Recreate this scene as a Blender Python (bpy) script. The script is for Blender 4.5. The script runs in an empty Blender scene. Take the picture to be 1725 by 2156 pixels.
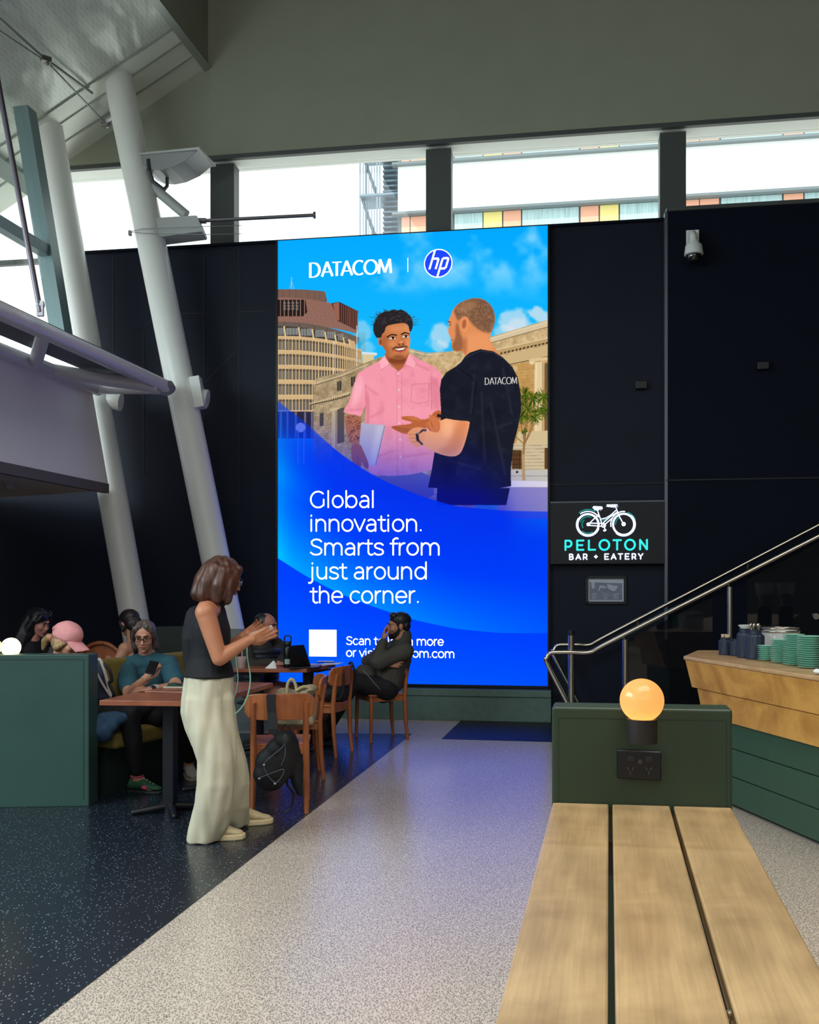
import bpy, bmesh, math, random
import numpy as np
from mathutils import Vector as V, Matrix, noise as mnoise
random.seed(5)
SC = bpy.context.scene
COL = SC.collection
PI = math.pi

# ---------------------------------------------------------------- camera
CAM_H, FPX, HX, HY = 1.45, 2000.0, 862.5, 1238.0
cam_d = bpy.data.cameras.new('camera'); cam = bpy.data.objects.new('camera', cam_d); COL.objects.link(cam)
cam.location = (0, 0, CAM_H); cam.rotation_euler = (PI / 2, 0, 0)
cam_d.sensor_fit = 'HORIZONTAL'; cam_d.sensor_width = 36.0; cam_d.lens = 36.0 * FPX / 1725.0
cam_d.shift_y = (HY - 1078.0) / 1725.0
cam_d.clip_end = 400; cam_d.clip_start = .05
SC.camera = cam

# ---------------------------------------------------------------- world, sun, daylight, added fill, exposure
world = bpy.data.worlds.new('world'); SC.world = world; world.use_nodes = True
wn = world.node_tree; wn.nodes.clear()
w_out = wn.nodes.new('ShaderNodeOutputWorld'); w_bg = wn.nodes.new('ShaderNodeBackground')
w_geo = wn.nodes.new('ShaderNodeTexCoord'); w_sep = wn.nodes.new('ShaderNodeSeparateXYZ'); w_ramp = wn.nodes.new('ShaderNodeValToRGB')
w_ramp.color_ramp.elements[0].position = .35; w_ramp.color_ramp.elements[0].color = (.85, .88, .84, 1)
w_ramp.color_ramp.elements[1].position = .56; w_ramp.color_ramp.elements[1].color = (.93, .98, 1, 1)
w_map = wn.nodes.new('ShaderNodeMath'); w_map.operation = 'MULTIPLY_ADD'; w_map.inputs[1].default_value = .5; w_map.inputs[2].default_value = .5
wn.links.new(w_geo.outputs['Generated'], w_sep.inputs[0]); wn.links.new(w_sep.outputs['Z'], w_map.inputs[0])
wn.links.new(w_map.outputs[0], w_ramp.inputs[0]); wn.links.new(w_ramp.outputs[0], w_bg.inputs['Color'])
w_bg.inputs['Strength'].default_value = 1.9
wn.links.new(w_bg.outputs[0], w_out.inputs[0])
sun_d = bpy.data.lights.new('sun', 'SUN'); sun_d.energy = 3.2; sun_d.angle = .02; sun_d.color = (1, .96, .9)
sun = bpy.data.objects.new('sun', sun_d); COL.objects.link(sun); sun.location = (0, -20, 30)
sun.rotation_euler = V((-.35, 1.0, -1.2)).to_track_quat('-Z', 'Y').to_euler()

def area(name, loc, target, sx, sy, power, col=(1, 1, 1), spread=PI):
    d = bpy.data.lights.new(name, 'AREA'); d.shape = 'RECTANGLE'; d.size = sx; d.size_y = sy; d.energy = power; d.color = col; d.spread = spread
    o = bpy.data.objects.new(name, d); COL.objects.link(o); o.location = loc
    o.rotation_euler = (V(target) - V(loc)).to_track_quat('-Z', 'Y').to_euler(); return o
area('overhead_fill', (1.2, .2, 7.8), (0.9, 1.6, 0.0), 6.5, 4.0, 300, (1, .95, .88), math.radians(125))  # added light high above the camera, brightens the near floor
area('daylight_left_glazing', (-6.2, 3.2, 4.3), (-1.0, 3.6, 0.0), 6, 2.4, 640, (.80, .95, 1))

SC.view_settings.view_transform = 'Standard'; SC.view_settings.look = 'None'
SC.view_settings.exposure = 0.0; SC.view_settings.gamma = 1.0; SC.view_settings.use_curve_mapping = False
SC.cycles.max_bounces = 8; SC.cycles.diffuse_bounces = 4; SC.cycles.glossy_bounces = 4; SC.cycles.transparent_max_bounces = 12
SC.cycles.use_denoising = True
try: SC.cycles.sample_clamp_indirect = 6.0
except Exception: pass

# ---------------------------------------------------------------- picture <-> place
def P(px, py, Y): return V(((px - HX) / FPX * Y, Y, CAM_H + (HY - py) / FPX * Y))
def PZ(px, py, z): return P(px, py, (z - CAM_H) * FPX / (HY - py))
def PF(px, py): return PZ(px, py, 0.0)
WO = V((-1.5016, 10.86, 0)); _wr = V((1.5203, 10.395, 0)); WU = (_wr - WO).normalized(); WL = (_wr - WO).length
WN = V((WU.y, -WU.x, 0))                      # out of the end wall, towards the hall
AX = V((.2058, .9786, 0))                     # long axis of the hall
AXN = V((.9786, -.2058, 0))
def W(s, t, z): return WO + WU * s + WN * t + V((0, 0, z))
def PW(px, py, t=0.):
    d = V(((px - HX) / FPX, 1, (HY - py) / FPX)); o = V((0, 0, CAM_H)); q = WO + WN * t
    k = (q - o).dot(WN) / d.dot(WN); p = o + d * k
    return p
def PWs(px, py, t=0.):
    p = PW(px, py, t); return (p - WO).dot(WU), p.z

# ---------------------------------------------------------------- materials
def lin(c):
    c = [v / 255. for v in c]
    return tuple(v / 12.92 if v <= .04045 else ((v + .055) / 1.055) ** 2.4 for v in c)
MATS = {}
def mat(name, col, rough=.6, metal=0., var=0., scale=20., bump=0., spec=.5, stretch=None, emit=None, estr=0., trans=0., alpha=1., coat=0., ior=1.45):
    if name in MATS: return MATS[name]
    m = bpy.data.materials.new(name); m.use_nodes = True; nt = m.node_tree; b = nt.nodes['Principled BSDF']; MATS[name] = m
    c = (*lin(col), 1)
    b.inputs['Base Color'].default_value = c; b.inputs['Roughness'].default_value = rough; b.inputs['Metallic'].default_value = metal
    b.inputs['Specular IOR Level'].default_value = spec; b.inputs['IOR'].default_value = ior
    if trans: b.inputs['Transmission Weight'].default_value = trans
    if alpha < 1: b.inputs['Alpha'].default_value = alpha
    if coat: b.inputs['Coat Weight'].default_value = coat; b.inputs['Coat Roughness'].default_value = .15
    if emit: b.inputs['Emission Color'].default_value = (*lin(emit), 1); b.inputs['Emission Strength'].default_value = estr
    if var or bump:
        tc = nt.nodes.new('ShaderNodeTexCoord'); mp = nt.nodes.new('ShaderNodeMapping'); nz = nt.nodes.new('ShaderNodeTexNoise')
        nz.inputs['Scale'].default_value = scale; nz.inputs['Detail'].default_value = 5
        if stretch: mp.inputs['Scale'].default_value = stretch
        nt.links.new(tc.outputs['Object'], mp.inputs[0]); nt.links.new(mp.outputs[0], nz.inputs['Vector'])
        if var:
            mr = nt.nodes.new('ShaderNodeMapRange'); mr.inputs['From Min'].default_value = .3; mr.inputs['From Max'].default_value = .7
            mr.inputs['To Min'].default_value = 1 - var; mr.inputs['To Max'].default_value = 1 + var
            hs = nt.nodes.new('ShaderNodeHueSaturation'); hs.inputs['Color'].default_value = c
            nt.links.new(nz.outputs['Fac'], mr.inputs['Value']); nt.links.new(mr.outputs[0], hs.inputs['Value']); nt.links.new(hs.outputs[0], b.inputs['Base Color'])
        if bump:
            bp = nt.nodes.new('ShaderNodeBump'); bp.inputs['Strength'].default_value = bump; bp.inputs['Distance'].default_value = .01
            nt.links.new(nz.outputs['Fac'], bp.inputs['Height']); nt.links.new(bp.outputs[0], b.inputs['Normal'])
    return m

def wood(name, c0, c1, rough=.4, scale=3., axis='Y', streak=14., patch=.35):
    if name in MATS: return MATS[name]
    m = bpy.data.materials.new(name); m.use_nodes = True; nt = m.node_tree; b = nt.nodes['Principled BSDF']; MATS[name] = m
    tc = nt.nodes.new('ShaderNodeTexCoord'); mp = nt.nodes.new('ShaderNodeMapping')
    s = {'X': (1, streak, streak), 'Y': (streak, 1, streak), 'Z': (streak, streak, 1)}[axis]; mp.inputs['Scale'].default_value = s
    n1 = nt.nodes.new('ShaderNodeTexNoise'); n1.inputs['Scale'].default_value = scale; n1.inputs['Detail'].default_value = 6; n1.inputs['Distortion'].default_value = .6
    n2 = nt.nodes.new('ShaderNodeTexNoise'); n2.inputs['Scale'].default_value = scale * 1.6; n2.inputs['Detail'].default_value = 3; n2.inputs['Distortion'].default_value = 1.2
    mix = nt.nodes.new('ShaderNodeMix'); mix.data_type = 'FLOAT'; mix.inputs[0].default_value = patch
    cr = nt.nodes.new('ShaderNodeValToRGB'); e = cr.color_ramp.elements
    e[0].position = .36; e[0].color = (*lin(c0), 1); e[1].position = .64; e[1].color = (*lin(c1), 1)
    nt.links.new(tc.outputs['Object'], mp.inputs[0]); nt.links.new(mp.outputs[0], n1.inputs['Vector']); nt.links.new(tc.outputs['Object'], n2.inputs['Vector'])
    nt.links.new(n1.outputs['Fac'], mix.inputs[2]); nt.links.new(n2.outputs['Fac'], mix.inputs[3]); nt.links.new(mix.outputs[0], cr.inputs[0]); nt.links.new(cr.outputs[0], b.inputs['Base Color'])
    b.inputs['Roughness'].default_value = rough
    m3 = nt.nodes.new('ShaderNodeMapping'); m3.inputs['Scale'].default_value = {'X': (3, 110, 110), 'Y': (110, 3, 110), 'Z': (110, 110, 3)}[axis]
    n3 = nt.nodes.new('ShaderNodeTexNoise'); n3.inputs['Scale'].default_value = 1.6; n3.inputs['Detail'].default_value = 4; n3.inputs['Distortion'].default_value = .3
    r3 = nt.nodes.new('ShaderNodeMapRange'); r3.inputs['From Min'].default_value = .3; r3.inputs['From Max'].default_value = .7; r3.inputs['To Min'].default_value = .90; r3.inputs['To Max'].default_value = 1.07
    h3 = nt.nodes.new('ShaderNodeHueSaturation'); nt.links.new(tc.outputs['Object'], m3.inputs[0]); nt.links.new(m3.outputs[0], n3.inputs['Vector']); nt.links.new(n3.outputs['Fac'], r3.inputs['Value'])
    nt.links.new(r3.outputs[0], h3.inputs['Value']); nt.links.new(cr.outputs[0], h3.inputs['Color']); nt.links.new(h3.outputs[0], b.inputs['Base Color'])
    return m

def flecked(name, base, fleck, scale, thr, rough, soft=.06, second=None, stretchy=.35, amount=1., base_var=.0):
    """sheet vinyl with short scattered flecks"""
    m = bpy.data.materials.new(name); m.use_nodes = True; nt = m.node_tree; b = nt.nodes['Principled BSDF']; MATS[name] = m
    L = nt.links.new
    tc = nt.nodes.new('ShaderNodeTexCoord')
    nd = nt.nodes.new('ShaderNodeTexNoise'); nd.inputs['Scale'].default_value = scale * .35; nd.inputs['Detail'].default_value = 1
    dm = nt.nodes.new('ShaderNodeVectorMath'); dm.operation = 'SCALE'; dm.inputs['Scale'].default_value = stretchy * 60 / scale * .1
    ad = nt.nodes.new('ShaderNodeVectorMath'); ad.operation = 'ADD'
    L(tc.outputs['Object'], nd.inputs['Vector']); L(nd.outputs['Color'], dm.inputs[0]); L(tc.outputs['Object'], ad.inputs[0]); L(dm.outputs[0], ad.inputs[1])
    prev = None
    for k, rot in enumerate((.4, 2.0, 1.2)):
        mp = nt.nodes.new('ShaderNodeMapping'); mp.inputs['Rotation'].default_value = (0, 0, rot); mp.inputs['Scale'].default_value = (1, .36, 1); mp.inputs['Location'].default_value = (k * 3.3, k * 1.7, 0)
        vo = nt.nodes.new('ShaderNodeTexVoronoi'); vo.inputs['Scale'].default_value = scale; vo.inputs['Randomness'].default_value = 1
        vo.voronoi_dimensions = '2D'
        L(ad.outputs[0], mp.inputs[0]); L(mp.outputs[0], vo.inputs['Vector'])
        mr = nt.nodes.new('ShaderNodeMapRange'); mr.inputs['From Min'].default_value = thr + soft; mr.inputs['From Max'].default_value = thr
        L(vo.outputs['Distance'], mr.inputs['Value'])
        sepc = nt.nodes.new('ShaderNodeSeparateColor'); L(vo.outputs['Color'], sepc.inputs[0])
        mu = nt.nodes.new('ShaderNodeMath'); mu.operation = 'MULTIPLY'; L(mr.outputs[0], mu.inputs[0]); 
        pw = nt.nodes.new('ShaderNodeMath'); pw.operation = 'LESS_THAN'; L(sepc.outputs[0], pw.inputs[0]); pw.inputs[1].default_value = amount
        L(pw.outputs[0], mu.inputs[1])
        if prev is None: prev = mu
        else:
            mx = nt.nodes.new('ShaderNodeMath'); mx.operation = 'MAXIMUM'; L(prev.outputs[0], mx.inputs[0]); L(mu.outputs[0], mx.inputs[1]); prev = mx
    mix = nt.nodes.new('ShaderNodeMix'); mix.data_type = 'RGBA'; mix.inputs[6].default_value = (*lin(base), 1); mix.inputs[7].default_value = (*lin(fleck), 1)
    if base_var:
        nb = nt.nodes.new('ShaderNodeTexNoise'); nb.inputs['Scale'].default_value = 55; nb.inputs['Detail'].default_value = 6; L(tc.outputs['Object'], nb.inputs['Vector'])
        mr2 = nt.nodes.new('ShaderNodeMapRange'); mr2.inputs['From Min'].default_value = .3; mr2.inputs['From Max'].default_value = .7; mr2.inputs['To Min'].default_value = 1 - base_var; mr2.inputs['To Max'].default_value = 1 + base_var
        hs = nt.nodes.new('ShaderNodeHueSaturation'); hs.inputs['Color'].default_value = (*lin(base), 1); L(nb.outputs['Fac'], mr2.inputs['Value']); L(mr2.outputs[0], hs.inputs['Value']); L(hs.outputs[0], mix.inputs[6])
    L(prev.outputs[0], mix.inputs[0]); L(mix.outputs[2], b.inputs['Base Color'])
    b.inputs['Roughness'].default_value = rough; b.inputs['Specular IOR Level'].default_value = .75
    return m

# ---------------------------------------------------------------- mesh helpers
class MB:
    def __init__(s): s.b = bmesh.new(); s.mi = 0; s.ids = []
    def _new(s, geom):
        for f in geom: f.material_index = s.mi
    def box(s, c, size, rot=None):
        hx, hy, hz = [v / 2 for v in size]; R = rot or Matrix.Identity(3); c = V(c)
        vs = [s.b.verts.new(c + R @ V((x, y, z))) for x in (-hx, hx) for y in (-hy, hy) for z in (-hz, hz)]
        for q in ((0, 1, 3, 2), (4, 6, 7, 5), (0, 4, 5, 1), (2, 3, 7, 6), (0, 2, 6, 4), (1, 5, 7, 3)):
            s.b.faces.new([vs[i] for i in q]).material_index = s.mi
        return s
    def hexa(s, bot, top):
        """closed prism between two polygons with the same vertex count"""
        a = [s.b.verts.new(V(p)) for p in bot]; t = [s.b.verts.new(V(p)) for p in top]; n = len(a)
        fs = [s.b.faces.new(a[::-1]), s.b.faces.new(t)]
        for i in range(n): fs.append(s.b.faces.new((a[i], a[(i + 1) % n], t[(i + 1) % n], t[i])))
        s._new(fs); return s
    def ext(s, poly, vec):
        v = V(vec); return s.hexa(poly, [V(p) + v for p in poly])
    def face(s, pts):
        f = s.b.faces.new([s.b.verts.new(V(p)) for p in pts]); f.material_index = s.mi; return s
    def rings(s, rings, caps=True):
        R = [[s.b.verts.new(p) for p in r] for r in rings]; n = len(R[0]); fs = []
        for a, b in zip(R[:-1], R[1:]):
            for i in range(n): fs.append(s.b.faces.new((a[i], a[(i + 1) % n], b[(i + 1) % n], b[i])))
        if caps:
            fs.append(s.b.faces.new(R[0][::-1])); fs.append(s.b.faces.new(R[-1]))
        s._new(fs); return s
    def loft(s, secs, n=20):
        rr = []
        for c, ax, ay, rx, ry in secs:
            rr.append([V(c) + V(ax) * (rx * math.cos(2 * PI * i / n)) + V(ay) * (ry * math.sin(2 * PI * i / n)) for i in range(n)])
        return s.rings(rr)
    def tube(s, pts, r, n=12, closed=False):
        pts = [V(p) for p in pts]; rs = r if isinstance(r, (list, tuple)) else [r] * len(pts)
        rr = []; up = None
        for i, p in enumerate(pts):
            if closed: d = (pts[(i + 1) % len(pts)] - pts[i - 1]).normalized()
            else: d = ((pts[i + 1] if i + 1 < len(pts) else p) - (pts[i - 1] if i else p)).normalized()
            if up is None: up = d.orthogonal().normalized()
            up = (up - d * up.dot(d)).normalized(); sd = d.cross(up)
            rr.append([p + (up * math.cos(2 * PI * k / n) + sd * math.sin(2 * PI * k / n)) * rs[i] for k in range(n)])
        if closed:
            R = [[s.b.verts.new(q) for q in r_] for r_ in rr]; fs = []
            for a in range(len(R)):
                b_ = R[(a + 1) % len(R)]; 
                for i in range(n): fs.append(s.b.faces.new((R[a][i], R[a][(i + 1) % n], b_[(i + 1) % n], b_[i])))
            s._new(fs); return s
        return s.rings(rr)
    def cyl(s, p0, p1, r0, r1=None, n=20): return s.tube([p0, p1], [r0, r0 if r1 is None else r1], n)
    def lathe(s, c, prof, n=28, axis=(0, 0, 1)):
        a = V(axis).normalized(); u = a.orthogonal().normalized(); w = a.cross(u)
        return s.rings([[V(c) + a * z + (u * math.cos(2 * PI * k / n) + w * math.sin(2 * PI * k / n)) * max(r, 1e-4) for k in range(n)] for r, z in prof])
    def ell(s, c, r, R=None, sub=3):
        M = (R.to_4x4() if R else Matrix.Identity(4)); M.translation = V(c)
        M = M @ Matrix.Diagonal((*([r] * 3 if not hasattr(r, '__len__') else r), 1))
        g = bmesh.ops.create_icosphere(s.b, subdivisions=sub, radius=1, matrix=M)
        for v in g['verts']:
            for f in v.link_faces: f.material_index = s.mi
        return s
    def cap(s, p0, r0, p1, r1, n=16):
        """tapered limb with round ends"""
        p0, p1 = V(p0), V(p1); d = (p1 - p0)
        if d.length < 1e-6: return s
        dn = d.normalized(); pts = []; rs = []
        for k in range(5):
            a = PI / 2 * (1 - k / 4); pts.append(p0 - dn * (r0 * math.sin(a))); rs.append(max(r0 * math.cos(a), r0 * .05))
        for k in range(5):
            a = PI / 2 * (k / 4); pts.append(p1 + dn * (r1 * math.sin(a))); rs.append(max(r1 * math.cos(a), r1 * .05))
        return s.tube(pts, rs, n)
    def limb(s, pts, rs, n=16):
        for i in range(len(pts) - 1): s.cap(pts[i], rs[i], pts[i + 1], rs[i + 1], n)
        return s

def build(name, mb, m, parent=None, smooth=False, bevel=0., seg=2, angle=35):
    me = bpy.data.meshes.new(name)
    bmesh.ops.recalc_face_normals(mb.b, faces=mb.b.faces)
    mb.b.to_mesh(me); mb.b.free()
    for x in (m if isinstance(m, (list, tuple)) else [m]): me.materials.append(x)
    if smooth:
        me.polygons.foreach_set('use_smooth', [True] * len(me.polygons))
        try: me.set_sharp_from_angle(angle=math.radians(50))
        except Exception: pass
    o = bpy.data.objects.new(name, me); COL.objects.link(o)
    if bevel:
        md = o.modifiers.new('bevel', 'BEVEL'); md.width = bevel; md.segments = seg; md.limit_method = 'ANGLE'; md.angle_limit = math.radians(angle)
    if parent is not None:
        o.parent = parent; o.matrix_parent_inverse = parent.matrix_basis.inverted()
    return o

def organic(name, mb, m, parent=None, voxel=.006, it=3, rough=0., freq=20., fac=.5):
    """melts overlapping volumes into one continuous surface"""
    me = bpy.data.meshes.new('tmp'); bmesh.ops.recalc_face_normals(mb.b, faces=mb.b.faces); mb.b.to_mesh(me); mb.b.free()
    o = bpy.data.objects.new(name, me); COL.objects.link(o)
    r = o.modifiers.new('r', 'REMESH'); r.mode = 'VOXEL'; r.voxel_size = voxel
    if it:
        s = o.modifiers.new('s', 'SMOOTH'); s.factor = fac; s.iterations = it
    bpy.context.view_layer.update()
    dg = bpy.context.evaluated_depsgraph_get(); ev = o.evaluated_get(dg)
    me2 = bpy.data.meshes.new_from_object(ev); o.modifiers.clear(); o.data = me2; me2.name = name; bpy.data.meshes.remove(me)
    if rough:
        n = len(me2.vertices); co = np.empty(n * 3, np.float32); me2.vertices.foreach_get('co', co); no = np.empty(n * 3, np.float32); me2.vertices.foreach_get('normal', no)
        co = co.reshape(-1, 3); no = no.reshape(-1, 3)
        fr = freq if hasattr(freq, '__len__') else (freq,) * 3
        d = np.array([mnoise.noise(V((c[0] * fr[0], c[1] * fr[1], c[2] * fr[2]))) for c in co], np.float32)
        co = co + no * (d * rough)[:, None]; me2.vertices.foreach_set('co', co.ravel())
    me2.materials.clear()
    for x in (m if isinstance(m, (list, tuple)) else [m]): me2.materials.append(x)
    me2.polygons.foreach_set('use_smooth', [True] * len(me2.polygons)); me2.update()
    if parent is not None:
        o.parent = parent; o.matrix_parent_inverse = parent.matrix_basis.inverted()
    return o

def tag(o, label, cat, group=None):
    o['label'] = label; o['category'] = cat
    if group: o['group'] = group
    return o
def thing(name, loc, label, cat, group=None, rz=0.):
    o = bpy.data.objects.new(name, None); COL.objects.link(o); o.location = loc; o.rotation_euler = (0, 0, rz); o.empty_display_size = .1
    bpy.context.view_layer.update()
    return tag(o, label, cat, group)
def struct(name, mb, m, **k):
    o = build(name, mb, m, **k); o['kind'] = 'structure'; return o
def dup(root, loc, rz, label):
    r = root.copy(); COL.objects.link(r); r.location = loc; r.rotation_euler = (0, 0, rz); r['label'] = label
    def kids(a, b):
        for ch in list(a.children):
            c = ch.copy(); COL.objects.link(c); c.parent = b; kids(ch, c)
    kids(root, r); return r

def rotz(a): return Matrix.Rotation(a, 3, 'Z')
def basis(x, y, z):
    M = Matrix((x, y, z)); M.transpose(); return M
def lerp(a, b, t): return a + (b - a) * t
def bez(pts, n=12):
    """smooth curve through points (Catmull-Rom)"""
    pts = [V(p) for p in pts]; q = [pts[0] * 2 - pts[1]] + pts + [pts[-1] * 2 - pts[-2]]; out = []
    for i in range(1, len(q) - 2):
        for k in range(n):
            t = k / n; a, b, c, d = q[i - 1], q[i], q[i + 1], q[i + 2]
            out.append(.5 * ((2 * b) + (c - a) * t + (2 * a - 5 * b + 4 * c - d) * t * t + (3 * b - a - 3 * c + d) * t ** 3))
    return out + [pts[-1]]
WB = basis(WU, -WN, V((0, 0, 1)))             # end-wall frame: x along the wall, y into it, z up

# ---------------------------------------------------------------- stroke lettering
def arc_pts(cx, cy, rx, ry, a0, a1, n=18): return [(cx + rx * math.cos(math.radians(a0 + (a1 - a0) * i / n)), cy + ry * math.sin(math.radians(a0 + (a1 - a0) * i / n))) for i in range(n + 1)]
X_ = .52; C_ = .70; A_ = .74
def glyph(ch):
    """strokes of one letter (unit em) and its advance width"""
    o = lambda cx: arc_pts(cx, X_ / 2, .235, .26, 0, 360, 30)
    S = []
    if ch == ' ': return [], .26
    if ch == 'o': return [o(.30)], .60
    if ch == 'c': return [arc_pts(.30, X_ / 2, .235, .26, 48, 312)], .53
    if ch == 'e': return [[(.065, X_ / 2), (.53, X_ / 2)] , arc_pts(.30, X_ / 2, .235, .26, 0, 318)], .59
    if ch == 'a': return [[(.46, 0), (.46, .33)], arc_pts(.275, .325, .185, .195, 0, 135), arc_pts(.25, .145, .175, .145, 90, 270), [(.25, .29), (.46, .29)], [(.25, 0), (.33, .01), (.40, .05), (.46, .12)]], .56
    if ch == 'b': return [[(.09, 0), (.09, A_)], arc_pts(.33, X_ / 2, .235, .26, 0, 360, 30)], .65
    if ch == 'd': return [[(.56, 0), (.56, A_)], arc_pts(.32, X_ / 2, .235, .26, 0, 360, 30)], .65
    if ch == 'l': return [[(.1, 0), (.1, A_)]], .24
    if ch == 'i': return [[(.1, 0), (.1, X_)], [(.1, .68), (.1, .705)]], .24
    if ch == 'j': return [[(.1, X_), (.1, -.06)] , arc_pts(-.02, -.06, .12, .13, 0, -110), [(.1, .68), (.1, .705)]], .24
    if ch == 'n': return [[(.09, 0), (.09, X_)], arc_pts(.295, .30, .205, .22, 180, 0), [(.5, .30), (.5, 0)]], .60
    if ch == 'h': return [[(.09, 0), (.09, A_)], arc_pts(.295, .30, .205, .22, 180, 0), [(.5, .30), (.5, 0)]], .60
    if ch == 'm': return [[(.09, 0), (.09, X_)], arc_pts(.275, .30, .185, .22, 180, 0), [(.46, .30), (.46, 0)], arc_pts(.645, .30, .185, .22, 180, 0), [(.83, .30), (.83, 0)]], .93
    if ch == 'u': return [[(.09, X_), (.09, .22)], arc_pts(.295, .22, .205, .22, 180, 360), [(.5, X_), (.5, 0)]], .60
    if ch == 'r': return [[(.09, 0), (.09, X_)], arc_pts(.31, .28, .22, .24, 180, 90)], .36
    if ch == 's': return [[(.43, .44), (.36, .50), (.26, .52), (.16, .505), (.09, .45), (.08, .38), (.13, .315), (.26, .27), (.39, .225), (.44, .155), (.43, .075), (.36, .02), (.25, 0), (.14, .015), (.06, .075)]], .49
    if ch == 't': return [[(.16, .66), (.16, .14)], arc_pts(.29, .14, .13, .14, 180, 300), [(.02, .5), (.33, .5)]], .37
    if ch == 'f': return [[(.13, 0), (.13, .58)], arc_pts(.27, .60, .14, .14, 180, 62), [(.01, .5), (.31, .5)]], .32
    if ch == 'v': return [[(.02, X_), (.25, .0), (.48, X_)]], .50
    if ch == '.': return [[(.1, .03), (.1, .045)]], .21
    if ch == 'G': return [arc_pts(.40, C_ / 2, .34, .36, 48, 318, 26), [(.66, .35), (.66, .09)] ], .77
    if ch == 'S': return [[(.52, .60), (.44, .67), (.31, .70), (.18, .675), (.09, .60), (.09, .50), (.16, .42), (.31, .365), (.46, .305), (.53, .22), (.52, .11), (.44, .03), (.31, 0), (.16, .02), (.05, .10)]], .60
    if ch == 'P': return [[(.09, 0), (.09, C_), (.32, C_)], arc_pts(.32, .47, .21, .23, 90, -90), [(.32, .24), (.09, .24)]], .62
    if ch == 'E': return [[(.55, C_), (.09, C_), (.09, 0), (.55, 0)], [(.09, .35), (.47, .35)]], .62
    if ch == 'L': return [[(.09, C_), (.09, 0), (.55, 0)]], .58
    if ch == 'O': return [arc_pts(.40, C_ / 2, .35, .37, 0, 360, 36)], .80
    if ch == 'T': return [[(.02, C_), (.56, C_)], [(.29, C_), (.29, 0)]], .58
    if ch == 'N': return [[(.09, 0), (.09, C_), (.58, 0), (.58, C_)]], .68
    if ch == 'B': return [[(.09, C_), (.09, 0), (.34, 0)], [(.09, C_), (.31, C_)], arc_pts(.31, .53, .18, .17, 90, -90), [(.09, .36), (.34, .36)], arc_pts(.34, .18, .2, .18, 90, -90)], .63
    if ch == 'A': return [[(.03, 0), (.33, C_), (.63, 0)], [(.13, .22), (.53, .22)]], .66
    if ch == 'R': return [[(.09, 0), (.09, C_), (.32, C_)], arc_pts(.32, .48, .2, .22, 90, -90), [(.32, .26), (.09, .26)], [(.33, .26), (.54, 0)]], .62
    if ch == 'Y': return [[(.02, C_), (.29, .32), (.56, C_)], [(.29, .32), (.29, 0)]], .58
    if ch == '+': return [[(.12, .35), (.48, .35)], [(.3, .17), (.3, .53)]], .60
    return [], .3
def strokes_mesh(mb, strokes, place, w, depth, z0, round_cap=True, wfun=None):
    """flat ribbon letters: place(x, y, h) -> point h metres off the face"""
    for st in strokes:
        n = len(st)
        closed = n > 3 and math.hypot(st[0][0] - st[-1][0], st[0][1] - st[-1][1]) < 1e-6
        # widen every segment and round every joint
        for i in range(n - 1):
            (ax, ay), (bx, by) = st[i], st[i + 1]; L = math.hypot(bx - ax, by - ay)
            if L < 1e-9: continue
            ww = w if wfun is None else wfun((bx - ax) / L, (by - ay) / L)
            nx, ny = -(by - ay) / L * ww / 2, (bx - ax) / L * ww / 2
            q = [(ax + nx, ay + ny), (ax - nx, ay - ny), (bx - nx, by - ny), (bx + nx, by + ny)]
            if depth: mb.hexa([place(x, y, z0) for x, y in q], [place(x, y, z0 + depth) for x, y in q])
            else: mb.face([place(x, y, z0) for x, y in q])
        rng_ = range(n) if round_cap else range(1, n - 1)
        for i in rng_:
            if wfun is not None and not (0 < i < n - 1): continue
            cx, cy = st[i]; ww = w
            if wfun is not None:
                (ax, ay), (bx, by) = st[i - 1], st[i + 1]; L = math.hypot(bx - ax, by - ay) or 1; ww = wfun((bx - ax) / L, (by - ay) / L)
            q = [(cx + ww / 2 * math.cos(k * PI / 6), cy + ww / 2 * math.sin(k * PI / 6)) for k in range(12)]
            if depth: mb.hexa([place(x, y, z0) for x, y in q], [place(x, y, z0 + depth) for x, y in q])
            else: mb.face([place(x, y, z0) for x, y in q])
def text_strokes(txt, track=0.):
    out = []; x = 0.
    for ch in txt:
        st, adv = glyph(ch)
        out.append([[(px + x, py) for px, py in s] for s in st]); x += adv + track
    return out, x - track
# ================================================================ SETTING
M_dark = mat('dark_navy_paint', (15, 22, 38), .55, var=.12, scale=1.4, spec=.22)
M_darkR = mat('dark_navy_panel', (10, 16, 29), .7, var=.06, scale=1.2, spec=.12)
M_upper = mat('grey_green_plaster', (140, 143, 127), .85, var=.03, scale=3)
M_floor = flecked('pale_fleck_vinyl', (196, 183, 168), (132, 123, 116), 118, .19, .24, amount=.75, base_var=.10)
M_fdark = flecked('dark_fleck_vinyl', (27, 34, 44), (124, 142, 150), 78, .11, .26, soft=.05, amount=.14, base_var=.22)
M_fmat = mat('black_entry_mat', (20, 22, 26), .5, var=.2, scale=60)
M_post = mat('grey_window_post', (70, 76, 74), .5)
M_frame = mat('teal_grey_aluminium', (112, 134, 136), .4, metal=.2)
M_glass = bpy.data.materials.new('clear_glazing'); M_glass.use_nodes = True; _n = M_glass.node_tree; _n.nodes.clear()
_o = _n.nodes.new('ShaderNodeOutputMaterial'); _t = _n.nodes.new('ShaderNodeBsdfTransparent'); _g = _n.nodes.new('ShaderNodeBsdfGlossy'); _m = _n.nodes.new('ShaderNodeMixShader')
_g.inputs['Roughness'].default_value = .02; _m.inputs[0].default_value = .05; _t.inputs[0].default_value = (.96, .985, .98, 1)
_n.links.new(_t.outputs[0], _m.inputs[1]); _n.links.new(_g.outputs[0], _m.inputs[2]); _n.links.new(_m.outputs[0], _o.inputs[0])

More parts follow.
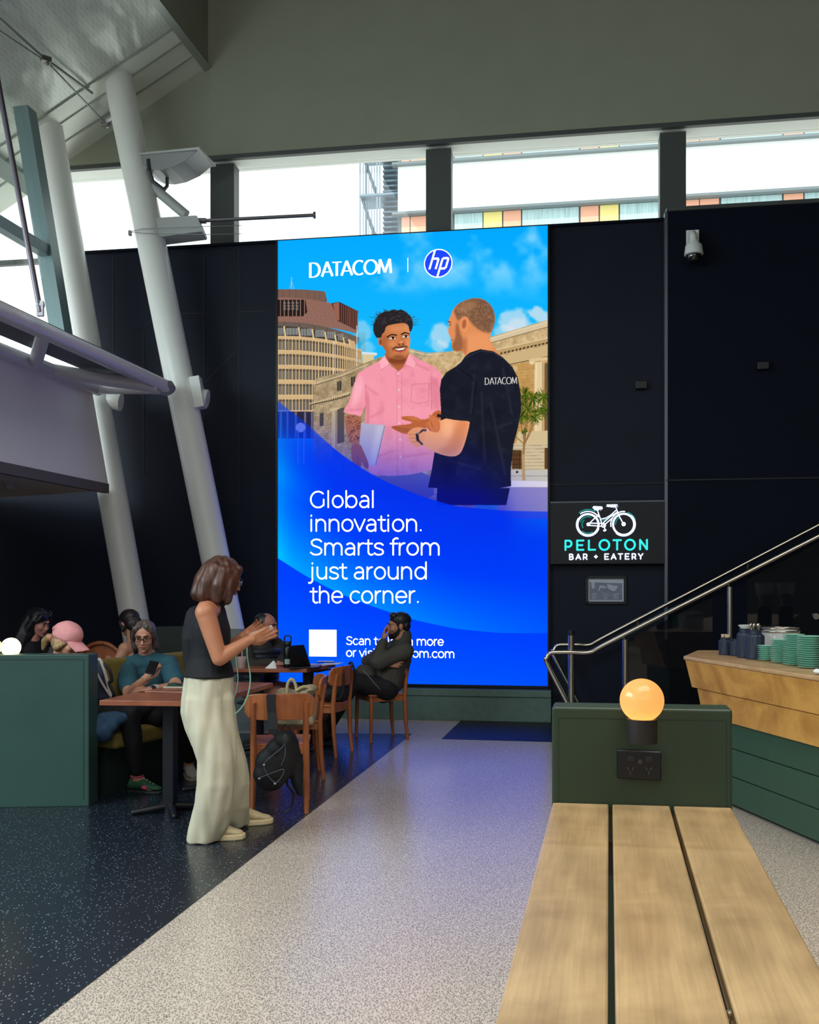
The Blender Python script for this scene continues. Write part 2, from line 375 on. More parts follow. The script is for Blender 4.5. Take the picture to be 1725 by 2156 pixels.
# floor: pale vinyl, the dark zone and the black mat are faces of one slab
fl = MB()
def at0(p, z=0.): return V((p.x, p.y, z))
d_far = PF(868, 1545); d_near = PF(80, 2156); dd = (d_near - d_far).normalized()
d_end = d_far + dd * 14.; d_left = V((-9, d_far.y + (d_far.x + 9) * .02, 0))
fl.box((0, 2.5, -.051), (26, 24, .1))
fl.mi = 1; fl.ext([V((d_left.x, d_left.y, 0)), V((d_far.x, d_far.y, 0)), V((d_end.x, d_end.y, 0)), V((-9, d_end.y, 0))], (0, 0, .0015))
fl.mi = 2; fl.ext([PF(975, 1513), PF(1300, 1520), PF(1300, 1566), PF(930, 1556)], (0, 0, .0015))
struct('floor', fl, [M_floor, M_fdark, M_fmat])

# end wall: dark lower wall left and right of the screen, proud panel at the far right
z_cl, z_hd = 5.39, 6.45
we = MB()
(sa, za), (sb, _) = PWs(205, 790), PWs(152, 530)
we.ext([W(-6.5, 0, 0), W(4.36, 0, 0), W(4.36, 0, z_cl), W(sb, 0, z_cl), W(sa, 0, za), W(-6.5, 0, za)], -WN * .3)
sR, _ = PWs(1407, 800, .10)
struct('wall_end', we, M_dark)
wr = MB(); wr.ext([W(sR, .10, 0), W(9.0, .10, 0), W(9.0, .10, z_cl + .06), W(sR, .10, z_cl + .06)], -WN * .42)
struct('wall_end_right', wr, M_darkR)
tr = MB()
tr.ext([W(sR - .035, .104, .9), W(sR - .004, .104, .9), W(sR - .004, .104, z_cl + .06), W(sR - .035, .104, z_cl + .06)], -WN * .10)
struct('trim_1', tr, mat('edge_trim', (92, 98, 108), .35, metal=.5))
# painted panel joints in relief
def strip(mb, s0, z0, s1, z1, w=.012, t=.004):
    a, b = W(s0, 0, z0), W(s1, 0, z1); d = (b - a).normalized(); n = d.cross(WN) * w / 2
    mb.ext([a + n + WN * t, b + n + WN * t, b - n + WN * t, a - n + WN * t], -WN * (t + .01))
jn = MB()
for (xa, ya), (xb, yb) in (((238, 540), (238, 1030)), ((302, 700), (302, 1000)), ((430, 530), (430, 1100)), ((503, 520), (503, 1060)), ((368, 661), (430, 660)), ((505, 657), (560, 655)), ((427, 812), (498, 740))):
    s0, q0 = PWs(xa, ya); s1, q1 = PWs(xb, yb); strip(jn, s0, q0, s1, q1)
s0, q0 = PWs(1158, 1021); s1, q1 = PWs(1402, 1018); strip(jn, s0, q0, s1, q0, .014, .012)
struct('trim_2', jn, mat('panel_joint', (16, 19, 27), .6))
jr = MB(); s0, q0 = PWs(1404, 1013, .1)
jr.ext([W(s0, .112, q0), W(9, .112, q0), W(9, .112, q0 + .016), W(s0, .112, q0 + .016)], -WN * .02)
struct('trim_3', jr, mat('panel_joint_right', (14, 16, 23), .6))
cp = MB(); cp.ext([W(sb, .03, z_cl), W(4.3, .03, z_cl), W(4.3, .03, z_cl + .03), W(sb, .03, z_cl + .03)], -WN * .36)
struct('trim_4', cp, M_darkR)
cp = MB(); cp.ext([W(sR - .02, .13, z_cl + .06), W(9, .13, z_cl + .06), W(9, .13, z_cl + .10), W(sR - .02, .13, z_cl + .10)], -WN * .46)
struct('trim_5', cp, M_post)

# upper wall above the clerestory, its soffit line, the clerestory posts and panes
up = MB(); up.ext([W(-6.5, 0, z_hd), W(10, 0, z_hd), W(10, 0, 9.6), W(-6.5, 0, 9.6)], -WN * .35)
struct('wall_end_upper', up, M_upper)
hd = MB(); hd.ext([W(-6.5, .0, z_hd - .05), W(10, .0, z_hd - .05), W(10, .0, z_hd), W(-6.5, .0, z_hd)], -WN * .06)
hs_ = MB(); hs_.ext([W(-6.5, -.06, z_hd - .02), W(10, -.06, z_hd - .02), W(10, -.06, z_hd), W(-6.5, -.06, z_hd)], -WN * .29); struct('trim_10', hs_, mat('white_soffit', (240, 246, 240), .6))
struct('trim_6', hd, M_post)
win = MB()
for x0, x1 in ((897, 950), (1390, 1445), (443, 493)):
    a, _ = PWs(x0, 400, -.12); b, _ = PWs(x1, 400, -.12)
    win.ext([W(a, -.12, z_cl + .03), W(b, -.12, z_cl + .03), W(b, -.12, z_hd - .05), W(a, -.12, z_hd - .05)], -WN * .18)
win.ext([W(-4.6, -.28, z_cl + .03), W(9, -.28, z_cl + .03), W(9, -.28, z_cl + .09), W(-4.6, -.28, z_cl + .09)], -WN * .06)
w1 = struct('window_1', win, M_post)
gl = MB(); gl.ext([W(-4.6, -.31, z_cl + .05), W(9, -.31, z_cl + .05), W(9, -.31, z_hd), W(-4.6, -.31, z_hd)], -WN * .012)
build('pane', gl, M_glass, w1)
ev = MB(); ev.ext([W(-6.5, -.36, z_hd - .02), W(10, -.36, z_hd - .02), W(10, -.36, z_hd + .3), W(-6.5, -.36, z_hd + .3)], -WN * .06)
struct('ceiling_eave', ev, mat('white_eave', (250, 252, 248), .7))

# metal-lined sloping roof on the left; closes with the end wall along its lower edge
R0 = PW(432, 142); R1 = PW(138, 341); RE = (R1 - R0); RN = AX.cross(RE).normalized()
if RN.z < 0: RN = -RN
def roof_pt(a, b): return R0 + RE * a - AX * b
M_roof = bpy.data.materials.new('perforated_metal_lining'); M_roof.use_nodes = True; MATS['roof'] = M_roof
nt = M_roof.node_tree; b = nt.nodes['Principled BSDF']; b.inputs['Metallic'].default_value = .45; b.inputs['Roughness'].default_value = .28
tc = nt.nodes.new('ShaderNodeTexCoord'); n1 = nt.nodes.new('ShaderNodeTexNoise'); n1.inputs['Scale'].default_value = 1.1; n1.inputs['Detail'].default_value = 2
mp = nt.nodes.new('ShaderNodeMapping'); mp.inputs['Rotation'].default_value = (0, 0, -.2); mp.inputs['Scale'].default_value = (3, 1.0, 1)
vo = nt.nodes.new('ShaderNodeTexVoronoi'); vo.inputs['Scale'].default_value = 45; vo.inputs['Randomness'].default_value = 0.
mr = nt.nodes.new('ShaderNodeMapRange'); mr.inputs['From Min'].default_value = .22; mr.inputs['From Max'].default_value = .3; mr.inputs['To Min'].default_value = .62; mr.inputs['To Max'].default_value = 1.
hs = nt.nodes.new('ShaderNodeHueSaturation'); hs.inputs['Color'].default_value = (*lin((196, 202, 194)), 1)
bp = nt.nodes.new('ShaderNodeBump'); bp.inputs['Strength'].default_value = .35; bp.inputs['Distance'].default_value = .12
nt.links.new(tc.outputs['Object'], mp.inputs[0]); nt.links.new(mp.outputs[0], n1.inputs['Vector']); nt.links.new(tc.outputs['Object'], vo.inputs['Vector'])
nt.links.new(vo.outputs['Distance'], mr.inputs['Value']); nt.links.new(mr.outputs[0], hs.inputs['Value']); nt.links.new(hs.outputs[0], b.inputs['Base Color'])
nt.links.new(n1.outputs['Fac'], bp.inputs['Height']); nt.links.new(bp.outputs[0], b.inputs['Normal'])
M_roofs = mat('smooth_metal_lining', (214, 218, 208), .35, metal=.3)
rf = MB()
def slab(mb, a0, a1, b0, b1, drop=0., th=.12):
    mb.ext([roof_pt(a0, b0) - RN * drop, roof_pt(a1, b0) - RN * drop, roof_pt(a1, b1) - RN * drop, roof_pt(a0, b1) - RN * drop], RN * (th + drop))
slab(rf, -.02, 1.62, .80, 14)
rf.mi = 1; slab(rf, -.02, 1.62, -.1, .80, .004)
struct('ceiling_left', rf, [M_roof, M_roofs])
sm = MB()                                        # standing joints of the lining
for b0 in (.28, .56, .80, 2.35, 3.9, 5.4): slab(sm, -.02, 1.62, b0, b0 + .022, .018, .02)
for a0 in (.0,): slab(sm, a0 - .03, a0 + .012, -.1, 14, .05, .16)
struct('trim_7', sm, mat('lining_joint', (168, 174, 168), .3, metal=.7))
gt = MB(); slab(gt, 1.20, 1.30, -.1, 14, .10, .1); struct('trim_8', gt, mat('gutter_edge', (120, 130, 126), .4, metal=.4))

# high dark ceiling over the rest of the hall, side walls, wall behind the camera with its tall glazing
ce = MB(); ce.ext([W(-1.0, 0, 9.5), W(10, 0, 9.5), V((12, -9, 9.5)), V((-3.4, -9, 9.5))], (0, 0, .2)); struct('ceiling', ce, mat('dark_ceiling', (70, 72, 68), .9))
gb = MB(); gb.ext([roof_pt(-.02, -.1), roof_pt(-.02, 20), at0(roof_pt(-.02, 20), 9.6), at0(roof_pt(-.02, -.1), 9.6)], -AXN * .12); struct('wall_left_upper', gb, M_upper)
ri = MB(); ri.ext([V((8.2, 9.5, 0)), V((8.2, -9, 0)), V((8.2, -9, 9.5)), V((8.2, 9.5, 9.5))], (.2, 0, 0)); struct('wall_right', ri, mat('right_wall_paint', (58, 60, 60), .8))
ba = MB()
for x0, x1, z0, z1 in ((-12, 12, 6.4, 9.6), (-12, -6, 0, 6.4), (7, 12, 0, 6.4), (-6, 7, 0, 3.2)): ba.box(((x0 + x1) / 2, -9, (z0 + z1) / 2), (x1 - x0, .2, z1 - z0))
struct('wall_back', ba, mat('back_wall_paint', (110, 110, 106), .8))

# leaning glazed wall on the left: corner mullion, transom, outer mullions, panes
def lean(p, dz): return p + V((-.164 * dz, 0, dz))
MB0 = P(128, 745, 9.95); gw = MB()
for k in range(0, 5):
    a = MB0 - AX * (1.9 * k) if k else MB0
    b2 = lean(a, 2.6); r_ = AXN * .085; d_ = AX * .16
    gw.hexa([a - r_, a + r_, a + r_ + d_, a - r_ + d_], [b2 - r_, b2 + r_, b2 + r_ + d_, b2 - r_ + d_])
t0 = lean(MB0, 1.02)
gw.ext([t0 + AXN * .05, t0 - AXN * .05, t0 - AXN * .05 + V((0, 0, .12)), t0 + AXN * .05 + V((0, 0, .12))], -AX * 9)
w2 = struct('window_2', gw, M_frame)
gp = MB(); a = lean(MB0, -.9); b2 = lean(MB0, 2.6); gp.ext([a, b2, b2 + AXN * .012, a + AXN * .012], -AX * 9); build('pane', gp, M_glass, w2)
lw = MB(); q0 = P(225, 1022, 10.6) - AXN * .35; q0.z = 0          # wall below the bulkhead on the far left, behind the tables
lw.ext([at0(q0 - AXN * 2.0), at0(q0 - AXN * 2.0 - AX * 14), at0(q0 - AXN * 2.0 - AX * 14, 2.6), at0(q0 - AXN * 2.0, 2.6)], -AXN * .2)
struct('wall_left', lw, M_dark)

# plinth under the screen
M_plinth = mat('screen_tinted_concrete', (84, 108, 100), .5, var=.10, scale=14, bump=.05)  # teal reflection of the screen is mixed into the concrete colour
sL, _ = PWs(586, 900); s1_, _ = PWs(1154, 900)
pl = MB(); zt = .345
pl.ext([W(-.05, .16, 0), W(WL + .03, .16, 0), W(WL + .03, .16, zt), W(-.05, .16, zt)], -WN * .17)
pl.ext([W(-.05, .18, zt - .075), W(WL + .03, .18, zt - .075), W(WL + .03, .18, zt), W(-.05, .18, zt)], -WN * .05)
struct('baseboard_end', pl, M_plinth, bevel=.004)

# ================================================================ hotel outside the clerestory
HB = 55.
hx0, hz0 = P(838, 450, HB).x, P(838, 450, HB).z
HU = V((1, -.155, 0)).normalized(); HN = V((HU.y, -HU.x, 0)); H0 = P(838, 450, HB)
def HP(u, t, z): return H0 + HU * u + HN * t + V((0, 0, z))
def hu(px): 
    d = V(((px - HX) / FPX, 1, 0)); q = V((H0.x, H0.y, 0)); k = q.dot(HN) / d.dot(HN); return (d * k - q).dot(HU)
hotel = thing('outside_building', (H0.x, H0.y, 0), 'white hotel block with orange and yellow window bands seen through the clerestory', 'building')
M_hw = mat('white_facade', (250, 250, 248), .8); M_or = mat('orange_cladding', (238, 176, 148), .7); M_ye = mat('yellow_cladding', (240, 222, 140), .7)
M_hg = mat('curtained_hotel_window', (178, 206, 208), .35, var=.25, scale=2.4, stretch=(8, 8, .3)); M_hs = mat('dark_band_frame', (112, 124, 128), .6)
wl = MB(); sp = 2.72; bh = 1.75
for z0, z1 in ((-24, -bh), (0, sp - .02), (sp + bh, 12)): wl.ext([HP(0, 0, z0), HP(hu(1860), 0, z0), HP(hu(1860), 0, z1), HP(0, 0, z1)], -HN * .4)
build('wall', wl, M_hw, hotel)
bd = MB(); 
for z0 in (-bh, sp): bd.ext([HP(0, -.25, z0), HP(hu(1860), -.25, z0), HP(hu(1860), -.25, z0 + bh), HP(0, -.25, z0 + bh)], -HN * .15)
for z0 in (-.16, sp - .02, sp - .16 + bh): bd.ext([HP(-.3, .35, z0), HP(hu(1860), .35, z0), HP(hu(1860), .35, z0 + .14), HP(-.3, .35, z0 + .14)], -HN * .5)
build('sill_band', bd, M_hs, hotel)
lay = ((845, 862, 0), (864, 897, 0), (902, 948, 0), (957, 1016, 2), (1018, 1057, 1), (1060, 1097, 0), (1100, 1219, 2), (1223, 1261, 0), (1264, 1303, 1), (1306, 1388, 2), (1392, 1440, 0), (1446, 1473, 0), (1475, 1515, 0), (1520, 1648, 2), (1652, 1693, 0), (1696, 1790, 2))
for z0, sh in ((-bh, 0), (sp, 0)):
    for x0, x1, k in lay:
        q = MB(); u0, u1 = hu(x0), hu(x1); q.ext([HP(u0, -.12, z0 + .05), HP(u1, -.12, z0 + .05), HP(u1, -.12, z0 + bh - .18), HP(u0, -.12, z0 + bh - .18)], -HN * .12)
        build(('cladding_panel', 'cladding_panel', 'window')[k], q, (M_or, M_ye, M_hg)[k], hotel)
stair = thing('outside_stair_tower', (P(795, 420, HB).x, HB, 0), 'open steel escape stair at the left end of the white hotel', 'stair tower')
st = MB(); ux = [hu(v) for v in (754, 790, 796, 836)]
for u in ux: st.box(HP(u, -.6, -10), (.09, .09, 30))
for u in (hu(754), hu(836)): st.box(HP(u, -2.4, -10), (.12, .12, 30))
for z in (-1.4, 1.36, 4.0, -4.2): st.ext([HP(ux[0], -.5, z), HP(ux[3], -.5, z), HP(ux[3], -.5, z + .12), HP(ux[0], -.5, z + .12)], -HN * 2)
build('frame', st, mat('galvanised_steel', (118, 138, 152), .5, metal=.3), stair)
sf = MB()
for z in (-1.3, 1.44, -4.1):
    for k in range(9):
        u0 = lerp(ux[1] + .2, ux[3] - .1, 0); u1 = ux[3] - .1
        sf.ext([HP(ux[2] + .1, -1.0, z + k * .3), HP(u1, -1.0, z + k * .3), HP(u1, -1.0, z + k * .3 + .1), HP(ux[2] + .1, -1.0, z + k * .3 + .1)], -HN * .9)
    sf.ext([HP(ux[0], -.8, z + 2.6), HP(ux[0] + .15, -.8, z + 2.6), HP(ux[1], -.8, z + .2), HP(ux[1] - .15, -.8, z)], -HN * .5)
    for k in range(6): sf.box(HP(lerp(ux[0], ux[1], k / 6), -.7, z + 1.3), (.05, .05, 2.4))
build('flight', sf, mat('stair_grating', (100, 120, 135), .6), stair)
# ---------------------------------------------------------------- picture shown on the LED screen
def screen_art():
    X0, Y0, X1, Y1, SS = 580.0, 468.0, 1162.0, 1450.0, 2
    Wd, Hd = int((X1 - X0) * SS), int((Y1 - Y0) * SS)
    img = np.zeros((Hd, Wd, 3), np.float32)
    gx = (np.arange(Wd, dtype=np.float32) + .5) / SS + X0
    gy = (np.arange(Hd, dtype=np.float32) + .5) / SS + Y0
    GX, GY = np.meshgrid(gx, gy)
    rng = np.random.RandomState(7)

    def z8(*p): return [(690 + .2493 * a, 600 + .2493 * b) for a, b in p]
    def z4(*p): return [(570 + .3536 * a, 460 + .3536 * b) for a, b in p]
    def z5(*p): return [(570 + .3536 * a, 960 + .3536 * b) for a, b in p]
    def r7(*p): return [(580 + .1949 * a, 580 + .1949 * b) for a, b in p]
    def r8(*p): return [(980 + .2227 * a, 580 + .2227 * b) for a, b in p]

    def noise(cell, oct_=4, seed=0):
        r = np.random.RandomState(seed); out = np.zeros((Hd, Wd), np.float32); amp, tot = 1., 0.
        for o in range(oct_):
            c = max(cell / 2 ** o, 1.5) * SS
            nh, nw = int(Hd / c) + 3, int(Wd / c) + 3
            g = r.rand(nh, nw).astype(np.float32)
            yy = np.arange(Hd) / c; xx = np.arange(Wd) / c
            yi = yy.astype(int); xi = xx.astype(int)
            fy = (yy - yi); fx = (xx - xi)
            fy = (fy * fy * (3 - 2 * fy))[:, None]; fx = (fx * fx * (3 - 2 * fx))[None, :]
            a = g[yi][:, xi]; b = g[yi][:, xi + 1]; c2 = g[yi + 1][:, xi]; d = g[yi + 1][:, xi + 1]
            out += amp * ((a * (1 - fx) + b * fx) * (1 - fy) + (c2 * (1 - fx) + d * fx) * fy)
            tot += amp; amp *= .5
        return out / tot

    def boxblur(m, r):
        r = int(max(1, r * SS))
        for ax in (0, 1):
            for _ in range(2):
                pad = [(0, 0), (0, 0)]; pad[ax] = (r + 1, r)
                c = np.cumsum(np.pad(m, pad, mode='edge'), axis=ax)
                n = m.shape[ax]
                hi = np.take(c, np.arange(2 * r + 1, n + 2 * r + 1), axis=ax)
                lo = np.take(c, np.arange(0, n), axis=ax)
                m = (hi - lo) / (2 * r + 1)
        return m

    def mask(pts):
        p = np.array(pts, np.float32)
        m = np.zeros((Hd, Wd), np.float32)
        x0 = int(max(0, (p[:, 0].min() - X0) * SS - 2)); x1 = int(min(Wd, (p[:, 0].max() - X0) * SS + 3))
        y0 = int(max(0, (p[:, 1].min() - Y0) * SS - 2)); y1 = int(min(Hd, (p[:, 1].max() - Y0) * SS + 3))
        if x1 <= x0 or y1 <= y0: return m
        gxs, gys = GX[y0:y1, x0:x1], GY[y0:y1, x0:x1]
        ins = np.zeros(gxs.shape, bool); n = len(p)
        for i in range(n):
            ax, ay = p[i]; bx, by = p[(i + 1) % n]
            if ay == by: continue
            c = ((ay > gys) != (by > gys)) & (gxs < (bx - ax) * (gys - ay) / (by - ay) + ax)
            ins ^= c
        m[y0:y1, x0:x1] = ins
        return m

    def smooth(pts, it=2):
        for _ in range(it):
            q = []
            for i in range(len(pts)):
                a = pts[i]; b = pts[(i + 1) % len(pts)]
                q += [(.75 * a[0] + .25 * b[0], .75 * a[1] + .25 * b[1]), (.25 * a[0] + .75 * b[0], .25 * a[1] + .75 * b[1])]
            pts = q
        return pts

    def put(m, col, a=1.):
        rows = np.flatnonzero(m.any(axis=1))
        if len(rows) == 0: return
        cols_ = np.flatnonzero(m[rows[0]:rows[-1] + 1].any(axis=0))
        sl = (slice(rows[0], rows[-1] + 1), slice(cols_[0], cols_[-1] + 1))
        col = np.asarray(col, np.float32)
        col = col / 255. if col.ndim == 1 else col[sl]
        al = (m[sl] * a)[..., None]
        img[sl] = img[sl] * (1 - al) + col * al

    def bbox(pts, pad):
        p = np.array(pts, np.float32)
        return (slice(int(min(Hd - 1, max(0, (p[:, 1].min() - Y0) * SS - pad))), int(max(1, min(Hd, (p[:, 1].max() - Y0) * SS + pad)))),
                slice(int(min(Wd - 1, max(0, (p[:, 0].min() - X0) * SS - pad))), int(max(1, min(Wd, (p[:, 0].max() - X0) * SS + pad)))))

    def inside(pts, sl):
        p = np.array(pts, np.float32); gxs, gys = GX[sl], GY[sl]
        ins = np.zeros(gxs.shape, bool); n = len(p)
        for i in range(n):
            ax, ay = p[i]; bx, by = p[(i + 1) % n]
            if ay == by: continue
            ins ^= ((ay > gys) != (by > gys)) & (gxs < (bx - ax) * (gys - ay) / (by - ay) + ax)
        return ins.astype(np.float32)

    def lay(m, sl, col, a, blur, clip):
        if blur: m = boxblur(m, blur)
        if clip is not None: m = m * clip[sl]
        al = (m * a)[..., None]
        img[sl] = img[sl] * (1 - al) + np.asarray(col, np.float32) / 255. * al

    def poly(pts, col, a=1., sm=0, blur=0, clip=None):
        if sm: pts = smooth(pts, sm)
        sl = bbox(pts, 3 + blur * SS * 3)
        m = inside(pts, sl); lay(m, sl, col, a, blur, clip)
        full = np.zeros((Hd, Wd), np.float32); full[sl] = m
        return full

    def ell(c, r, col, a=1., blur=0, clip=None, rot=0):
        t = np.linspace(0, 2 * math.pi, 28, endpoint=False); cr, sr = math.cos(rot), math.sin(rot)
        return poly([(c[0] + r[0] * math.cos(k) * cr - r[1] * math.sin(k) * sr, c[1] + r[0] * math.cos(k) * sr + r[1] * math.sin(k) * cr) for k in t], col, a, 0, blur, clip)

    def line(pts, w, col, a=1., blur=0, clip=None):
        sl = bbox(pts, 3 + (w + blur * 3) * SS); m = np.zeros(GX[sl].shape, np.float32)
        for (ax, ay), (bx, by) in zip(pts[:-1], pts[1:]):
            L = math.hypot(bx - ax, by - ay) or 1; nx, ny = -(by - ay) / L * w / 2, (bx - ax) / L * w / 2
            ex, ey = (bx - ax) / L * w * .3, (by - ay) / L * w * .3
            m = np.maximum(m, inside([(ax + nx - ex, ay + ny - ey), (bx + nx + ex, by + ny + ey), (bx - nx + ex, by - ny + ey), (ax - nx - ex, ay - ny - ey)], sl))
        lay(m, sl, col, a, blur, clip)

    def soften(y, w=70):
        k = np.hanning(w * SS + 1); k /= k.sum(); n = len(k) // 2
        yp = np.concatenate([y[0] - (y[1] - y[0]) * np.arange(n, 0, -1), y, y[-1] + (y[-1] - y[-2]) * np.arange(1, n + 1)])
        return np.convolve(yp, k, mode='valid')

    # sky and clouds
    t = np.clip((GY - 480) / 260, 0, 1)
    for k, (a, b) in enumerate(((2, 20), (165, 182), (252, 248))): img[..., k] = (a + (b - a) * t) / 255
    n1 = noise(60, 5, 3); n2 = noise(30, 5, 5)
    cl = np.clip((n1 - .47) * 4, 0, 1) * np.clip((GX - 800) / 120, 0, 1) * np.clip((640 - GY) / 80, 0, 1)
    put(boxblur(cl, 2), (225, 240, 250), .55)
    cl = np.clip((n2 - .45) * 4, 0, 1) * np.clip(1 - np.hypot((GX - 830) / 75, (GY - 580) / 42), 0, 1) * 2
    put(boxblur(np.clip(cl, 0, 1), 3), (170, 215, 245), .5)
    for c, r, a in (((1085, 678), (34, 26), .85), ((1140, 664), (26, 20), .95), ((1060, 700), (26, 16), .7), ((1112, 690), (40, 22), .7), ((930, 705), (24, 26), .8), ((918, 728), (20, 18), .7), ((765, 700), (22, 32), .55), ((775, 735), (24, 24), .5)):
        d = 1 - np.hypot((GX - c[0]) / r[0], (GY - c[1]) / r[1])
        put(boxblur(np.clip((d + (n2 - .5) * 1.5) * 2.6, 0, 1), 1), (222, 226, 232), a * .8)
    stone = noise(9, 3, 11); grain = noise(3, 2, 12)

    # round tower on the left
    def arc(y, drop, x0=5, x1=930, n=24, k=2.):
        return [(x0 + (x1 - x0) * i / n, y + drop * (max(0, (x0 + (x1 - x0) * i / n - 60)) / 830) ** k) for i in range(n + 1)]
    def band(ya, da, yb, db, x0, xa, xb, col, a=1.):
        return poly(r7(*(arc(ya, da, x0, xa) + arc(yb, db, x0, xb)[::-1])), col, a)
    line(r7((175, 20), (175, 150)), 1, (200, 210, 215)); line(r7((175, 60), (150, 150)), .6, (190, 190, 190)); line(r7((175, 60), (205, 150)), .6, (190, 190, 190))
    poly(r7(*(arc(148, 95, 20, 535, 24, 2.4) + [(560, 275), (535, 300), (5, 300)])), (112, 84, 74))
    for x in range(30, 530, 16): line(r7((x, 150 + 95 * (x / 850) ** 2.4), (x, 250 + 60 * (x / 850) ** 2)), .8, (150, 116, 98), .6)
    band(235, 150, 520, 110, 5, 892, 888, (140, 100, 88))
    for i in range(40):
        x = 30 + i * 22
        line(r7((x, 240 + 150 * (x / 850) ** 2), (x + 8, 505 + 105 * (x / 850) ** 2)), .7, (172, 132, 112), .55)
    for i in range(6): line(r7(*arc(280 + i * 40, 140 - i * 6, 330, 880)), .5, (120, 82, 70), .5)
    poly(r7((5, 262), (325, 262), (345, 395), (300, 440), (5, 440)), (38, 28, 28))
    for i in range(4):
        for j in range(3): poly(r7((85 + i * 45, 285 + j * 32), (115 + i * 45, 285 + j * 32), (115 + i * 45, 308 + j * 32), (85 + i * 45, 308 + j * 32)), (120, 135, 140), .7)
    for x in (55, 97, 140, 185, 228, 270, 315): line(r7((x, 255), (x, 440)), 1.6, (150, 118, 104))
    poly(r7((605, 300), (690, 285), (895, 385), (885, 595), (790, 545), (675, 490)), (62, 38, 34))
    poly(r7((620, 305), (690, 288), (692, 488), (655, 470)), (150, 96, 80))
    for x in (715, 738, 760, 784, 806, 828, 848, 868, 886): line(r7((x, 300 + (x - 700) * .46), (x, 492 + (x - 700) * .5)), 1.7, (138, 88, 74))
    band(500, 165, 560, 190, 5, 905, 890, (104, 90, 82))
    for x in (100, 265, 430, 560, 700, 800): line(r7((x, 503 + 160 * (x / 850) ** 2), (x - 15, 552 + 180 * (x / 850) ** 2)), .8, (60, 50, 48))
    band(548, 180, 1480, -6, 5, 860, 945, (206, 174, 128)); band(548, 185, 652, 110, 5, 800, 800, (60, 56, 54))
    for x0_, x1_ in ((28, 92), (115, 245), (275, 392), (430, 530), (560, 650), (675, 735), (760, 785)):
        d = 100 * (x0_ / 850) ** 2
        poly(r7((x0_, 565 + d), (x1_, 565 + d), (x1_, 640 + d), (x0_, 640 + d)), (150, 155, 152), .75)
        for k in range(1, 4): xx = x0_ + (x1_ - x0_) * k / 4; line(r7((xx, 560 + d), (xx, 645 + d)), .6, (45, 42, 42))
    for x in (100, 258, 405, 543, 650, 740, 800): line(r7((x - 6, 548 + 165 * (x / 850) ** 2), (x + 8, 655 + 120 * (x / 850) ** 2)), 3.2, (226, 196, 146))
    floors = ((688, 112, 930), (848, 78, 950), (1008, 42, 760), (1172, 8, 410), (1338, -4, 410))
    for yt, dr, xr in floors:
        band(yt, dr, yt + 116, dr * .9, 5, xr, xr, (88, 78, 68))
        i = 0; x = 2.
        while x < xr:
            w = 38 * (1 - .62 * (x / 950) ** 2)
            d = dr * (x / 890) ** 2
            g = 150 - 60 * min(1, x / 600)
            poly(r7((x, yt + 22 + d), (x + w * .7, yt + 22 + d), (x + w * .7, yt + 112 + d), (x, yt + 112 + d)), (g, g * .97, g * .88), .55)
            line(r7((x + w * .82, yt - 4 + d), (x + w * .82, yt + 118 + d)), 1.1 + x / 700, (222, 188, 138)); x += w
        line(r7(*arc(yt + 20, dr, 28, xr)), .6, (60, 52, 48), .7)
        line(r7(*arc(yt + 120, dr * .9, 28, xr)), 1., (232, 202, 152), .8)
    shade = np.clip((GX - 690) / 90, 0, 1) * (GX < 770) * (GY > 700) * (GY < 860)
    put(shade, (150, 110, 70), .2)
    line(r7((882, 540), (880, 980)), 1.3, (225, 225, 230)); line(r7((632, 715), (630, 1060)), 1.2, (225, 225, 230))
    poly(r7((935, 825), (1095, 838), (1100, 862), (1065, 870), (1060, 1000), (950, 1000)), (214, 196, 150)); poly(r7((930, 823), (1098, 836), (1098, 860), (940, 850)), (205, 225, 232))
    band(1470, 0, 1760, 0, 5, 410, 410, (46, 42, 58))
    for x in (60, 130, 220, 320, 395): line(r7((x, 1480), (x, 1760)), 4, (120, 110, 120))

    # stone hall behind the two men
    def stone_wall(pts, base, rows=None):
        m = mask(pts)
        v = (stone - .5) * 60 + (grain - .5) * 26
        put(m, np.clip((np.array(base, np.float32)[None, None] + v[..., None]) / 255, 0, 1)); return m
    mL = stone_wall(r7((412, 1190), (455, 1105), (640, 1062), (700, 1045), (860, 985), (1060, 910), (1129, 880)) + [(1000, 760), (1000, 1100), (659, 1100)], (166, 145, 112))
    for k in range(10):
        line([(660, 812 + k * 15), (760, 775 + k * 17)], .6, (112, 96, 76), .55, clip=mL)
    line(r7((420, 1190), (860, 1050)), 1.6, (120, 100, 78), clip=mL); line(r7((410, 1170), (700, 1085), (1000, 960)), 2, (205, 185, 150), clip=mL)
    for c in ((690, 1200), (840, 1150)):
        poly(r7((c[0] - 24, c[1] - 50), (c[0] + 22, c[1] - 60), (c[0] + 22, c[1] + 40), (c[0] - 24, c[1] + 52)), (58, 54, 50)); line(r7((c[0], c[1] - 50), (c[0], c[1] + 40)), .7, (150, 130, 90))
    poly(r7((360, 1385), (600, 1320), (800, 1255), (800, 1290), (600, 1350), (380, 1398)), (204, 182, 142)); line(r7((370, 1398), (600, 1352), (800, 1295)), 2.2, (84, 70, 56))
    for k in range(16): poly(r7((430 + k * 24, 1378 - k * 6.6), (440 + k * 24, 1375 - k * 6.6), (440 + k * 24, 1392 - k * 6.6), (430 + k * 24, 1395 - k * 6.6)), (90, 74, 58))
    poly(r7((590, 1440), (690, 1420), (690, 1460), (590, 1465)), (196, 176, 142)); poly(r7((610, 1460), (665, 1460), (665, 1900), (610, 1900)), (182, 165, 140)); line(r7((655, 1460), (655, 1900)), 1.5, (120, 104, 88))
    poly(r7((668, 1450), (745, 1420), (745, 1800), (668, 1820)), (88, 78, 74)); poly(r7((480, 1490), (522, 1480), (522, 1620), (480, 1630)), (70, 64, 66))
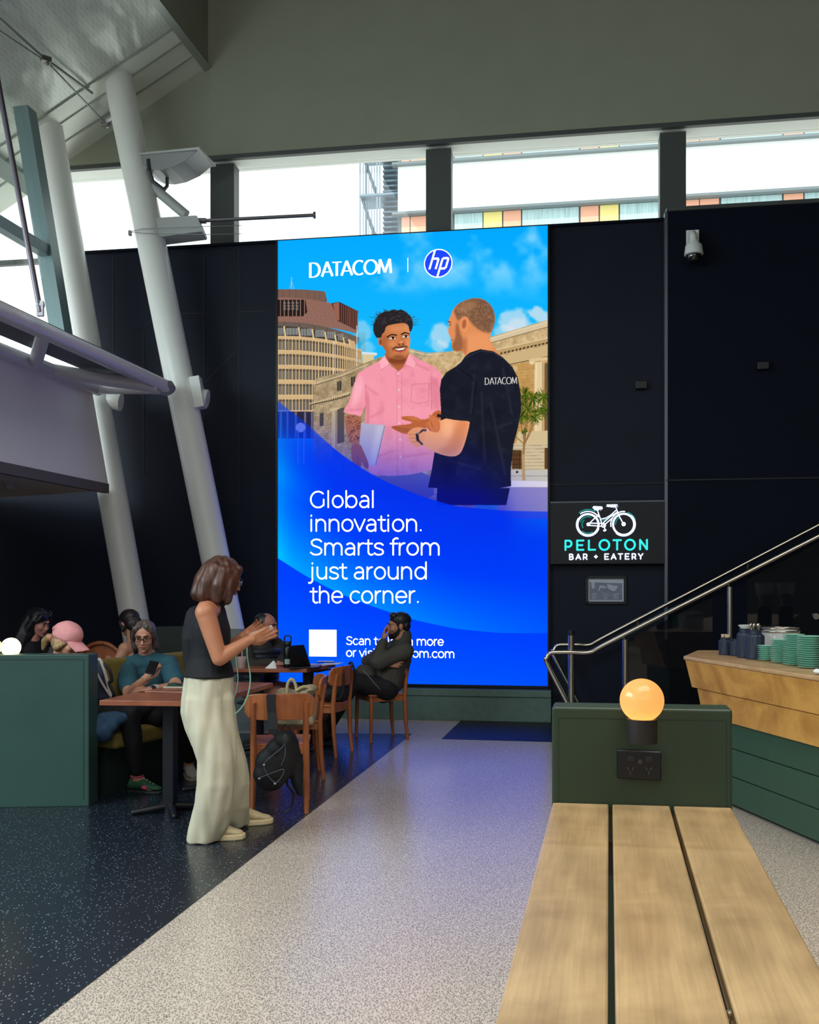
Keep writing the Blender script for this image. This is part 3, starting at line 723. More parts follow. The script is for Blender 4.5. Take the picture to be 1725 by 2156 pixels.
    for k in range(14): line(r7((415, 1500 + k * 26), (600, 1490 + k * 27)), .6, (108, 94, 82), .6)
    mC = stone_wall(z4((820, 772), (930, 800), (1080, 790), (1080, 900), (700, 900), (800, 860)), (178, 160, 128))
    line(z4((820, 785), (930, 812), (1080, 800)), 1.4, (226, 212, 180)); line(z4((900, 870), (1090, 800)), 2, (120, 100, 76), clip=mC)
    mR = stone_wall(z4((900, 835), (1080, 790), (1310, 705), (1650, 604), (1680, 600), (1680, 1640), (900, 1640)), (196, 168, 122))
    R = lambda *p: r8(*p)
    poly(R((230, 590), (805, 420), (805, 480), (230, 640)), (212, 192, 156), clip=mR)
    line(R((230, 640), (805, 480)), 1.6, (130, 106, 76)); line(R((230, 600), (805, 432)), 1, (236, 220, 186))
    poly(R((250, 720), (805, 590), (805, 640), (300, 750)), (186, 156, 108)); line(R((250, 712), (805, 585)), 1.4, (228, 206, 164))
    for k in range(13): poly(R((330 + k * 36, 730 - k * 8.2), (352 + k * 36, 724 - k * 8.2), (352 + k * 36, 742 - k * 8.2), (330 + k * 36, 750 - k * 8.2)), (84, 62, 40))
    poly(R((330, 770), (805, 655), (805, 760), (380, 850)), (202, 174, 126)); line(R((380, 850), (805, 762)), 2, (110, 84, 54))
    poly(R((430, 850), (805, 775), (805, 1640), (430, 1640)), (190, 148, 86)); mW = mask(R((430, 850), (805, 775), (805, 1640), (430, 1640)))
    put(mW * (stone - .5) * 2, (230, 200, 140), .35)
    for k in range(26): line(R((430, 900 + k * 30), (805, 870 + k * 30)), .6, (130, 96, 52), .5, clip=mW)
    poly(R((655, 820), (745, 815), (742, 1520), (650, 1520)), (222, 198, 152)); line(R((735, 820), (732, 1520)), 3, (160, 128, 84), .7); line(R((672, 830), (668, 1520)), 1.6, (244, 226, 186), .7)
    ell(R((630, 820))[0], (5.5, 5), (226, 204, 160)); ell(R((735, 800))[0], (5.5, 5), (204, 176, 130)); ell(R((470, 880))[0], (5.5, 5.5), (206, 176, 126))
    poly(R((605, 790), (780, 770), (780, 800), (605, 815)), (216, 192, 146)); poly(R((750, 830), (805, 825), (805, 1500), (750, 1500)), (110, 86, 58))
    poly(R((500, 1480), (805, 1465), (805, 1600), (480, 1590)), (206, 184, 142))
    poly(R((430, 1590), (805, 1590), (805, 1840), (430, 1840)), (202, 184, 150))
    for k in range(8): line(R((430, 1610 + k * 32), (805, 1606 + k * 32)), .8, (122, 104, 78), .8)
    poly(R((440, 1650), (535, 1650), (535, 1830), (440, 1830)), (92, 62, 34)); poly(R((750, 1630), (805, 1630), (805, 1830), (750, 1830)), (92, 62, 34))
    for k in range(1, 4): line(R((440 + k * 24, 1650), (440 + k * 24, 1830)), .8, (44, 32, 24)); line(R((440, 1650 + k * 45), (535, 1650 + k * 45)), .8, (44, 32, 24))
    poly(R((400, 1838), (805, 1838), (805, 1945), (400, 1945)), (190, 186, 178)); line(R((400, 1895), (805, 1895)), .7, (120, 116, 110)); poly(R((480, 1848), (500, 1848), (500, 1868), (480, 1868)), (20, 20, 24))
    poly(R((400, 1940), (805, 1945), (805, 2000), (400, 2000)), (216, 210, 224)); poly(R((300, 2000), (805, 2003), (805, 2300), (300, 2300)), (140, 132, 190))
    # cabbage trees
    line(R((553, 1930), (548, 1700), (560, 1560), (575, 1400), (560, 1250)), 5, (150, 116, 78)); line(R((553, 1930), (546, 1700)), 6.5, (176, 146, 106))
    for tip in ((650, 1400), (480, 1530), (520, 1380), (600, 1200), (700, 1200)): line(R((558, 1600), ((558 + tip[0]) / 2 + 6, (1600 + tip[1]) / 2), tip), 2.2, (146, 108, 70))
    for c, n, L in (((560, 1130), 60, 84), ((640, 1160), 60, 84), ((740, 1140), 60, 86), ((590, 1270), 56, 84), ((655, 1330), 50, 80), ((540, 1330), 50, 74), ((765, 1270), 60, 90), ((700, 1290), 46, 74), ((565, 1470), 24, 36), ((530, 1210), 46, 74)):
        for i in range(n):
            a = rng.rand() * 2 * math.pi; l = L * (.6 + .5 * rng.rand())
            g = .5 + .8 * rng.rand()
            line(R(c, (c[0] + l * math.cos(a), c[1] + l * math.sin(a) + .12 * l)), 1.15, (66 * g + 30 * (g > 1), 98 * g, 24 * g))

    def fabric(m, amp, cell_n, col=(0, 0, 0)): put(m * np.clip((cell_n - .5) * 2, 0, 1), col, amp)
    # first man, pink shirt
    fold = noise(16, 3, 21); fold2 = noise(40, 2, 22); weave = noise(2.5, 2, 23)
    poly(z8((360, 1590), (890, 1555), (900, 1845), (380, 1845)), (112, 116, 160), sm=1)
    mN = poly(z8((470, 560), (505, 640), (560, 690), (600, 735), (650, 690), (690, 620), (685, 560)), (176, 96, 56), sm=1)
    ell(z8((590, 640))[0], (24, 7), (112, 56, 34), .8, 3, mN)
    sh = z8((480, 600), (440, 640), (330, 700), (258, 745), (225, 830), (190, 960), (133, 1072), (210, 1098), (283, 1108), (322, 1010), (315, 1165), (350, 1598), (520, 1614), (700, 1602), (890, 1560), (905, 1400), (935, 1250), (958, 1050), (960, 740), (900, 690), (780, 630), (690, 580), (640, 690), (598, 728), (540, 690))
    mS = poly(sh, (240, 150, 168)); fabric(mS, .30, fold, (196, 92, 118)); fabric(mS, .35, 1 - fold2, (250, 178, 190)); fabric(mS, .12, weave, (205, 110, 130))
    poly(z8((322, 1010), (330, 1160), (300, 1300), (340, 1300), (360, 1000), (330, 860)), (206, 108, 130), .6, 1, 2, mS)
    poly(z8((850, 760), (955, 800), (958, 1060), (890, 1060)), (206, 106, 128), .45, 1, 4, mS)
    poly(z8((240, 780), (300, 760), (300, 900), (230, 1040), (190, 1020)), (252, 190, 198), .6, 1, 4, mS)
    line(z8((322, 840), (325, 1010)), 1.2, (200, 104, 126), .8, 0, mS); line(z8((876, 740), (880, 1060)), 1.2, (200, 104, 126), .8, 0, mS)
    line(z8((590, 730), (585, 1000), (590, 1600)), .9, (204, 112, 134), .8); line(z8((625, 740), (625, 1000), (640, 1600)), .9, (204, 112, 134), .8)
    for b in ((595, 750), (600, 885), (603, 1027), (605, 1168), (614, 1306), (615, 1452)): ell(z8(b)[0], (2, 2), (246, 216, 222)); ell(z8(b)[0], (.8, .8), (170, 110, 130))
    line(z8((712, 838), (862, 830), (850, 985), (762, 1000), (705, 985), (712, 838)), .9, (200, 100, 124), .9); line(z8((712, 850), (862, 842)), .7, (200, 100, 124), .7)
    for a_, b_ in (((330, 860), (420, 930)), ((360, 1120), (470, 1060)), ((720, 1180), (860, 1130)), ((640, 1450), (860, 1420)), ((420, 1450), (560, 1400)), ((150, 1060), (300, 1050)), ((690, 640), (860, 720))):
        line(z8(a_, b_), 3, (192, 92, 116), .45, 2, mS)
    poly(z8((480, 598), (438, 650), (452, 718), (505, 690), (522, 668)), (250, 172, 184), sm=0); poly(z8((690, 578), (742, 662), (726, 706), (664, 676), (676, 620)), (246, 166, 180)); line(z8((452, 718), (522, 668), (598, 728), (664, 676), (726, 706)), 1, (196, 98, 120), .9)
    # his head
    face = z8((478, 350), (560, 318), (640, 308), (684, 345), (694, 400), (699, 470), (692, 530), (676, 592), (640, 624), (590, 632), (540, 616), (502, 585), (478, 540), (465, 520), (448, 505), (432, 480), (424, 452), (440, 440), (455, 400))
    mF = poly(face, (202, 122, 74), sm=1)
    poly(z8((440, 420), (520, 420), (540, 640), (420, 600)), (140, 74, 42), .5, 1, 5, mF); poly(z8((640, 330), (700, 360), (700, 600), (665, 560), (670, 430)), (232, 156, 104), .55, 1, 3, mF)
    ell(z8((600, 370))[0], (20, 7), (224, 148, 98), .6, 4, mF); ell(z8((540, 500))[0], (10, 8), (228, 146, 98), .5, 4, mF); ell(z8((668, 490))[0], (6, 7), (228, 146, 98), .5, 3, mF); ell(z8((600, 612))[0], (14, 5), (90, 50, 34), .6, 3, mF)
    hair = z8((440, 448), (412, 448), (392, 410), (382, 360), (396, 310), (430, 256), (480, 222), (520, 226), (550, 204), (600, 214), (628, 206), (680, 240), (716, 286), (722, 350), (702, 402), (690, 380), (684, 342), (650, 318), (560, 330), (492, 346), (482, 400), (462, 410), (455, 440))
    mH = poly(hair, (40, 35, 38), sm=1)
    for i in range(90):
        a = rng.rand() * math.pi; cx, cy = 552 + 168 * math.cos(a), 345 - 128 * math.sin(a)
        line(z8((cx, cy), (cx + rng.randn() * 26, cy - rng.rand() * 26 + 6)), .9, (42, 37, 40) if rng.rand() < .6 else (84, 76, 78), .8)
    for i in range(40):
        a = .3 + rng.rand() * 2.4; q = .5 + .45 * rng.rand()
        line(z8((560 + 160 * q * math.cos(a), 350 - 120 * q * math.sin(a)), (560 + 160 * q * math.cos(a + .2), 350 - 120 * q * math.sin(a + .2) + 8)), 1, (88, 80, 84), .55, 0, mH)
    ell(z8((446, 480))[0], (4.5, 9), (186, 106, 64)); ell(z8((448, 482))[0], (2.4, 5.5), (120, 62, 38), .8)
    line(z8((502, 440), (540, 418), (582, 424)), 2.6, (28, 20, 18)); line(z8((622, 418), (655, 402), (692, 414)), 2.6, (28, 20, 18))
    for c in ((546, 448), (656, 434)):
        ell(z8(c)[0], (8, 2.6), (236, 222, 210)); ell(z8((c[0] + 6, c[1]))[0], (2.7, 2.6), (26, 16, 14)); line(z8((c[0] - 34, c[1] + 2), (c[0], c[1] - 12), (c[0] + 34, c[1] - 2)), 1.3, (40, 24, 18))
        line(z8((c[0] - 24, c[1] + 16), (c[0] + 24, c[1] + 15)), 1, (140, 78, 48), .7, 1)
    line(z8((622, 450), (640, 480), (655, 496)), 1.6, (150, 82, 48), .7, 1); ell(z8((622, 490))[0], (10, 5.2), (196, 112, 66)); ell(z8((606, 502))[0], (2.4, 1.4), (86, 42, 28)); ell(z8((636, 500))[0], (2.4, 1.4), (86, 42, 28)); ell(z8((622, 482))[0], (4, 2.6), (238, 168, 118), .7, 1)
    line(z8((552, 542), (575, 526), (612, 524), (648, 518), (672, 524)), 3, (44, 28, 22), .85, 1)
    poly(z8((556, 540), (612, 534), (670, 526), (655, 556), (615, 572), (575, 562)), (150, 70, 58)); poly(z8((566, 541), (612, 536), (660, 529), (640, 546), (600, 552)), (240, 234, 226)); line(z8((575, 562), (615, 572), (652, 556)), 2, (200, 104, 92))
    line(z8((540, 520), (550, 548), (560, 566)), 1.1, (130, 66, 40), .8, 1)
    # arms of the first man, notebook computer
    mT = poly(z8((148, 1086), (282, 1106), (286, 1180), (272, 1300), (278, 1345), (192, 1348), (165, 1260), (145, 1170)), (168, 104, 78), sm=1)
    for i in range(26):
        cx, cy = 165 + rng.rand() * 100, 1100 + rng.rand() * 230
        line(z8((cx, cy), (cx + 18 + rng.rand() * 20, cy + rng.randn() * 26)), 1.6, (86, 50, 48), .8, 0, mT)
    line(z8((175, 1130), (215, 1150), (245, 1240), (205, 1310)), 2, (206, 120, 84), .9, 0, mT)
    mLap = poly(z8((284, 1168), (478, 1182), (488, 1200), (412, 1515), (390, 1531), (300, 1515), (268, 1330)), (178, 174, 196)); poly(z8((420, 1180), (478, 1182), (410, 1515), (350, 1525)), (214, 210, 224), .6, 0, 5, mLap); line(z8((482, 1192), (408, 1516)), 1.4, (110, 108, 130))
    poly(z8((194, 1345), (276, 1340), (302, 1400), (348, 1505), (345, 1552), (312, 1548), (282, 1474), (292, 1535), (230, 1545), (206, 1480)), (150, 90, 92), sm=1); line(z8((250, 1440), (262, 1530)), 1, (104, 58, 64), .8)
    mA = poly(z8((885, 1080), (958, 1048), (958, 1135), (880, 1202), (800, 1215), (760, 1228), (700, 1262), (640, 1258), (560, 1222), (528, 1196), (600, 1184), (690, 1176), (724, 1158), (628, 1138), (618, 1112), (680, 1106), (744, 1112), (800, 1142), (880, 1120)), (184, 98, 56), sm=1)
    line(z8((545, 1195), (640, 1215), (700, 1222)), 1, (110, 52, 30), .8); line(z8((560, 1212), (650, 1236), (720, 1236)), 1, (110, 52, 30), .8); poly(z8((640, 1112), (740, 1120), (800, 1150), (700, 1130)), (216, 130, 84), .7, 0, 1, mA)
    # second man, dark tee
    poly(z8((925, 1715), (1540, 1715), (1510, 1860), (920, 1860)), (24, 28, 52))
    head2 = z8((1046, 540), (1050, 480), (1040, 446), (1014, 392), (1027, 345), (1017, 308), (1040, 260), (1058, 205), (1110, 150), (1200, 114), (1280, 108), (1350, 138), (1400, 200), (1419, 280), (1402, 360), (1376, 420), (1372, 470), (1420, 552), (1490, 620), (1165, 615), (1152, 580), (1138, 560), (1080, 564))
    mH2 = poly(head2, (222, 140, 88), sm=1)
    m = poly(z8((1062, 215), (1110, 150), (1200, 110), (1280, 104), (1355, 138), (1404, 200), (1424, 280), (1402, 366), (1376, 410), (1290, 388), (1210, 320), (1180, 262), (1130, 268), (1104, 310), (1086, 270)), (112, 80, 60), .92, 1, 2, mH2)
    put(m * np.clip((grain - .45) * 3, 0, 1), (176, 134, 102), .5); poly(z8((1080, 210), (1150, 150), (1250, 125), (1240, 200), (1130, 250)), (176, 128, 92), .6, 1, 4, mH2)
    poly(z8((1095, 300), (1118, 400), (1146, 470), (1142, 555), (1080, 566), (1046, 545), (1052, 500), (1084, 440), (1080, 360)), (128, 82, 56), .75, 1, 2, mH2)
    poly(z8((1180, 400), (1380, 420), (1420, 560), (1190, 600), (1150, 520)), (240, 160, 106), .5, 1, 5, mH2); poly(z8((1150, 430), (1180, 460), (1170, 600), (1140, 560)), (150, 84, 52), .6, 1, 3, mH2)
    ell(z8((1158, 332))[0], (8.4, 16), (232, 146, 94), rot=.12); ell(z8((1154, 330))[0], (4.4, 10), (156, 82, 50), .8, 1, rot=.12); line(z8((1140, 390), (1130, 398)), 2, (220, 130, 84))
    line(z8((1018, 308), (1040, 318)), 2, (50, 32, 26)); line(z8((1028, 336), (1046, 338)), 1.3, (60, 40, 30)); line(z8((1042, 462), (1062, 462)), 1.2, (150, 70, 60))
    tee = z8((1160, 605), (1200, 572), (1290, 542), (1400, 560), (1480, 610), (1560, 690), (1606, 780), (1632, 920), (1636, 1050), (1610, 1200), (1570, 1350), (1548, 1560), (1550, 1700), (1400, 1722), (1250, 1728), (848, 1712), (880, 1560), (905, 1400), (960, 1100), (948, 880), (960, 800), (1000, 740), (1080, 690), (1130, 650))
    mT2 = poly(tee, (26, 29, 41)); fabric(mT2, .45, fold, (46, 52, 68)); fabric(mT2, .5, 1 - fold2, (14, 15, 24))
    for a_, b_ in (((1380, 1000), (1500, 1600)), ((1300, 900), (1330, 1500)), ((1480, 700), (1560, 1100)), ((1240, 760), (1210, 1080)), ((1100, 1500), (1300, 1560)), ((1450, 1200), (1560, 1160))): line(z8(a_, b_), 3, (58, 64, 80), .5, 2, mT2)
    line(z8((1110, 705), (1200, 770), (1255, 820), (1228, 1090)), 1.6, (12, 13, 20), .9); line(z8((1168, 612), (1290, 556), (1400, 572), (1478, 618)), 1.2, (60, 66, 84), .9)
    mA2 = poly(z8((958, 1112), (1202, 1142), (1196, 1200), (1160, 1340), (1124, 1425), (1070, 1452), (980, 1440), (880, 1402), (790, 1342), (752, 1300), (748, 1258), (790, 1225), (860, 1236), (935, 1244)), (236, 160, 114), sm=1)
    poly(z8((1100, 1130), (1200, 1142), (1150, 1340), (1060, 1450), (900, 1400), (1020, 1360)), (200, 116, 74), .55, 1, 5, mA2); poly(z8((980, 1130), (1060, 1140), (1050, 1280), (960, 1290)), (250, 184, 140), .6, 1, 4, mA2)
    poly(z8((858, 1094), (885, 1100), (950, 1138), (952, 1244), (880, 1244), (834, 1208), (828, 1176), (862, 1150), (858, 1120)), (202, 116, 72), sm=1); line(z8((868, 1150), (890, 1200)), 1.1, (126, 60, 36), .8); line(z8((842, 1180), (868, 1232)), 1.1, (126, 60, 36), .8)
    poly(z8((832, 1220), (790, 1200), (735, 1202), (690, 1230), (668, 1262), (692, 1316), (716, 1350), (768, 1376), (805, 1340), (822, 1270)), (230, 150, 104), sm=1)
    for k in range(3): line(z8((690 + k * 12, 1260 + k * 34), (740 + k * 12, 1262 + k * 30)), 1, (160, 88, 56), .8)
    line(z8((832, 1226), (805, 1226), (756, 1262), (762, 1310), (800, 1346)), 4.4, (66, 58, 66)); line(z8((756, 1262), (762, 1310)), 6, (40, 36, 44)); line(z8((780, 1232), (760, 1262)), 1.2, (190, 186, 196))
    line(z8((932, 1102), (1080, 1128), (1222, 1140)), 6.5, (30, 33, 45)); line(z8((932, 1112), (1080, 1138), (1222, 1150)), 1.2, (12, 13, 20))
    # blue sweep over the lower half
    cx = np.array([580, 586, 605, 637, 669, 711, 768, 817, 888, 959, 1058, 1153, 1170]); cy = np.array([840, 845, 860, 884, 913, 951, 990, 1016, 1045, 1066, 1075, 1077, 1077])
    yc = soften(np.interp(gx, cx, cy))[None, :]
    yfade = np.interp(gx, [580, 690, 800, 900, 1000, 1090, 1160], [830, 860, 880, 890, 900, 960, 1000])[None, :]
    tint = np.clip((GY - yfade) / (150.), 0, 1) ** 1.3 * np.interp(gx, [580, 1060, 1090, 1162], [.92, .92, .5, .25])[None, :]
    tint = np.where(GY < yc, tint * .82, tint)
    lum = (img * np.array([.3, .55, .15])).sum(-1, keepdims=True)
    blued = np.clip(np.concatenate([lum * .22, lum * .26 + .02, .5 + lum * .5], -1), 0, 1)
    img[:] = img * (1 - tint[..., None]) + blued * tint[..., None]
    below = np.clip((GY - yc) * 2, 0, 1)
    s2x = [580, 588, 641, 711, 782, 863, 959, 1054, 1153, 1162]; s2y = [1172, 1177, 1211, 1248, 1276, 1303, 1324, 1333, 1333, 1333]
    y2 = soften(np.interp(gx, s2x, s2y))[None, :]
    s3y = np.interp(gx, [580, 651, 747, 924, 1162], [1282, 1317, 1352, 1402, 1434]); s3y = soften(s3y)[None, :]
    d = np.clip((GY - yc) / 300, 0, 1)
    base = np.stack([np.zeros_like(GX), .19 + .10 * d + .05 * np.clip((700 - GX) / 120, 0, 1), np.full_like(GX, .93) + .07 * d], -1)
    gl = np.exp(-((GX - 585) / 60) ** 2) * np.exp(-((GY - 985 - .8 * (GX - 585)) / 60) ** 2)
    base[..., 1] += .16 * gl + .10 * np.exp(-((GX - 586) / 22) ** 2) * np.clip((GY - 860) / 60, 0, 1)
    near = np.clip(1 - (y2 - GY) / np.interp(gx, [585, 800, 1160], [150, 130, 110])[None, :], 0, 1) * (GY <= y2) * np.interp(gx, [585, 700, 900, 1162], [.30, .30, .20, .06])[None, :]
    base[..., 1] += near
    lowd = (GY > y2); base[..., 1] = np.where(lowd, .30 + .05 * np.clip((s3y - GY) / -80, -1, 1), base[..., 1]); base[..., 2] = np.where(lowd, .98, base[..., 2])
    a_below = np.interp(GY - yc, [0, 70, 140], [.86, .93, 1.])
    st = ((GX < 700) & (GY < 1000)); a_below = np.where(st, np.minimum(a_below, .55 + .45 * np.clip((GY - 900) / 100, 0, 1)), a_below)
    fadeR = np.clip((GX - 1050) / 60, 0, 1) * np.clip(1 - (GY - yc) / 60, 0, 1)
    a_below = a_below * (1 - .25 * fadeR)
    put(below * a_below, np.clip(base, 0, 1))
    ell((633, 900), (10, 10), (120, 140, 255), .7)
    for x in (628, 640): line([(x, 905), (x, 975)], 3, (40, 90, 255), .6)
    return img, (X0, Y0, SS)

# ================================================================ LED screen
img, (IX0, IY0, ISS) = screen_art()
TS = .05                                          # face of the screen stands proud of the wall
c00 = PW(585.5, 507, TS); c10 = PW(1156, 474.5, TS); c11 = PW(1153.5, 1443, TS); c01 = PW(587, 1437, TS)
s_l, s_r = (c00 - WO).dot(WU), (c11 - WO).dot(WU); z_t, z_b = (c00.z + c10.z) / 2, (c01.z + c11.z) / 2
def toimg(p):
    k = FPX / p.y; return HX + p.x * k, HY - (p.z - CAM_H) * k
screen = thing('led_screen', W((s_l + s_r) / 2, 0, 0), 'tall lit video wall with an advertisement of two men talking in front of stone buildings', 'screen')
NU, NVV = 640, 1080
us = np.linspace(s_l, s_r, NU + 1); zs = np.linspace(z_b, z_t, NVV + 1)
UU, ZZ = np.meshgrid(us, zs)
co = np.empty((NVV + 1, NU + 1, 3), np.float32)
for k in range(3): co[..., k] = WO[k] + WU[k] * UU + WN[k] * TS
co[..., 2] = ZZ
kx = FPX / co[..., 1]; pxs = HX + co[..., 0] * kx; pys = HY - (co[..., 2] - CAM_H) * kx
fx = np.clip((pxs - IX0) * ISS - .5, 0, img.shape[1] - 1.01); fy = np.clip((pys - IY0) * ISS - .5, 0, img.shape[0] - 1.01)
xi, yi = fx.astype(int), fy.astype(int); ax, ay = (fx - xi)[..., None], (fy - yi)[..., None]
cimg = (img[yi, xi] * (1 - ax) + img[yi, xi + 1] * ax) * (1 - ay) + (img[yi + 1, xi] * (1 - ax) + img[yi + 1, xi + 1] * ax) * ay
cimg = np.clip(cimg, 0, 1); clin = np.where(cimg <= .04045, cimg / 12.92, ((cimg + .055) / 1.055) ** 2.4)
me = bpy.data.meshes.new('display')
idx = np.arange((NVV + 1) * (NU + 1)).reshape(NVV + 1, NU + 1)
quads = np.stack([idx[:-1, :-1], idx[:-1, 1:], idx[1:, 1:], idx[1:, :-1]], -1).reshape(-1, 4)
me.vertices.add(co.size // 3); me.vertices.foreach_set('co', co.ravel())
me.loops.add(quads.size); me.loops.foreach_set('vertex_index', quads.ravel().astype(np.int32))
me.polygons.add(len(quads)); me.polygons.foreach_set('loop_start', np.arange(0, quads.size, 4, dtype=np.int32))
me.update(calc_edges=True); me.validate()
at = me.color_attributes.new('picture', 'FLOAT_COLOR', 'POINT')
rgba = np.ones((clin.shape[0] * clin.shape[1], 4), np.float32); rgba[:, :3] = clin.reshape(-1, 3); at.data.foreach_set('color', rgba.ravel())
M_led = bpy.data.materials.new('led_picture'); M_led.use_nodes = True; nt = M_led.node_tree; nt.nodes.clear()
o_ = nt.nodes.new('ShaderNodeOutputMaterial'); em = nt.nodes.new('ShaderNodeEmission'); va = nt.nodes.new('ShaderNodeVertexColor'); va.layer_name = 'picture'
em.inputs['Strength'].default_value = 1.05
nt.links.new(va.outputs[0], em.inputs[0]); nt.links.new(em.outputs[0], o_.inputs[0])
me.materials.append(M_led)
disp = bpy.data.objects.new('display', me); COL.objects.link(disp); disp.parent = screen; disp.matrix_parent_inverse = screen.matrix_basis.inverted()
fr = MB(); fw = .022
fr.box(WO + WU * ((s_l + s_r) / 2) + WN * .02 + V((0, 0, (z_t + z_b) / 2)), (s_r - s_l + .02, .055, z_t - z_b + .02), WB)
build('cabinet', fr, mat('screen_cabinet', (16, 18, 24), .4), screen)
fr = MB()
for sa_, sb_ in ((s_l - fw, s_l), (s_r, s_r + fw)): fr.ext([W(sa_, 0, z_b - .03), W(sb_, 0, z_b - .03), W(sb_, 0, z_t), W(sa_, 0, z_t)], WN * .07)
fr.ext([W(s_l - fw, 0, z_b - .03), W(s_r + fw, 0, z_b - .03), W(s_r + fw, 0, z_b), W(s_l - fw, 0, z_b)], WN * .07)
build('frame', fr, mat('screen_frame', (20, 23, 30), .35, metal=.4), screen)
M_wh = mat('lit_white', (255, 255, 255), .5, emit=(255, 255, 255), estr=1.05)
M_wh2 = mat('printed_silver', (190, 186, 180), .5, emit=(186, 182, 178), estr=.9)
def on_px(x0, y0, x1, y1, em_px=1., t=TS):
    """frame for lettering whose baseline runs between two places on the screen face"""
    a, za_ = PWs(x0, y0, t); b_, zb_ = PWs(x1, y1, t); o = W(a, t, za_); d = W(b_, t, zb_) - o
    ex = d.normalized(); ez = V((0, 0, 1)); L = d.length
    return o, ex, ez, L
def put_text(name, txt, x0, y0, x1, y1, capx, w, m, parent, depth=0., t=TS, h=.002, track=0., single=False):
    o, ex, ez, L = on_px(x0, y0, x1, y1, t=t); st, adv = text_strokes(txt, track)
    xs = [p[0] for g in st for s in g for p in s]; lo, hi = min(xs) - w / 2, max(xs) + w / 2
    sx = L / (hi - lo); sz = capx * o.y / FPX / C_
    place = lambda x, y, hh: o + ex * ((x - lo) * sx) + ez * (y * sz) + WN * hh
    words, cur = [], []
    for ch, g in zip(txt, st):
        if ch == ' ': words.append(cur); cur = []
        else: cur.append(g)
    words.append(cur)
    if single: words = [[g] for w_ in words for g in w_]
    for wd in words:
        mb = MB()
        for g in wd: strokes_mesh(mb, g, place, w, depth, h)
        build(name, mb, m, parent)
for txt, x0, x1, y in (('Global', 653, 787, 1068), ('innovation.', 654, 888, 1118), ('Smarts from', 653, 926, 1168), ('just around', 649, 899, 1218.5), ('the corner.', 652, 882, 1269)):
    put_text('headline_word', txt, x0, y, x1, y + .2, 32.5, .074, M_wh, screen)
put_text('footer_word', 'Scan to learn more', 729, 1357, 935, 1359, 16.5, .095, M_wh, screen)
put_text('footer_word', 'or visit datacom.com', 729, 1382, 957, 1385, 16.5, .095, M_wh, screen)
# flared company lettering: thick stems, thin cross strokes
def DATA(mb, place):
    wf = lambda dx, dy: .055 + .085 * abs(dy)
    x = 0.
    L = [([[(.07, 0), (.07, .70)], [(.0, 0), (.3, 0)], [(.0, .7), (.3, .7)], arc_pts(.28, .35, .30, .335, 88, -88, 16)], .70),
         ([[(.02, 0), (.30, .72)], [(.30, .72), (.60, 0)], [(.10, .22), (.50, .22)]], .58),
         ([[(.0, .68), (.52, .68)], [(.26, .68), (.26, 0)]], .50),
         ([[(.02, 0), (.30, .72)], [(.30, .72), (.60, 0)], [(.10, .22), (.50, .22)]], .64),
         ([arc_pts(.36, .35, .32, .345, 52, 308, 20)], .62), ([arc_pts(.36, .35, .33, .345, 0, 360, 30)], .76),
         ([[(.04, 0), (.11, .70)], [(.11, .70), (.37, .06)], [(.37, .06), (.63, .70)], [(.63, .70), (.70, 0)]], .74)]
    segs = []
    for g, adv in L:
        segs.append([[(a + x, b_) for a, b_ in s] for s in g]); x += adv
    return segs, x, wf
def put_datacom(name, x0, y0, x1, y1, capx, m, parent, t=TS, curve=0., wk=1.):
    segs, adv, wf = DATA(None, None); o, ex, ez, L = on_px(x0, y0, x1, y1, t=t); sx = L / adv; sz = capx * o.y / FPX / .7
    mb = MB(); place = lambda x, y, hh: o + ex * (x * sx) + ez * (y * sz + curve * ((x / adv - .5) ** 2 - .25)) + WN * hh
    for g in segs: strokes_mesh(mb, g, place, .1, 0, .002, False, lambda a, b_: wf(a, b_) * wk)
    return build(name, mb, m, parent)
put_datacom('company_name', 651, 584, 825, 575, 29.5, M_wh, screen)
put_datacom('shirt_lettering', 1021, 810, 1089, 808, 14, M_wh2, screen, wk=.75)
dv = MB(); a, z0 = PWs(859, 573, TS); b_, z1 = PWs(859, 543, TS); dv.ext([W(a - .004, TS + .002, z0), W(a + .004, TS + .002, z0), W(a + .004, TS + .002, z1), W(a - .004, TS + .002, z1)], WN * .001); build('divider', dv, M_wh, screen)
# round blue badge with two slanted letters
bs, bz = PWs(923, 554.5, TS); br = 29.5 * (WO.y - .08) / FPX; bc = W(bs, TS, bz)
def disc(r, h): return [bc + WU * (r * math.cos(k * PI / 32)) + V((0, 0, r * math.sin(k * PI / 32))) + WN * h for k in range(64)]
bg = MB(); bg.face(disc(br, .002)); badge = build('badge', bg, M_wh, screen)
bg = MB(); bg.face(disc(br * .93, .003)); build('badge_field', bg, mat('lit_blue', (0, 52, 235), .5, emit=(2, 52, 232), estr=1.05), badge)
lg = MB(); pl_ = lambda x, y, hh: bc + WU * ((x + .30 * y) * br) + V((0, 0, y * br)) + WN * hh
strokes_mesh(lg, [[(-.50, -.40), (-.50, .93)], [(-.50, .33), (-.14, .33), (-.06, .25), (-.06, -.40)], [(.22, -.93), (.22, .33)], [(.22, .33), (.55, .33), (.63, .25), (.63, -.30), (.55, -.38), (.22, -.38)]], pl_, .145, 0, .004, False)
build('badge_letters', lg, M_wh, badge)
qr = MB(); a, z0 = PWs(651, 1382, TS); b_, z1 = PWs(709, 1326, TS); qr.ext([W(a, TS + .001, z0), W(b_, TS + .001, z0), W(b_, TS + .001, z1), W(a, TS + .001, z1)], WN * .001); build('white_tile', qr, M_wh, screen)

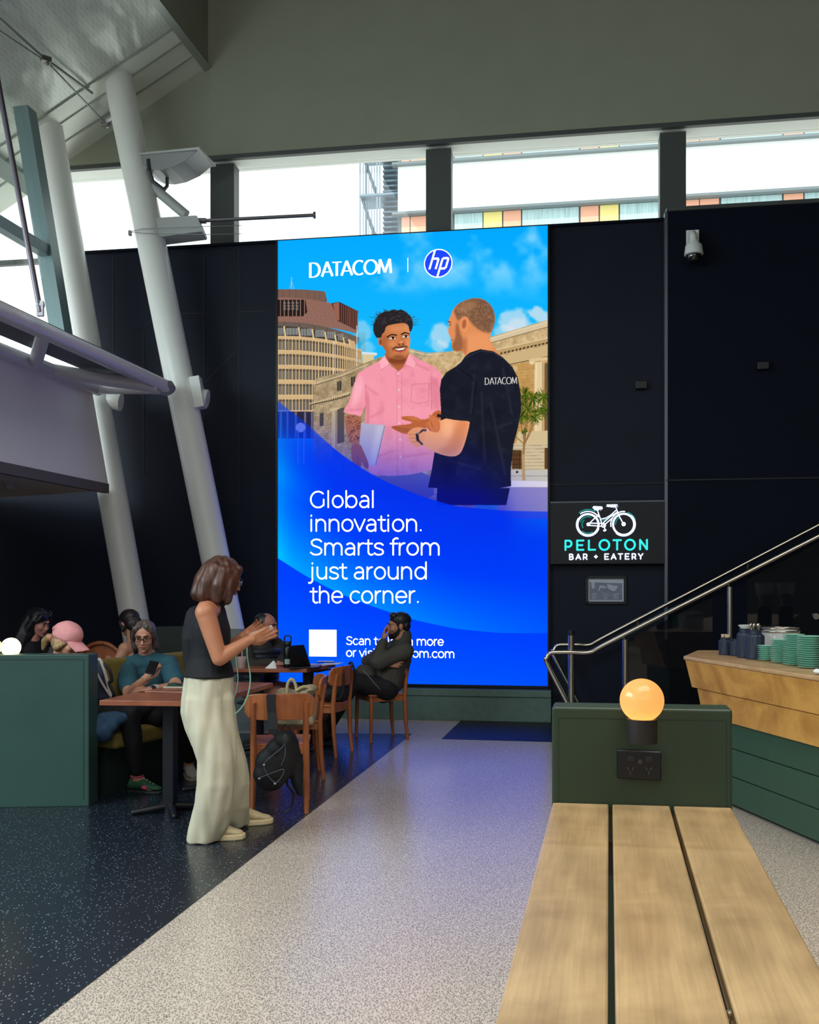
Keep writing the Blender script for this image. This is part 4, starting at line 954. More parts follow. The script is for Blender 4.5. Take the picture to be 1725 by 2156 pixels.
# ================================================================ lit café sign
sg0, sgz1 = PWs(1159, 1057, .12); sg1, sgz0 = PWs(1400, 1187, .12)
sign = thing('shop_sign', W((sg0 + sg1) / 2, 0, sgz0), 'black sign box with a lit bicycle outline and teal and white café lettering', 'sign')
q = MB(); q.ext([W(sg0, -.0, sgz0), W(sg1, 0, sgz0), W(sg1, 0, sgz1), W(sg0, 0, sgz1)], WN * .12)
build('sign_box', q, mat('sign_black', (15, 18, 25), .6, var=.06, scale=4), sign, bevel=.004)
q = MB(); q.ext([W(sg0, .122, sgz1 - .012), W(sg1, .122, sgz1 - .012), W(sg1, .122, sgz1 + .004), W(sg0, .122, sgz1 + .004)], -WN * .12); build('top_edge', q, mat('sign_edge', (84, 92, 100), .4, metal=.4), sign)
M_teal = mat('lit_teal', (60, 210, 205), .5, emit=(44, 202, 200), estr=1.0); M_lw = mat('lit_cool_white', (225, 235, 255), .5, emit=(222, 232, 255), estr=1.05); M_teal2 = mat('lit_dim_teal', (30, 130, 125), .5, emit=(28, 128, 122), estr=.9)
TG = .12
put_text('sign_letter', 'PELOTON', 1189, 1158, 1364.5, 1156.5, 19.5, .14, M_teal, sign, depth=.012, t=TG, h=0., track=.24, single=True)
put_text('sign_letter', 'BAR + EATERY', 1198.5, 1178, 1355, 1177, 11, .16, M_lw, sign, depth=.012, t=TG, h=0., track=.26, single=True)
def zb(x, y):
    a, z_ = PWs(1160 + x * .15072, 1040 + y * .15072, TG); return (a, z_)
bplace = lambda x, y, hh: W(x, TG, y) + WN * hh
def bk(name, strokes, w, m, h=0.):
    mb = MB(); strokes_mesh(mb, [[zb(*p) for p in s] for s in strokes], bplace, w, .01, h); return build(name, mb, m, sign)
def wh(cx, cy, r, a0=0, a1=360): return [(cx + r * math.cos(math.radians(a0 + (a1 - a0) * i / 36)), cy + r * math.sin(math.radians(a0 + (a1 - a0) * i / 36))) for i in range(37)]
px1 = .00085 * 1.0
bk('bicycle_wheel', [wh(520, 430, 148)], .021, M_lw); bk('bicycle_wheel', [wh(1018, 425, 148)], .021, M_lw)
bk('bicycle_frame', [[(650, 225), (690, 340), (715, 420)], [(525, 425), (660, 295)], [(545, 408), (700, 412)], [(545, 440), (720, 452)], [(712, 350), (770, 338), (840, 295), (905, 235)], [(735, 400), (830, 320), (930, 255)], [(740, 440), (850, 345)], [(905, 175), (950, 300), (1010, 410)], [(740, 430), (760, 500)]], .011, M_lw, .001)
bk('saddle', [[(610, 195), (700, 195)], [(625, 210), (660, 212)]], .030, M_lw, .002); bk('handlebar', [[(800, 165), (905, 165)]], .026, M_lw, .002); bk('pedal', [[(745, 512), (765, 506)]], .02, M_lw, .002)
bk('chainring', [wh(738, 440, 26)], .010, M_lw, .002); bk('hub', [wh(525, 425, 12)], .02, M_lw, .002); bk('hub', [wh(1018, 422, 14)], .022, M_lw, .002)
bk('mudguard', [wh(520, 425, 180, 235, 325)], .010, M_lw); bk('mudguard', [wh(1018, 425, 180, 170, 275)], .010, M_lw)
for acc in [wh(520, 430, 112, 200, 290), wh(520, 430, 118, 60, 130), wh(520, 430, 82, 150, 230), wh(520, 410, 192, 230, 300), wh(1018, 425, 176, 290, 335), wh(1018, 425, 112, 180, 240), [(720, 370), (790, 352), (860, 305)]]: bk('teal_accent', [acc], .011, M_teal2, -.001)
def halo(cx, cy, r): return [wh(cx, cy, r)]
bk('outline', [wh(520, 430, 166, 20, 215), wh(1018, 425, 168, -50, 130), [(580, 195), (600, 172), (715, 178), (725, 205), (690, 232)], [(780, 150), (930, 148), (935, 185)], [(775, 175), (890, 190)]], .0035, M_lw, 0)
# framed menu print below the sign
f0, fz1 = PWs(1233, 1213, 0.); f1, fz0 = PWs(1319, 1272, 0.)
pic = thing('framed_print', W((f0 + f1) / 2, 0, fz0), 'small black framed print on the dark wall under the café sign', 'picture')
q = MB(); e = .028
for a_, b2, c_, d_ in ((f0, f0 + e, fz0, fz1), (f1 - e, f1, fz0, fz1), (f0, f1, fz0, fz0 + e), (f0, f1, fz1 - e, fz1)): q.ext([W(a_, 0, c_), W(b2, 0, c_), W(b2, 0, d_), W(a_, 0, d_)], WN * .03)
build('frame', q, mat('picture_frame', (14, 16, 20), .4), pic)
q = MB(); q.ext([W(f0 + e, 0, fz0 + e), W(f1 - e, 0, fz0 + e), W(f1 - e, 0, fz1 - e), W(f0 + e, 0, fz1 - e)], WN * .012)
sheet = build('print_sheet', q, mat('print_paper', (176, 182, 196), .3, coat=.4), pic)
q = MB()
i0, i1, j0, j1 = f0 + e + .015, f1 - e - .015, fz0 + e + .015, fz1 - e - .015
q.ext([W(i0, .012, j0), W(i1, .012, j0), W(i1, .012, lerp(j0, j1, .84)), W(i0, .012, lerp(j0, j1, .90))], WN * .0012); build('print_field', q, mat('print_grey_blue', (112, 122, 142), .3, var=.3, scale=30, stretch=(1, 1, 6), coat=.4), sheet)
q = MB()
def iz(x, y): return W(lerp(i0, i1, (x - 520) / 510), .0135, lerp(j1, j0, (y - 1165) / 355))
for pts in (((680, 1265), (730, 1265), (800, 1300), (770, 1310), (700, 1295), (665, 1352), (655, 1350)), ((790, 1250), (840, 1240), (900, 1270), (955, 1260), (955, 1300), (915, 1360), (860, 1350), (810, 1310)), ((545, 1195), (605, 1200), (600, 1300), (575, 1325), (555, 1290))): q.ext([iz(*p) for p in pts], WN * .001)
for k in range(7):
    for xa, xb in ((560, 650), (740, 830), (890, 990)): q.ext([iz(xa, 1400 + k * 16), iz(xb - (k * 13) % 40, 1400 + k * 16), iz(xb - (k * 13) % 40, 1405 + k * 16), iz(xa, 1405 + k * 16)], WN * .0005)
build('print_marks', q, mat('print_light', (168, 174, 190), .3), sheet)
# camera dome and two small black wall boxes
d0, dz = PWs(1460, 548, .14)
cc = thing('security_camera', W(d0, .10, dz), 'white dome security camera bracketed high on the dark wall at right', 'camera')
q = MB(); a_, z1 = PWs(1445, 486, .1); b2, z0 = PWs(1472, 535, .1); q.ext([W(a_, .10, z0), W(b2, .10, z0), W(b2, .10, z1), W(a_, .10, z1)], WN * .018); build('mount_plate', q, mat('camera_white', (214, 216, 212), .4), cc, bevel=.004)
q = MB(); s0, zt_ = PWs(1459, 492, .2); s1, zb_ = PWs(1460, 535, .2); u_ = W(s1, .24, zb_)
q.tube([W(s0, .12, zt_ - .02), W(s0, .2, zt_), W(s0, .24, zt_ - .04), W(s1, .24, zb_ + .1)], [.035, .036, .036, .04], 16); q.lathe(u_, [(.045, .13), (.055, .1), (.085, .075), (.095, .0), (.098, -.02), (.09, -.025)], 24); build('housing', q, MATS['camera_white'], cc, smooth=True)
q = MB(); q.lathe(u_, [(.078, -.02), (.078, -.045), (.066, -.08), (.042, -.105), (.004, -.115)], 24); build('dome', q, mat('smoked_dome', (10, 11, 14), .05, coat=1), cc, smooth=True)
for x0, y0, x1, y1, t, w_ in ((1339, 802, 1363, 818, 0., 'left of the pale trim'), (1595, 762, 1620, 777, .1, 'right of the pale trim, below the dome camera')):
    a_, z1 = PWs(x0, y0, t + .06); b2, z0 = PWs(x1, y1, t + .06)
    q = MB(); q.ext([W(a_, t, z0), W(b2, t, z0), W(b2, t, z1), W(a_, t, z1)], WN * .07)
    tag(build('wall_outlet_box', q, mat('box_black', (12, 13, 17), .4), bevel=.006), 'small black box on the dark wall ' + w_, 'wall box', 'small black wall boxes')

# ================================================================ STEEL: leaning columns, truss, bulkhead, floodlight
M_col = mat('pale_grey_column', (226, 229, 224), .28, spec=.5, var=.02, scale=3)
M_steel = mat('grey_painted_steel', (206, 204, 210), .35, metal=.1)
def ray_roof(px, py):
    d = V(((px - HX) / FPX, 1, (HY - py) / FPX)); o = V((0, 0, CAM_H)); return o + d * ((R0 - o).dot(RN) / d.dot(RN))
colA_t, colB_t = ray_roof(250, 172), ray_roof(103, 277)
colA_b = P(523, 1238, 10.35); colA_b.z = 0; colB_b = P(320, 1238, 10.45); colB_b.z = 0
def on_col(b, t, z): return lerp(b, t, (z - b.z) / (t.z - b.z))
def column(name, b, t, label):
    th = thing(name, b, label, 'column', 'leaning round columns')
    q = MB(); e = t + (t - b).normalized() * .1; q.tube([b, e], .158, 40); build('shaft', q, M_col, th, smooth=True); return th
colA = column('leaning_column', colA_b, colA_t, 'round pale leaning column carrying the floodlight bracket')
colB = column('leaning_column', colB_b, colB_t, 'round pale leaning column beside the window, half behind the truss')
# splice plate and stub on each column
def stub(col, b, t, py, hasplate):
    z = CAM_H + (HY - py) / FPX * b.y; c = on_col(b, t, z); x = V((1, 0, 0))
    q = MB(); q.cyl(c + V((.10, .02, 0)), c + V((.275, .02, -.03)), .10, None, 24); build('stub_pipe', q, M_col, col, smooth=True)
    if hasplate:
        q = MB(); q.box(c + V((.185, -.06, .02)), (.11, .16, .34), Matrix.Rotation(-.17, 3, 'Y')); build('splice_plate', q, M_col, col, bevel=.006)
stub(colA, colA_b, colA_t, 830, True); stub(colB, colB_b, colB_t, 836, False)

E1 = P(352, 815, 10.12); E2 = P(207, 812, 10.22); E2.z = E1.z
truss = thing('canopy_truss', at0(E1), 'horizontal white tubular truss running from the left edge to the leaning column', 'truss')
q = MB(); q.tube([E1, E1 - AX * 6.2], .070, 24); build('chord', q, M_steel, truss, smooth=True)
q = MB(); q.tube([E2, E2 - AX * 6.2], .072, 24); build('chord', q, M_steel, truss, smooth=True)
q = MB(); q.tube([E2 - AX * .05, E1 - AX * .02 - V((0, 0, .02))], .062, 20); build('end_tube', q, M_steel, truss, smooth=True)
q = MB(); q.tube([E2 - AX * .9, (E2 + E1) / 2 - AX * .5 - V((0, 0, .02)), E1 - AX * .25 - V((0, 0, .04))], .068, 20); build('brace', q, M_steel, truss, smooth=True)
for d in (1.9, 3.6):
    a = E2 - AX * (d - .75); b2 = E1 - AX * (d + .35)
    q = MB(); q.tube([a, b2], .062, 18); build('strut', q, M_steel, truss, smooth=True)
M_perf = bpy.data.materials.new('perforated_deck'); M_perf.use_nodes = True; nt = M_perf.node_tree; b = nt.nodes['Principled BSDF']
tc = nt.nodes.new('ShaderNodeTexCoord'); vo = nt.nodes.new('ShaderNodeTexVoronoi'); vo.inputs['Scale'].default_value = 26; vo.inputs['Randomness'].default_value = 0
mr = nt.nodes.new('ShaderNodeMapRange'); mr.inputs['From Min'].default_value = .30; mr.inputs['From Max'].default_value = .36
nt.links.new(tc.outputs['Object'], vo.inputs['Vector']); nt.links.new(vo.outputs['Distance'], mr.inputs['Value']); nt.links.new(mr.outputs[0], b.inputs['Alpha'])
b.inputs['Base Color'].default_value = (*lin((92, 92, 100)), 1); b.inputs['Roughness'].default_value = .5
q = MB(); up_ = V((0, 0, .075)); q.ext([E1 + up_ - AX * .4, E1 + up_ - AX * 6.2, lerp(E1, E2, .80) + up_ - AX * 6.2, lerp(E1, E2, .80) + up_ - AX * .4], (0, 0, .01)); build('deck', q, M_perf, truss)
q = MB(); q.tube([E1 - V((.0, .05, .0)), E1 + V((.03, -.07, -.05))], [.085, .085], 20); build('end_plate', q, mat('bracket_steel', (138, 136, 140), .4, metal=.4), truss, smooth=True)
# tie rod up to the roof
rb = P(85, 690, 7.55); rb.z = E1.z + .05; rt = P(0, 195, 7.55)
rt = rb + (rt - rb) * 1.6
rod = thing('tie_rod', rb, 'thin steel tie rod rising from the truss to the roof at the left edge', 'rod')
q = MB(); q.tube([rb, rt], .022, 12); build('rod', q, mat('rod_steel', (104, 98, 108), .35, metal=.6), rod, smooth=True)
q = MB(); q.box(rb + V((0, 0, .03)), (.05, .03, .12)); q.cyl(rb + V((-.03, 0, .06)), rb + V((.03, 0, .06)), .02); build('clevis', q, M_steel, rod)
# bracing cables under the metal roof
for (xa, ya), (xb, yb) in (((-20, -5), (76, 92)), ((78, 100), (208, 236))):
    pass
cab = thing('brace_cable', ray_roof(212, 238) - RN * .12, 'thin bracing cables with clamps under the metal roof lining', 'cable')
q = MB(); k0, k1, k2 = ray_roof(-30, 0) - RN * .13, ray_roof(80, 96) - RN * .16, ray_roof(210, 238) - RN * .13
q.tube([k0, k1], .012, 8); q.tube([k1, ray_roof(190, 188) - RN * .05], .014, 8); q.tube([k1 - RN * .03, k2], .009, 8); q.tube([ray_roof(-30, 30) - RN * .13, k1 - RN * .04], .007, 8); build('cable', q, mat('cable_steel', (120, 122, 118), .3, metal=.8), cab, smooth=True)
for c in (k1, k2):
    q = MB(); q.box(c - RN * .02, (.09, .09, .05), rotz(.6)); q.cyl(c + RN * .03, c - RN * .07, .016); q.cyl(c + V((-.05, 0, -.02)), c + V((.05, .02, -.03)), .02); build('clamp', q, mat('clamp_steel', (150, 152, 146), .25, metal=.9), cab)
q = MB(); q.cyl(k2, on_col(colA_b, colA_t, k2.z), .02); build('anchor', q, M_steel, cab, smooth=True)

# floodlight and wedge bracket on the column
zA = lambda py, Y: CAM_H + (HY - py) / FPX * Y
Yc = on_col(colA_b, colA_t, 5.2).y - .10
brk = thing('floodlight_bracket', P(330, 480, Yc), 'wedge-shaped steel bracket with a long rod, fixed to the leaning column', 'bracket')
q = MB()
f0 = [P(315, 459, Yc), P(414, 453, Yc), P(426, 482, Yc), P(425, 487, Yc), P(322, 500, Yc)]
q.ext(f0, (0, .26, 0)); build('wedge_box', q, mat('bracket_paint', (176, 182, 180), .4), brk, bevel=.005)
q = MB(); q.cyl(P(310, 384, Yc + .1), P(392, 453, Yc + .1), .055, .055, 20); q.ell(P(308, 383, Yc + .08), (.062, .06, .07)); build('strut_arm', q, MATS['bracket_paint'], brk, smooth=True)
q = MB(); q.cyl(P(424, 465, Yc + .1), P(663, 453, Yc + .1), .019, .019, 14); q.cyl(P(660, 453, Yc + .1), P(665, 453, Yc + .1), .036, .036, 16); q.cyl(P(418, 465, Yc + .1), P(434, 465, Yc + .1), .03); build('long_rod', q, mat('rod_dark_steel', (110, 108, 112), .3, metal=.7), brk, smooth=True)
q = MB()
for y0, y1 in ((481, 477), (490, 494)): q.tube([P(273, 488, Yc - .05), P(300, y0 + 1, Yc - .08), P(430, y1, Yc - .04), P(508, y1 - 2, Yc + .2)], .0035, 6)
q.box(P(274, 491, Yc), (.03, .04, .05)); build('wire', q, mat('wire_grey', (150, 150, 150), .5), brk)
fl_ = thing('floodlight', P(370, 345, Yc), 'grey uplight floodlight with a curved body mounted on the column bracket', 'floodlight')
prof = [(292, 327), (296, 349), (312, 356), (335, 358), (360, 353), (390, 339), (417, 316)]
q = MB(); q.ext([P(x, y, Yc) for x, y in prof], AX * .39); build('body', q, mat('flood_grey', (150, 154, 154), .4, metal=.3), fl_, bevel=.006)
q = MB(); lid = [P(289, 326, Yc - .02), P(289, 322, Yc - .02), P(420, 309.5, Yc - .02), P(420, 314, Yc - .02)]; q.ext(lid, AX * .44); build('lid_frame', q, mat('flood_lid', (190, 194, 192), .4, metal=.3), fl_)
q = MB()
for k in range(5): q.box(P(303, 333 + k * 4, Yc + .03), (.06, .03, .012))
q.tube([P(313, 337, Yc + .02), P(314, 360, Yc + .0), P(322, 382, Yc + .05), P(345, 400, Yc + .08)], [.03, .025, .022, .022], 8); q.tube([P(352, 367, Yc + .2), P(352, 392, Yc + .2), P(345, 400, Yc + .1)], .02, 8); build('yoke', q, mat('yoke_steel', (78, 82, 84), .4, metal=.5), fl_)

# white bulkhead under the truss and its soffit
B0 = P(228, 1019, 10.22)
M_bulk = mat('white_bulkhead', (242, 240, 244), .5)
q = MB(); bt = B0 + V((-.17, 0, .98)); q.ext([B0, bt, bt - AX * 5.4, B0 - AX * 5.4], -AXN * .1)
struct('wall_bulkhead', q, M_bulk)
q = MB(); z0 = B0.z - .02; q.ext([V((B0.x, B0.y, z0)), V((B0.x, B0.y, z0)) - AX * 5.4, V((B0.x, B0.y, z0)) - AX * 5.4 - AXN * 3, V((B0.x, B0.y, z0)) - AXN * 3 + AX * .9], (0, 0, -.05))
struct('ceiling_soffit', q, mat('soffit_grey', (196, 184, 178), .8))
q = MB(); q.ext([V((B0.x, B0.y, B0.z)) + AXN * .01, V((B0.x, B0.y, B0.z)) + AXN * .01 - AX * 5.4, V((B0.x, B0.y, B0.z - .10)) + AXN * .01 - AX * 5.4, V((B0.x, B0.y, B0.z - .10)) + AXN * .01], -AXN * .06); struct('trim_9', q, mat('soffit_edge', (104, 100, 100), .7))
q = MB(); dc = P(20, 1002, 9.4); dc.z = B0.z - .07; q.lathe(dc, [(.075, 0), (.075, -.03), (.05, -.035), (.045, -.06), (.02, -.085), (.003, -.09)], 20); tag(build('dome_camera', q, mat('dome_grey', (150, 148, 150), .4), smooth=True), 'small grey ceiling dome camera under the white bulkhead at far left', 'camera')
q = MB(); c = B0 - AX * 2.12 + AXN * .012 + V((-.05, 0, .28)); q.ext([c - AX * .0, c - AX * .9, c - AX * .9 + V((-.05, 0, .36)), c + V((-.06, 0, .36))], AXN * .015); tag(build('amber_sign', q, mat('amber_panel', (214, 178, 92), .5)), 'amber sign panel on the white bulkhead at the left edge', 'sign')

# ================================================================ stair beside the wall: rails, posts, glass
M_chr = mat('brushed_stainless', (196, 190, 176), .22, metal=1.0)
SD = V((WU.x, WU.y, 0)); 
ra0 = P(1242, 1373, 8.9); rb0 = P(1242, 1357.5, 10.0); slopeA, slopeB = .525, .54
def railA(r): return ra0 + SD * r + V((0, 0, slopeA * max(r, 0)))
def railB(r): return rb0 + SD * r + V((0, 0, slopeB * max(r, 0)))
hr = thing('stair_handrail', at0(ra0), 'polished steel handrail in front of the stair glass, with posts and bent lower end', 'handrail')
q = MB(); q.tube(bez([P(1200, 1490, 8.9), P(1153, 1398, 8.9), P(1152, 1385, 8.9), P(1160, 1374.5, 8.9), P(1180, 1373, 8.9)], 6) + bez([P(1200, 1373, 8.9), ra0, railA(.16), railA(1.0)], 8) + [railA(4.6)], .021, 16); build('rail', q, M_chr, hr, smooth=True)
for px, r, top in ((1205, None, 1338), (1315, .338, 1352), (1530, 1.28, 1240)):
    p = P(px, 1400, 8.9) if r is None else railA(r)
    if r is None: zt_ = CAM_H + (HY - top) / FPX * p.y
    else: zt_ = p.z - .06
    q = MB(); q.cyl((p.x, p.y + .05, 0), (p.x, p.y + .05, zt_), .030 if r is None else .026, None, 20)
    if r is not None: q.tube([(p.x, p.y + .05, zt_ - .01), (p.x - .02, p.y + .03, zt_ + .02), (p.x - .02, p.y, p.z)], .009, 8)
    build('post', q, M_chr, hr, smooth=True)
    if r is None:
        q = MB(); q.cyl((p.x, p.y + .05, zt_ - .002), (p.x, p.y + .05, zt_ + .05), .031, None, 20); build('post_cap', q, mat('cap_black', (20, 20, 22), .4), hr, smooth=True)
hr2 = thing('stair_handrail', at0(rb0), 'polished steel handrail fixed to the dark wall, behind the front stair rail', 'handrail')
q = MB(); q.tube(bez([P(1224, 1490, 10.0), P(1167, 1382, 10.0), P(1167, 1369, 10.0), P(1175, 1358.5, 10.0), P(1195, 1357.5, 10.0)], 6) + bez([P(1215, 1357.5, 10), rb0, railB(.16), railB(1.0)], 8) + [railB(4.6)], .021, 16); build('rail', q, M_chr, hr2, smooth=True)
for r in (.5, 1.6, 2.7, 3.8):
    a = railB(r); q = MB(); q.tube([a - V((0, 0, .02)), a - V((0, 0, .07)), a - V((0, 0, .07)) - WN * .45], .009, 8); build('wall_bracket', q, M_chr, hr2, smooth=True)
M_sg = bpy.data.materials.new('dark_reflective_glass'); M_sg.use_nodes = True; b = M_sg.node_tree.nodes['Principled BSDF']
b.inputs['Base Color'].default_value = (*lin((16, 19, 23)), 1); b.inputs['Roughness'].default_value = .02; b.inputs['Alpha'].default_value = .6; b.inputs['IOR'].default_value = 1.55; b.inputs['Specular IOR Level'].default_value = .5
for r0, r1, lab in ((.30, 1.12, 'dark glass stair panel left of the second steel post'), (1.43, 4.4, 'dark glass stair panel behind the counter jars')):
    a, b2 = railA(r0), railA(r1); q = MB(); o_ = WN * -.06
    q.ext([V((a.x, a.y, a.z - 1.02)) + o_, V((b2.x, b2.y, b2.z - 1.02)) + o_, b2 + o_ - V((0, 0, .07)), a + o_ - V((0, 0, .07))], -WN * .012)
    g_ = build('glass_panel', q, M_sg, hr); g_['label'] = lab
    for r in (lerp(r0, r1, .2), lerp(r0, r1, .8)):
        p = railA(r) + o_ + V((0, 0, -.72)); q = MB(); q.cyl(p + WN * .03, p - WN * .05, .028, None, 18); build('glass_button', q, M_chr, g_, smooth=True)
stp = MB()
for k in range(9):
    r = .15 + k * .32; a = ra0 + SD * r; z1 = .17 * (k + 1)
    p0 = V((a.x, a.y, 0)) - WN * .12; stp.ext([p0, p0 + SD * .33, p0 + SD * .33 - WN * .92, p0 - WN * .92], (0, 0, z1))
a = at0(ra0 + SD * .15); stp.ext([a - WN * .085 + V((0, 0, .02)), a + SD * 2.9 - WN * .085 + V((0, 0, 1.53)), a + SD * 2.9 - WN * .085 + V((0, 0, 1.83)), a - WN * .085 + V((0, 0, .30))], -WN * .03)
tag(build('stair_flight', stp, mat('dark_stair', (20, 22, 28), .5)), 'dark straight stair flight rising along the wall behind the café counter', 'stairs')

# ================================================================ café counter
M_ply = wood('honey_plywood', (172, 116, 46), (212, 156, 76), .38, 2.2, 'Z', 5., .75)
M_ptop = wood('counter_top_ply', (172, 132, 88), (204, 166, 122), .4, 3, 'Y', 6., .5)
M_grn = mat('dark_green_paint', (50, 78, 58), .45, var=.04, scale=6)
cnt = thing('cafe_counter', (2.2, 6.3, 0), 'café counter with honey plywood front, pale top and dark green boarded base', 'counter')
CD = V((-.178, .984, 0)); CNr = V((-.984, -.178, 0))             # along the front, and out of it
g0 = V((2.135, 6.28, 0))                                         # a point on the green base line
gF = g0 + CD * .30                                                # far corner of the base
def fr_(d, out, z): return gF - CD * d + CNr * out + V((0, 0, z))
ch = V((.30, .52, 0))
def prism(out0, z0, out1, z1, name, m, bev=.004, far=0., mat_=None):
    q = MB(); n0 = fr_(-far, out0, z0); n1 = fr_(-far, out1, z1); L = 7.0
    q.hexa([fr_(L, out0, z0), n0, n0 + ch + CD * .1, n0 + ch + V((1.15, .05, 0)), fr_(L, out0, z0) + V((1.15, 0, 0))],
           [fr_(L, out1, z1), n1, n1 + ch + CD * .1, n1 + ch + V((1.15, .05, 0)), fr_(L, out1, z1) + V((1.15, 0, 0))])
    return build(name, q, m, cnt, bevel=bev)
for k in range(3): prism(.0, .02 + k * .185, .0, .02 + (k + 1) * .185 - .006, 'base_board', M_grn, .003)
q = MB(); q.hexa([fr_(7, -.03, 0), fr_(.02, -.03, 0), fr_(.02, -.03, 0) + ch, fr_(7, -.03, 0) + V((1.5, 0, 0))], [fr_(7, -.03, .56), fr_(.02, -.03, .56), fr_(.02, -.03, .56) + ch, fr_(7, -.03, .56) + V((1.5, 0, 0))]); build('plinth', q, mat('plinth_black', (12, 13, 14), .6), cnt)
prism(.045, .565, .085, .752, 'lower_fascia', M_ply, .004, .02)
prism(.10, .758, .15, .948, 'upper_fascia', M_ply, .004, .07)
prism(.155, .950, .155, .975, 'counter_top', M_ptop, .006, .085)
CT = .975
# things on the counter
def atop(px, py): return PZ(px, py, CT)
M_jar = mat('navy_ceramic', (36, 46, 62), .45, var=.06, scale=30)
def jar(name, px, py, r, h, label, fill=None):
    c = atop(px, py); t = thing(name, c, label, 'jar', 'navy ribbed jars on the counter')
    q = MB(); n = 48; prof = [(r * .96, 0), (r, .01), (r, h * .78), (r * .9, h * .84), (r * .72, h * .87), (r * .72, h * .97), (r * .78, h), (r * .66, h), (r * .62, h * .9), (r * .6, h * .85)]
    q.rings([[c + V((math.cos(2 * PI * k / n), math.sin(2 * PI * k / n), 0)) * (rr * (1 + (.035 if (k // 2) % 2 and 1 < i < 4 else 0))) + V((0, 0, z)) for k in range(n)] for i, (rr, z) in enumerate(prof)])
    build('pot', q, M_jar, t, smooth=False); return t, c
j1, c1 = jar('ribbed_jar', 1528, 1379, .046, .125, 'small navy ribbed jar holding wooden sticks, leftmost on the counter')
q = MB()
for k in range(9): q.box(c1 + V((random.uniform(-.026, .026), random.uniform(-.022, .022), .125)), (.011, .004, .045), Matrix.Rotation(random.uniform(-.25, .25), 3, 'Y'))
build('stirrers', q, mat('stick_wood', (214, 188, 150), .6), j1)
j2, c2 = jar('ribbed_jar', 1551, 1381, .044, .12, 'small navy ribbed jar between the leftmost small jar and the tall jars')
j3, c3 = jar('ribbed_jar', 1569, 1385, .052, .20, 'tall navy ribbed jar holding a white whisk brush')
q = MB(); q.lathe(c3 + V((.01, 0, .19)), [(.03, 0), (.045, .02), (.055, .032), (.045, .034)], 20); build('white_brush', q, mat('white_paper_cup', (222, 226, 226), .6), j3)
j4, c4 = jar('ribbed_jar', 1590, 1388, .060, .195, 'tall navy ribbed jar holding teaspoons, beside the saucer stacks')
q = MB()
for k in range(6): 
    a = c4 + V((random.uniform(-.03, .03), random.uniform(-.02, .02), .17)); q.cyl(a, a + V((random.uniform(-.01, .01), 0, .05)), .004); q.ell(a + V((0, 0, .055)), (.011, .005, .016), sub=2)
build('spoons', q, M_chr, j4, smooth=True)
gj = thing('glass_jar', atop(1643, 1381), 'wide clear glass jar with a steel rim behind the saucer stacks', 'jar'); c = gj.location.copy()
gj_m = mat('jar_glass', (225, 230, 230), .03, alpha=.35, spec=.8)
q = MB(); q.lathe(c, [(.11, 0), (.13, .02), (.13, .16), (.115, .18), (.105, .17), (.12, .15), (.12, .03), (.1, .012)], 36); build('bowl', q, gj_m, gj, smooth=True)
q = MB(); q.tube([c + V((.128 * math.cos(k * PI / 16), .128 * math.sin(k * PI / 16), .172)) for k in range(32)], .007, 8, closed=True); q.tube([c + V((.122 * math.cos(k * PI / 16), .122 * math.sin(k * PI / 16), .195)) for k in range(32)], .006, 8, closed=True); build('rim', q, M_chr, gj, smooth=True)
q = MB(); q.ell(c + V((-.02, -.03, .05)), (.06, .05, .04)); q.ell(c + V((.04, 0, .05)), (.05, .05, .035)); build('biscuits', q, mat('biscuit', (206, 176, 140), .7), gj, smooth=True)
M_sau = mat('mint_ceramic', (156, 216, 196), .3, coat=.3)
first = None; pos = 0
for (px, py, n, h, desc) in ((1613, 1391, 8, .0125, 'shortest stack, nearest the navy jars'), (1643, 1396, 12, .0125, 'second stack from the navy jars'), (1672, 1401, 15, .0128, 'third stack from the navy jars'), (1706, 1407, 15, .0128, 'rightmost stack')):
    base = atop(px, py); rr = {1613: .054, 1643: .060, 1672: .066, 1706: .074}[px]
    for k in range(n):
        loc = base + V((random.uniform(-.0015, .0015), random.uniform(-.0015, .0015), k * h))
        lab = 'mint saucer in the ' + desc + (', topmost' if k == n - 1 else ', bottom one' if k == 0 else '')
        q = MB(); q.lathe((0, 0, 0), [(rr * .5, 0), (rr * .55, .003), (rr * .95, .0105), (rr, .0118), (rr * .99, .0128), (rr * .9, .0118), (rr * .5, .0058), (.003, .0052)], 32)
        if k == 0: first = build('saucer', q, M_sau, smooth=True); o = first
        else: q.b.free(); o = first.copy(); COL.objects.link(o)
        o.location = loc; tag(o, lab, 'saucer', 'mint saucers in the ' + desc)
cl = MB(); c = atop(1722, 1421)
for k in range(5): cl.ell(c + V((random.uniform(-.03, .04), random.uniform(-.02, .02), .012 + .01 * random.random())), (.035, .022, .014), rotz(random.random() * 3))
tag(organic('napkin', cl, mat('white_cloth', (226, 230, 232), .8), voxel=.004, rough=.003, freq=60), 'crumpled white napkin at the right end of the counter', 'napkin')

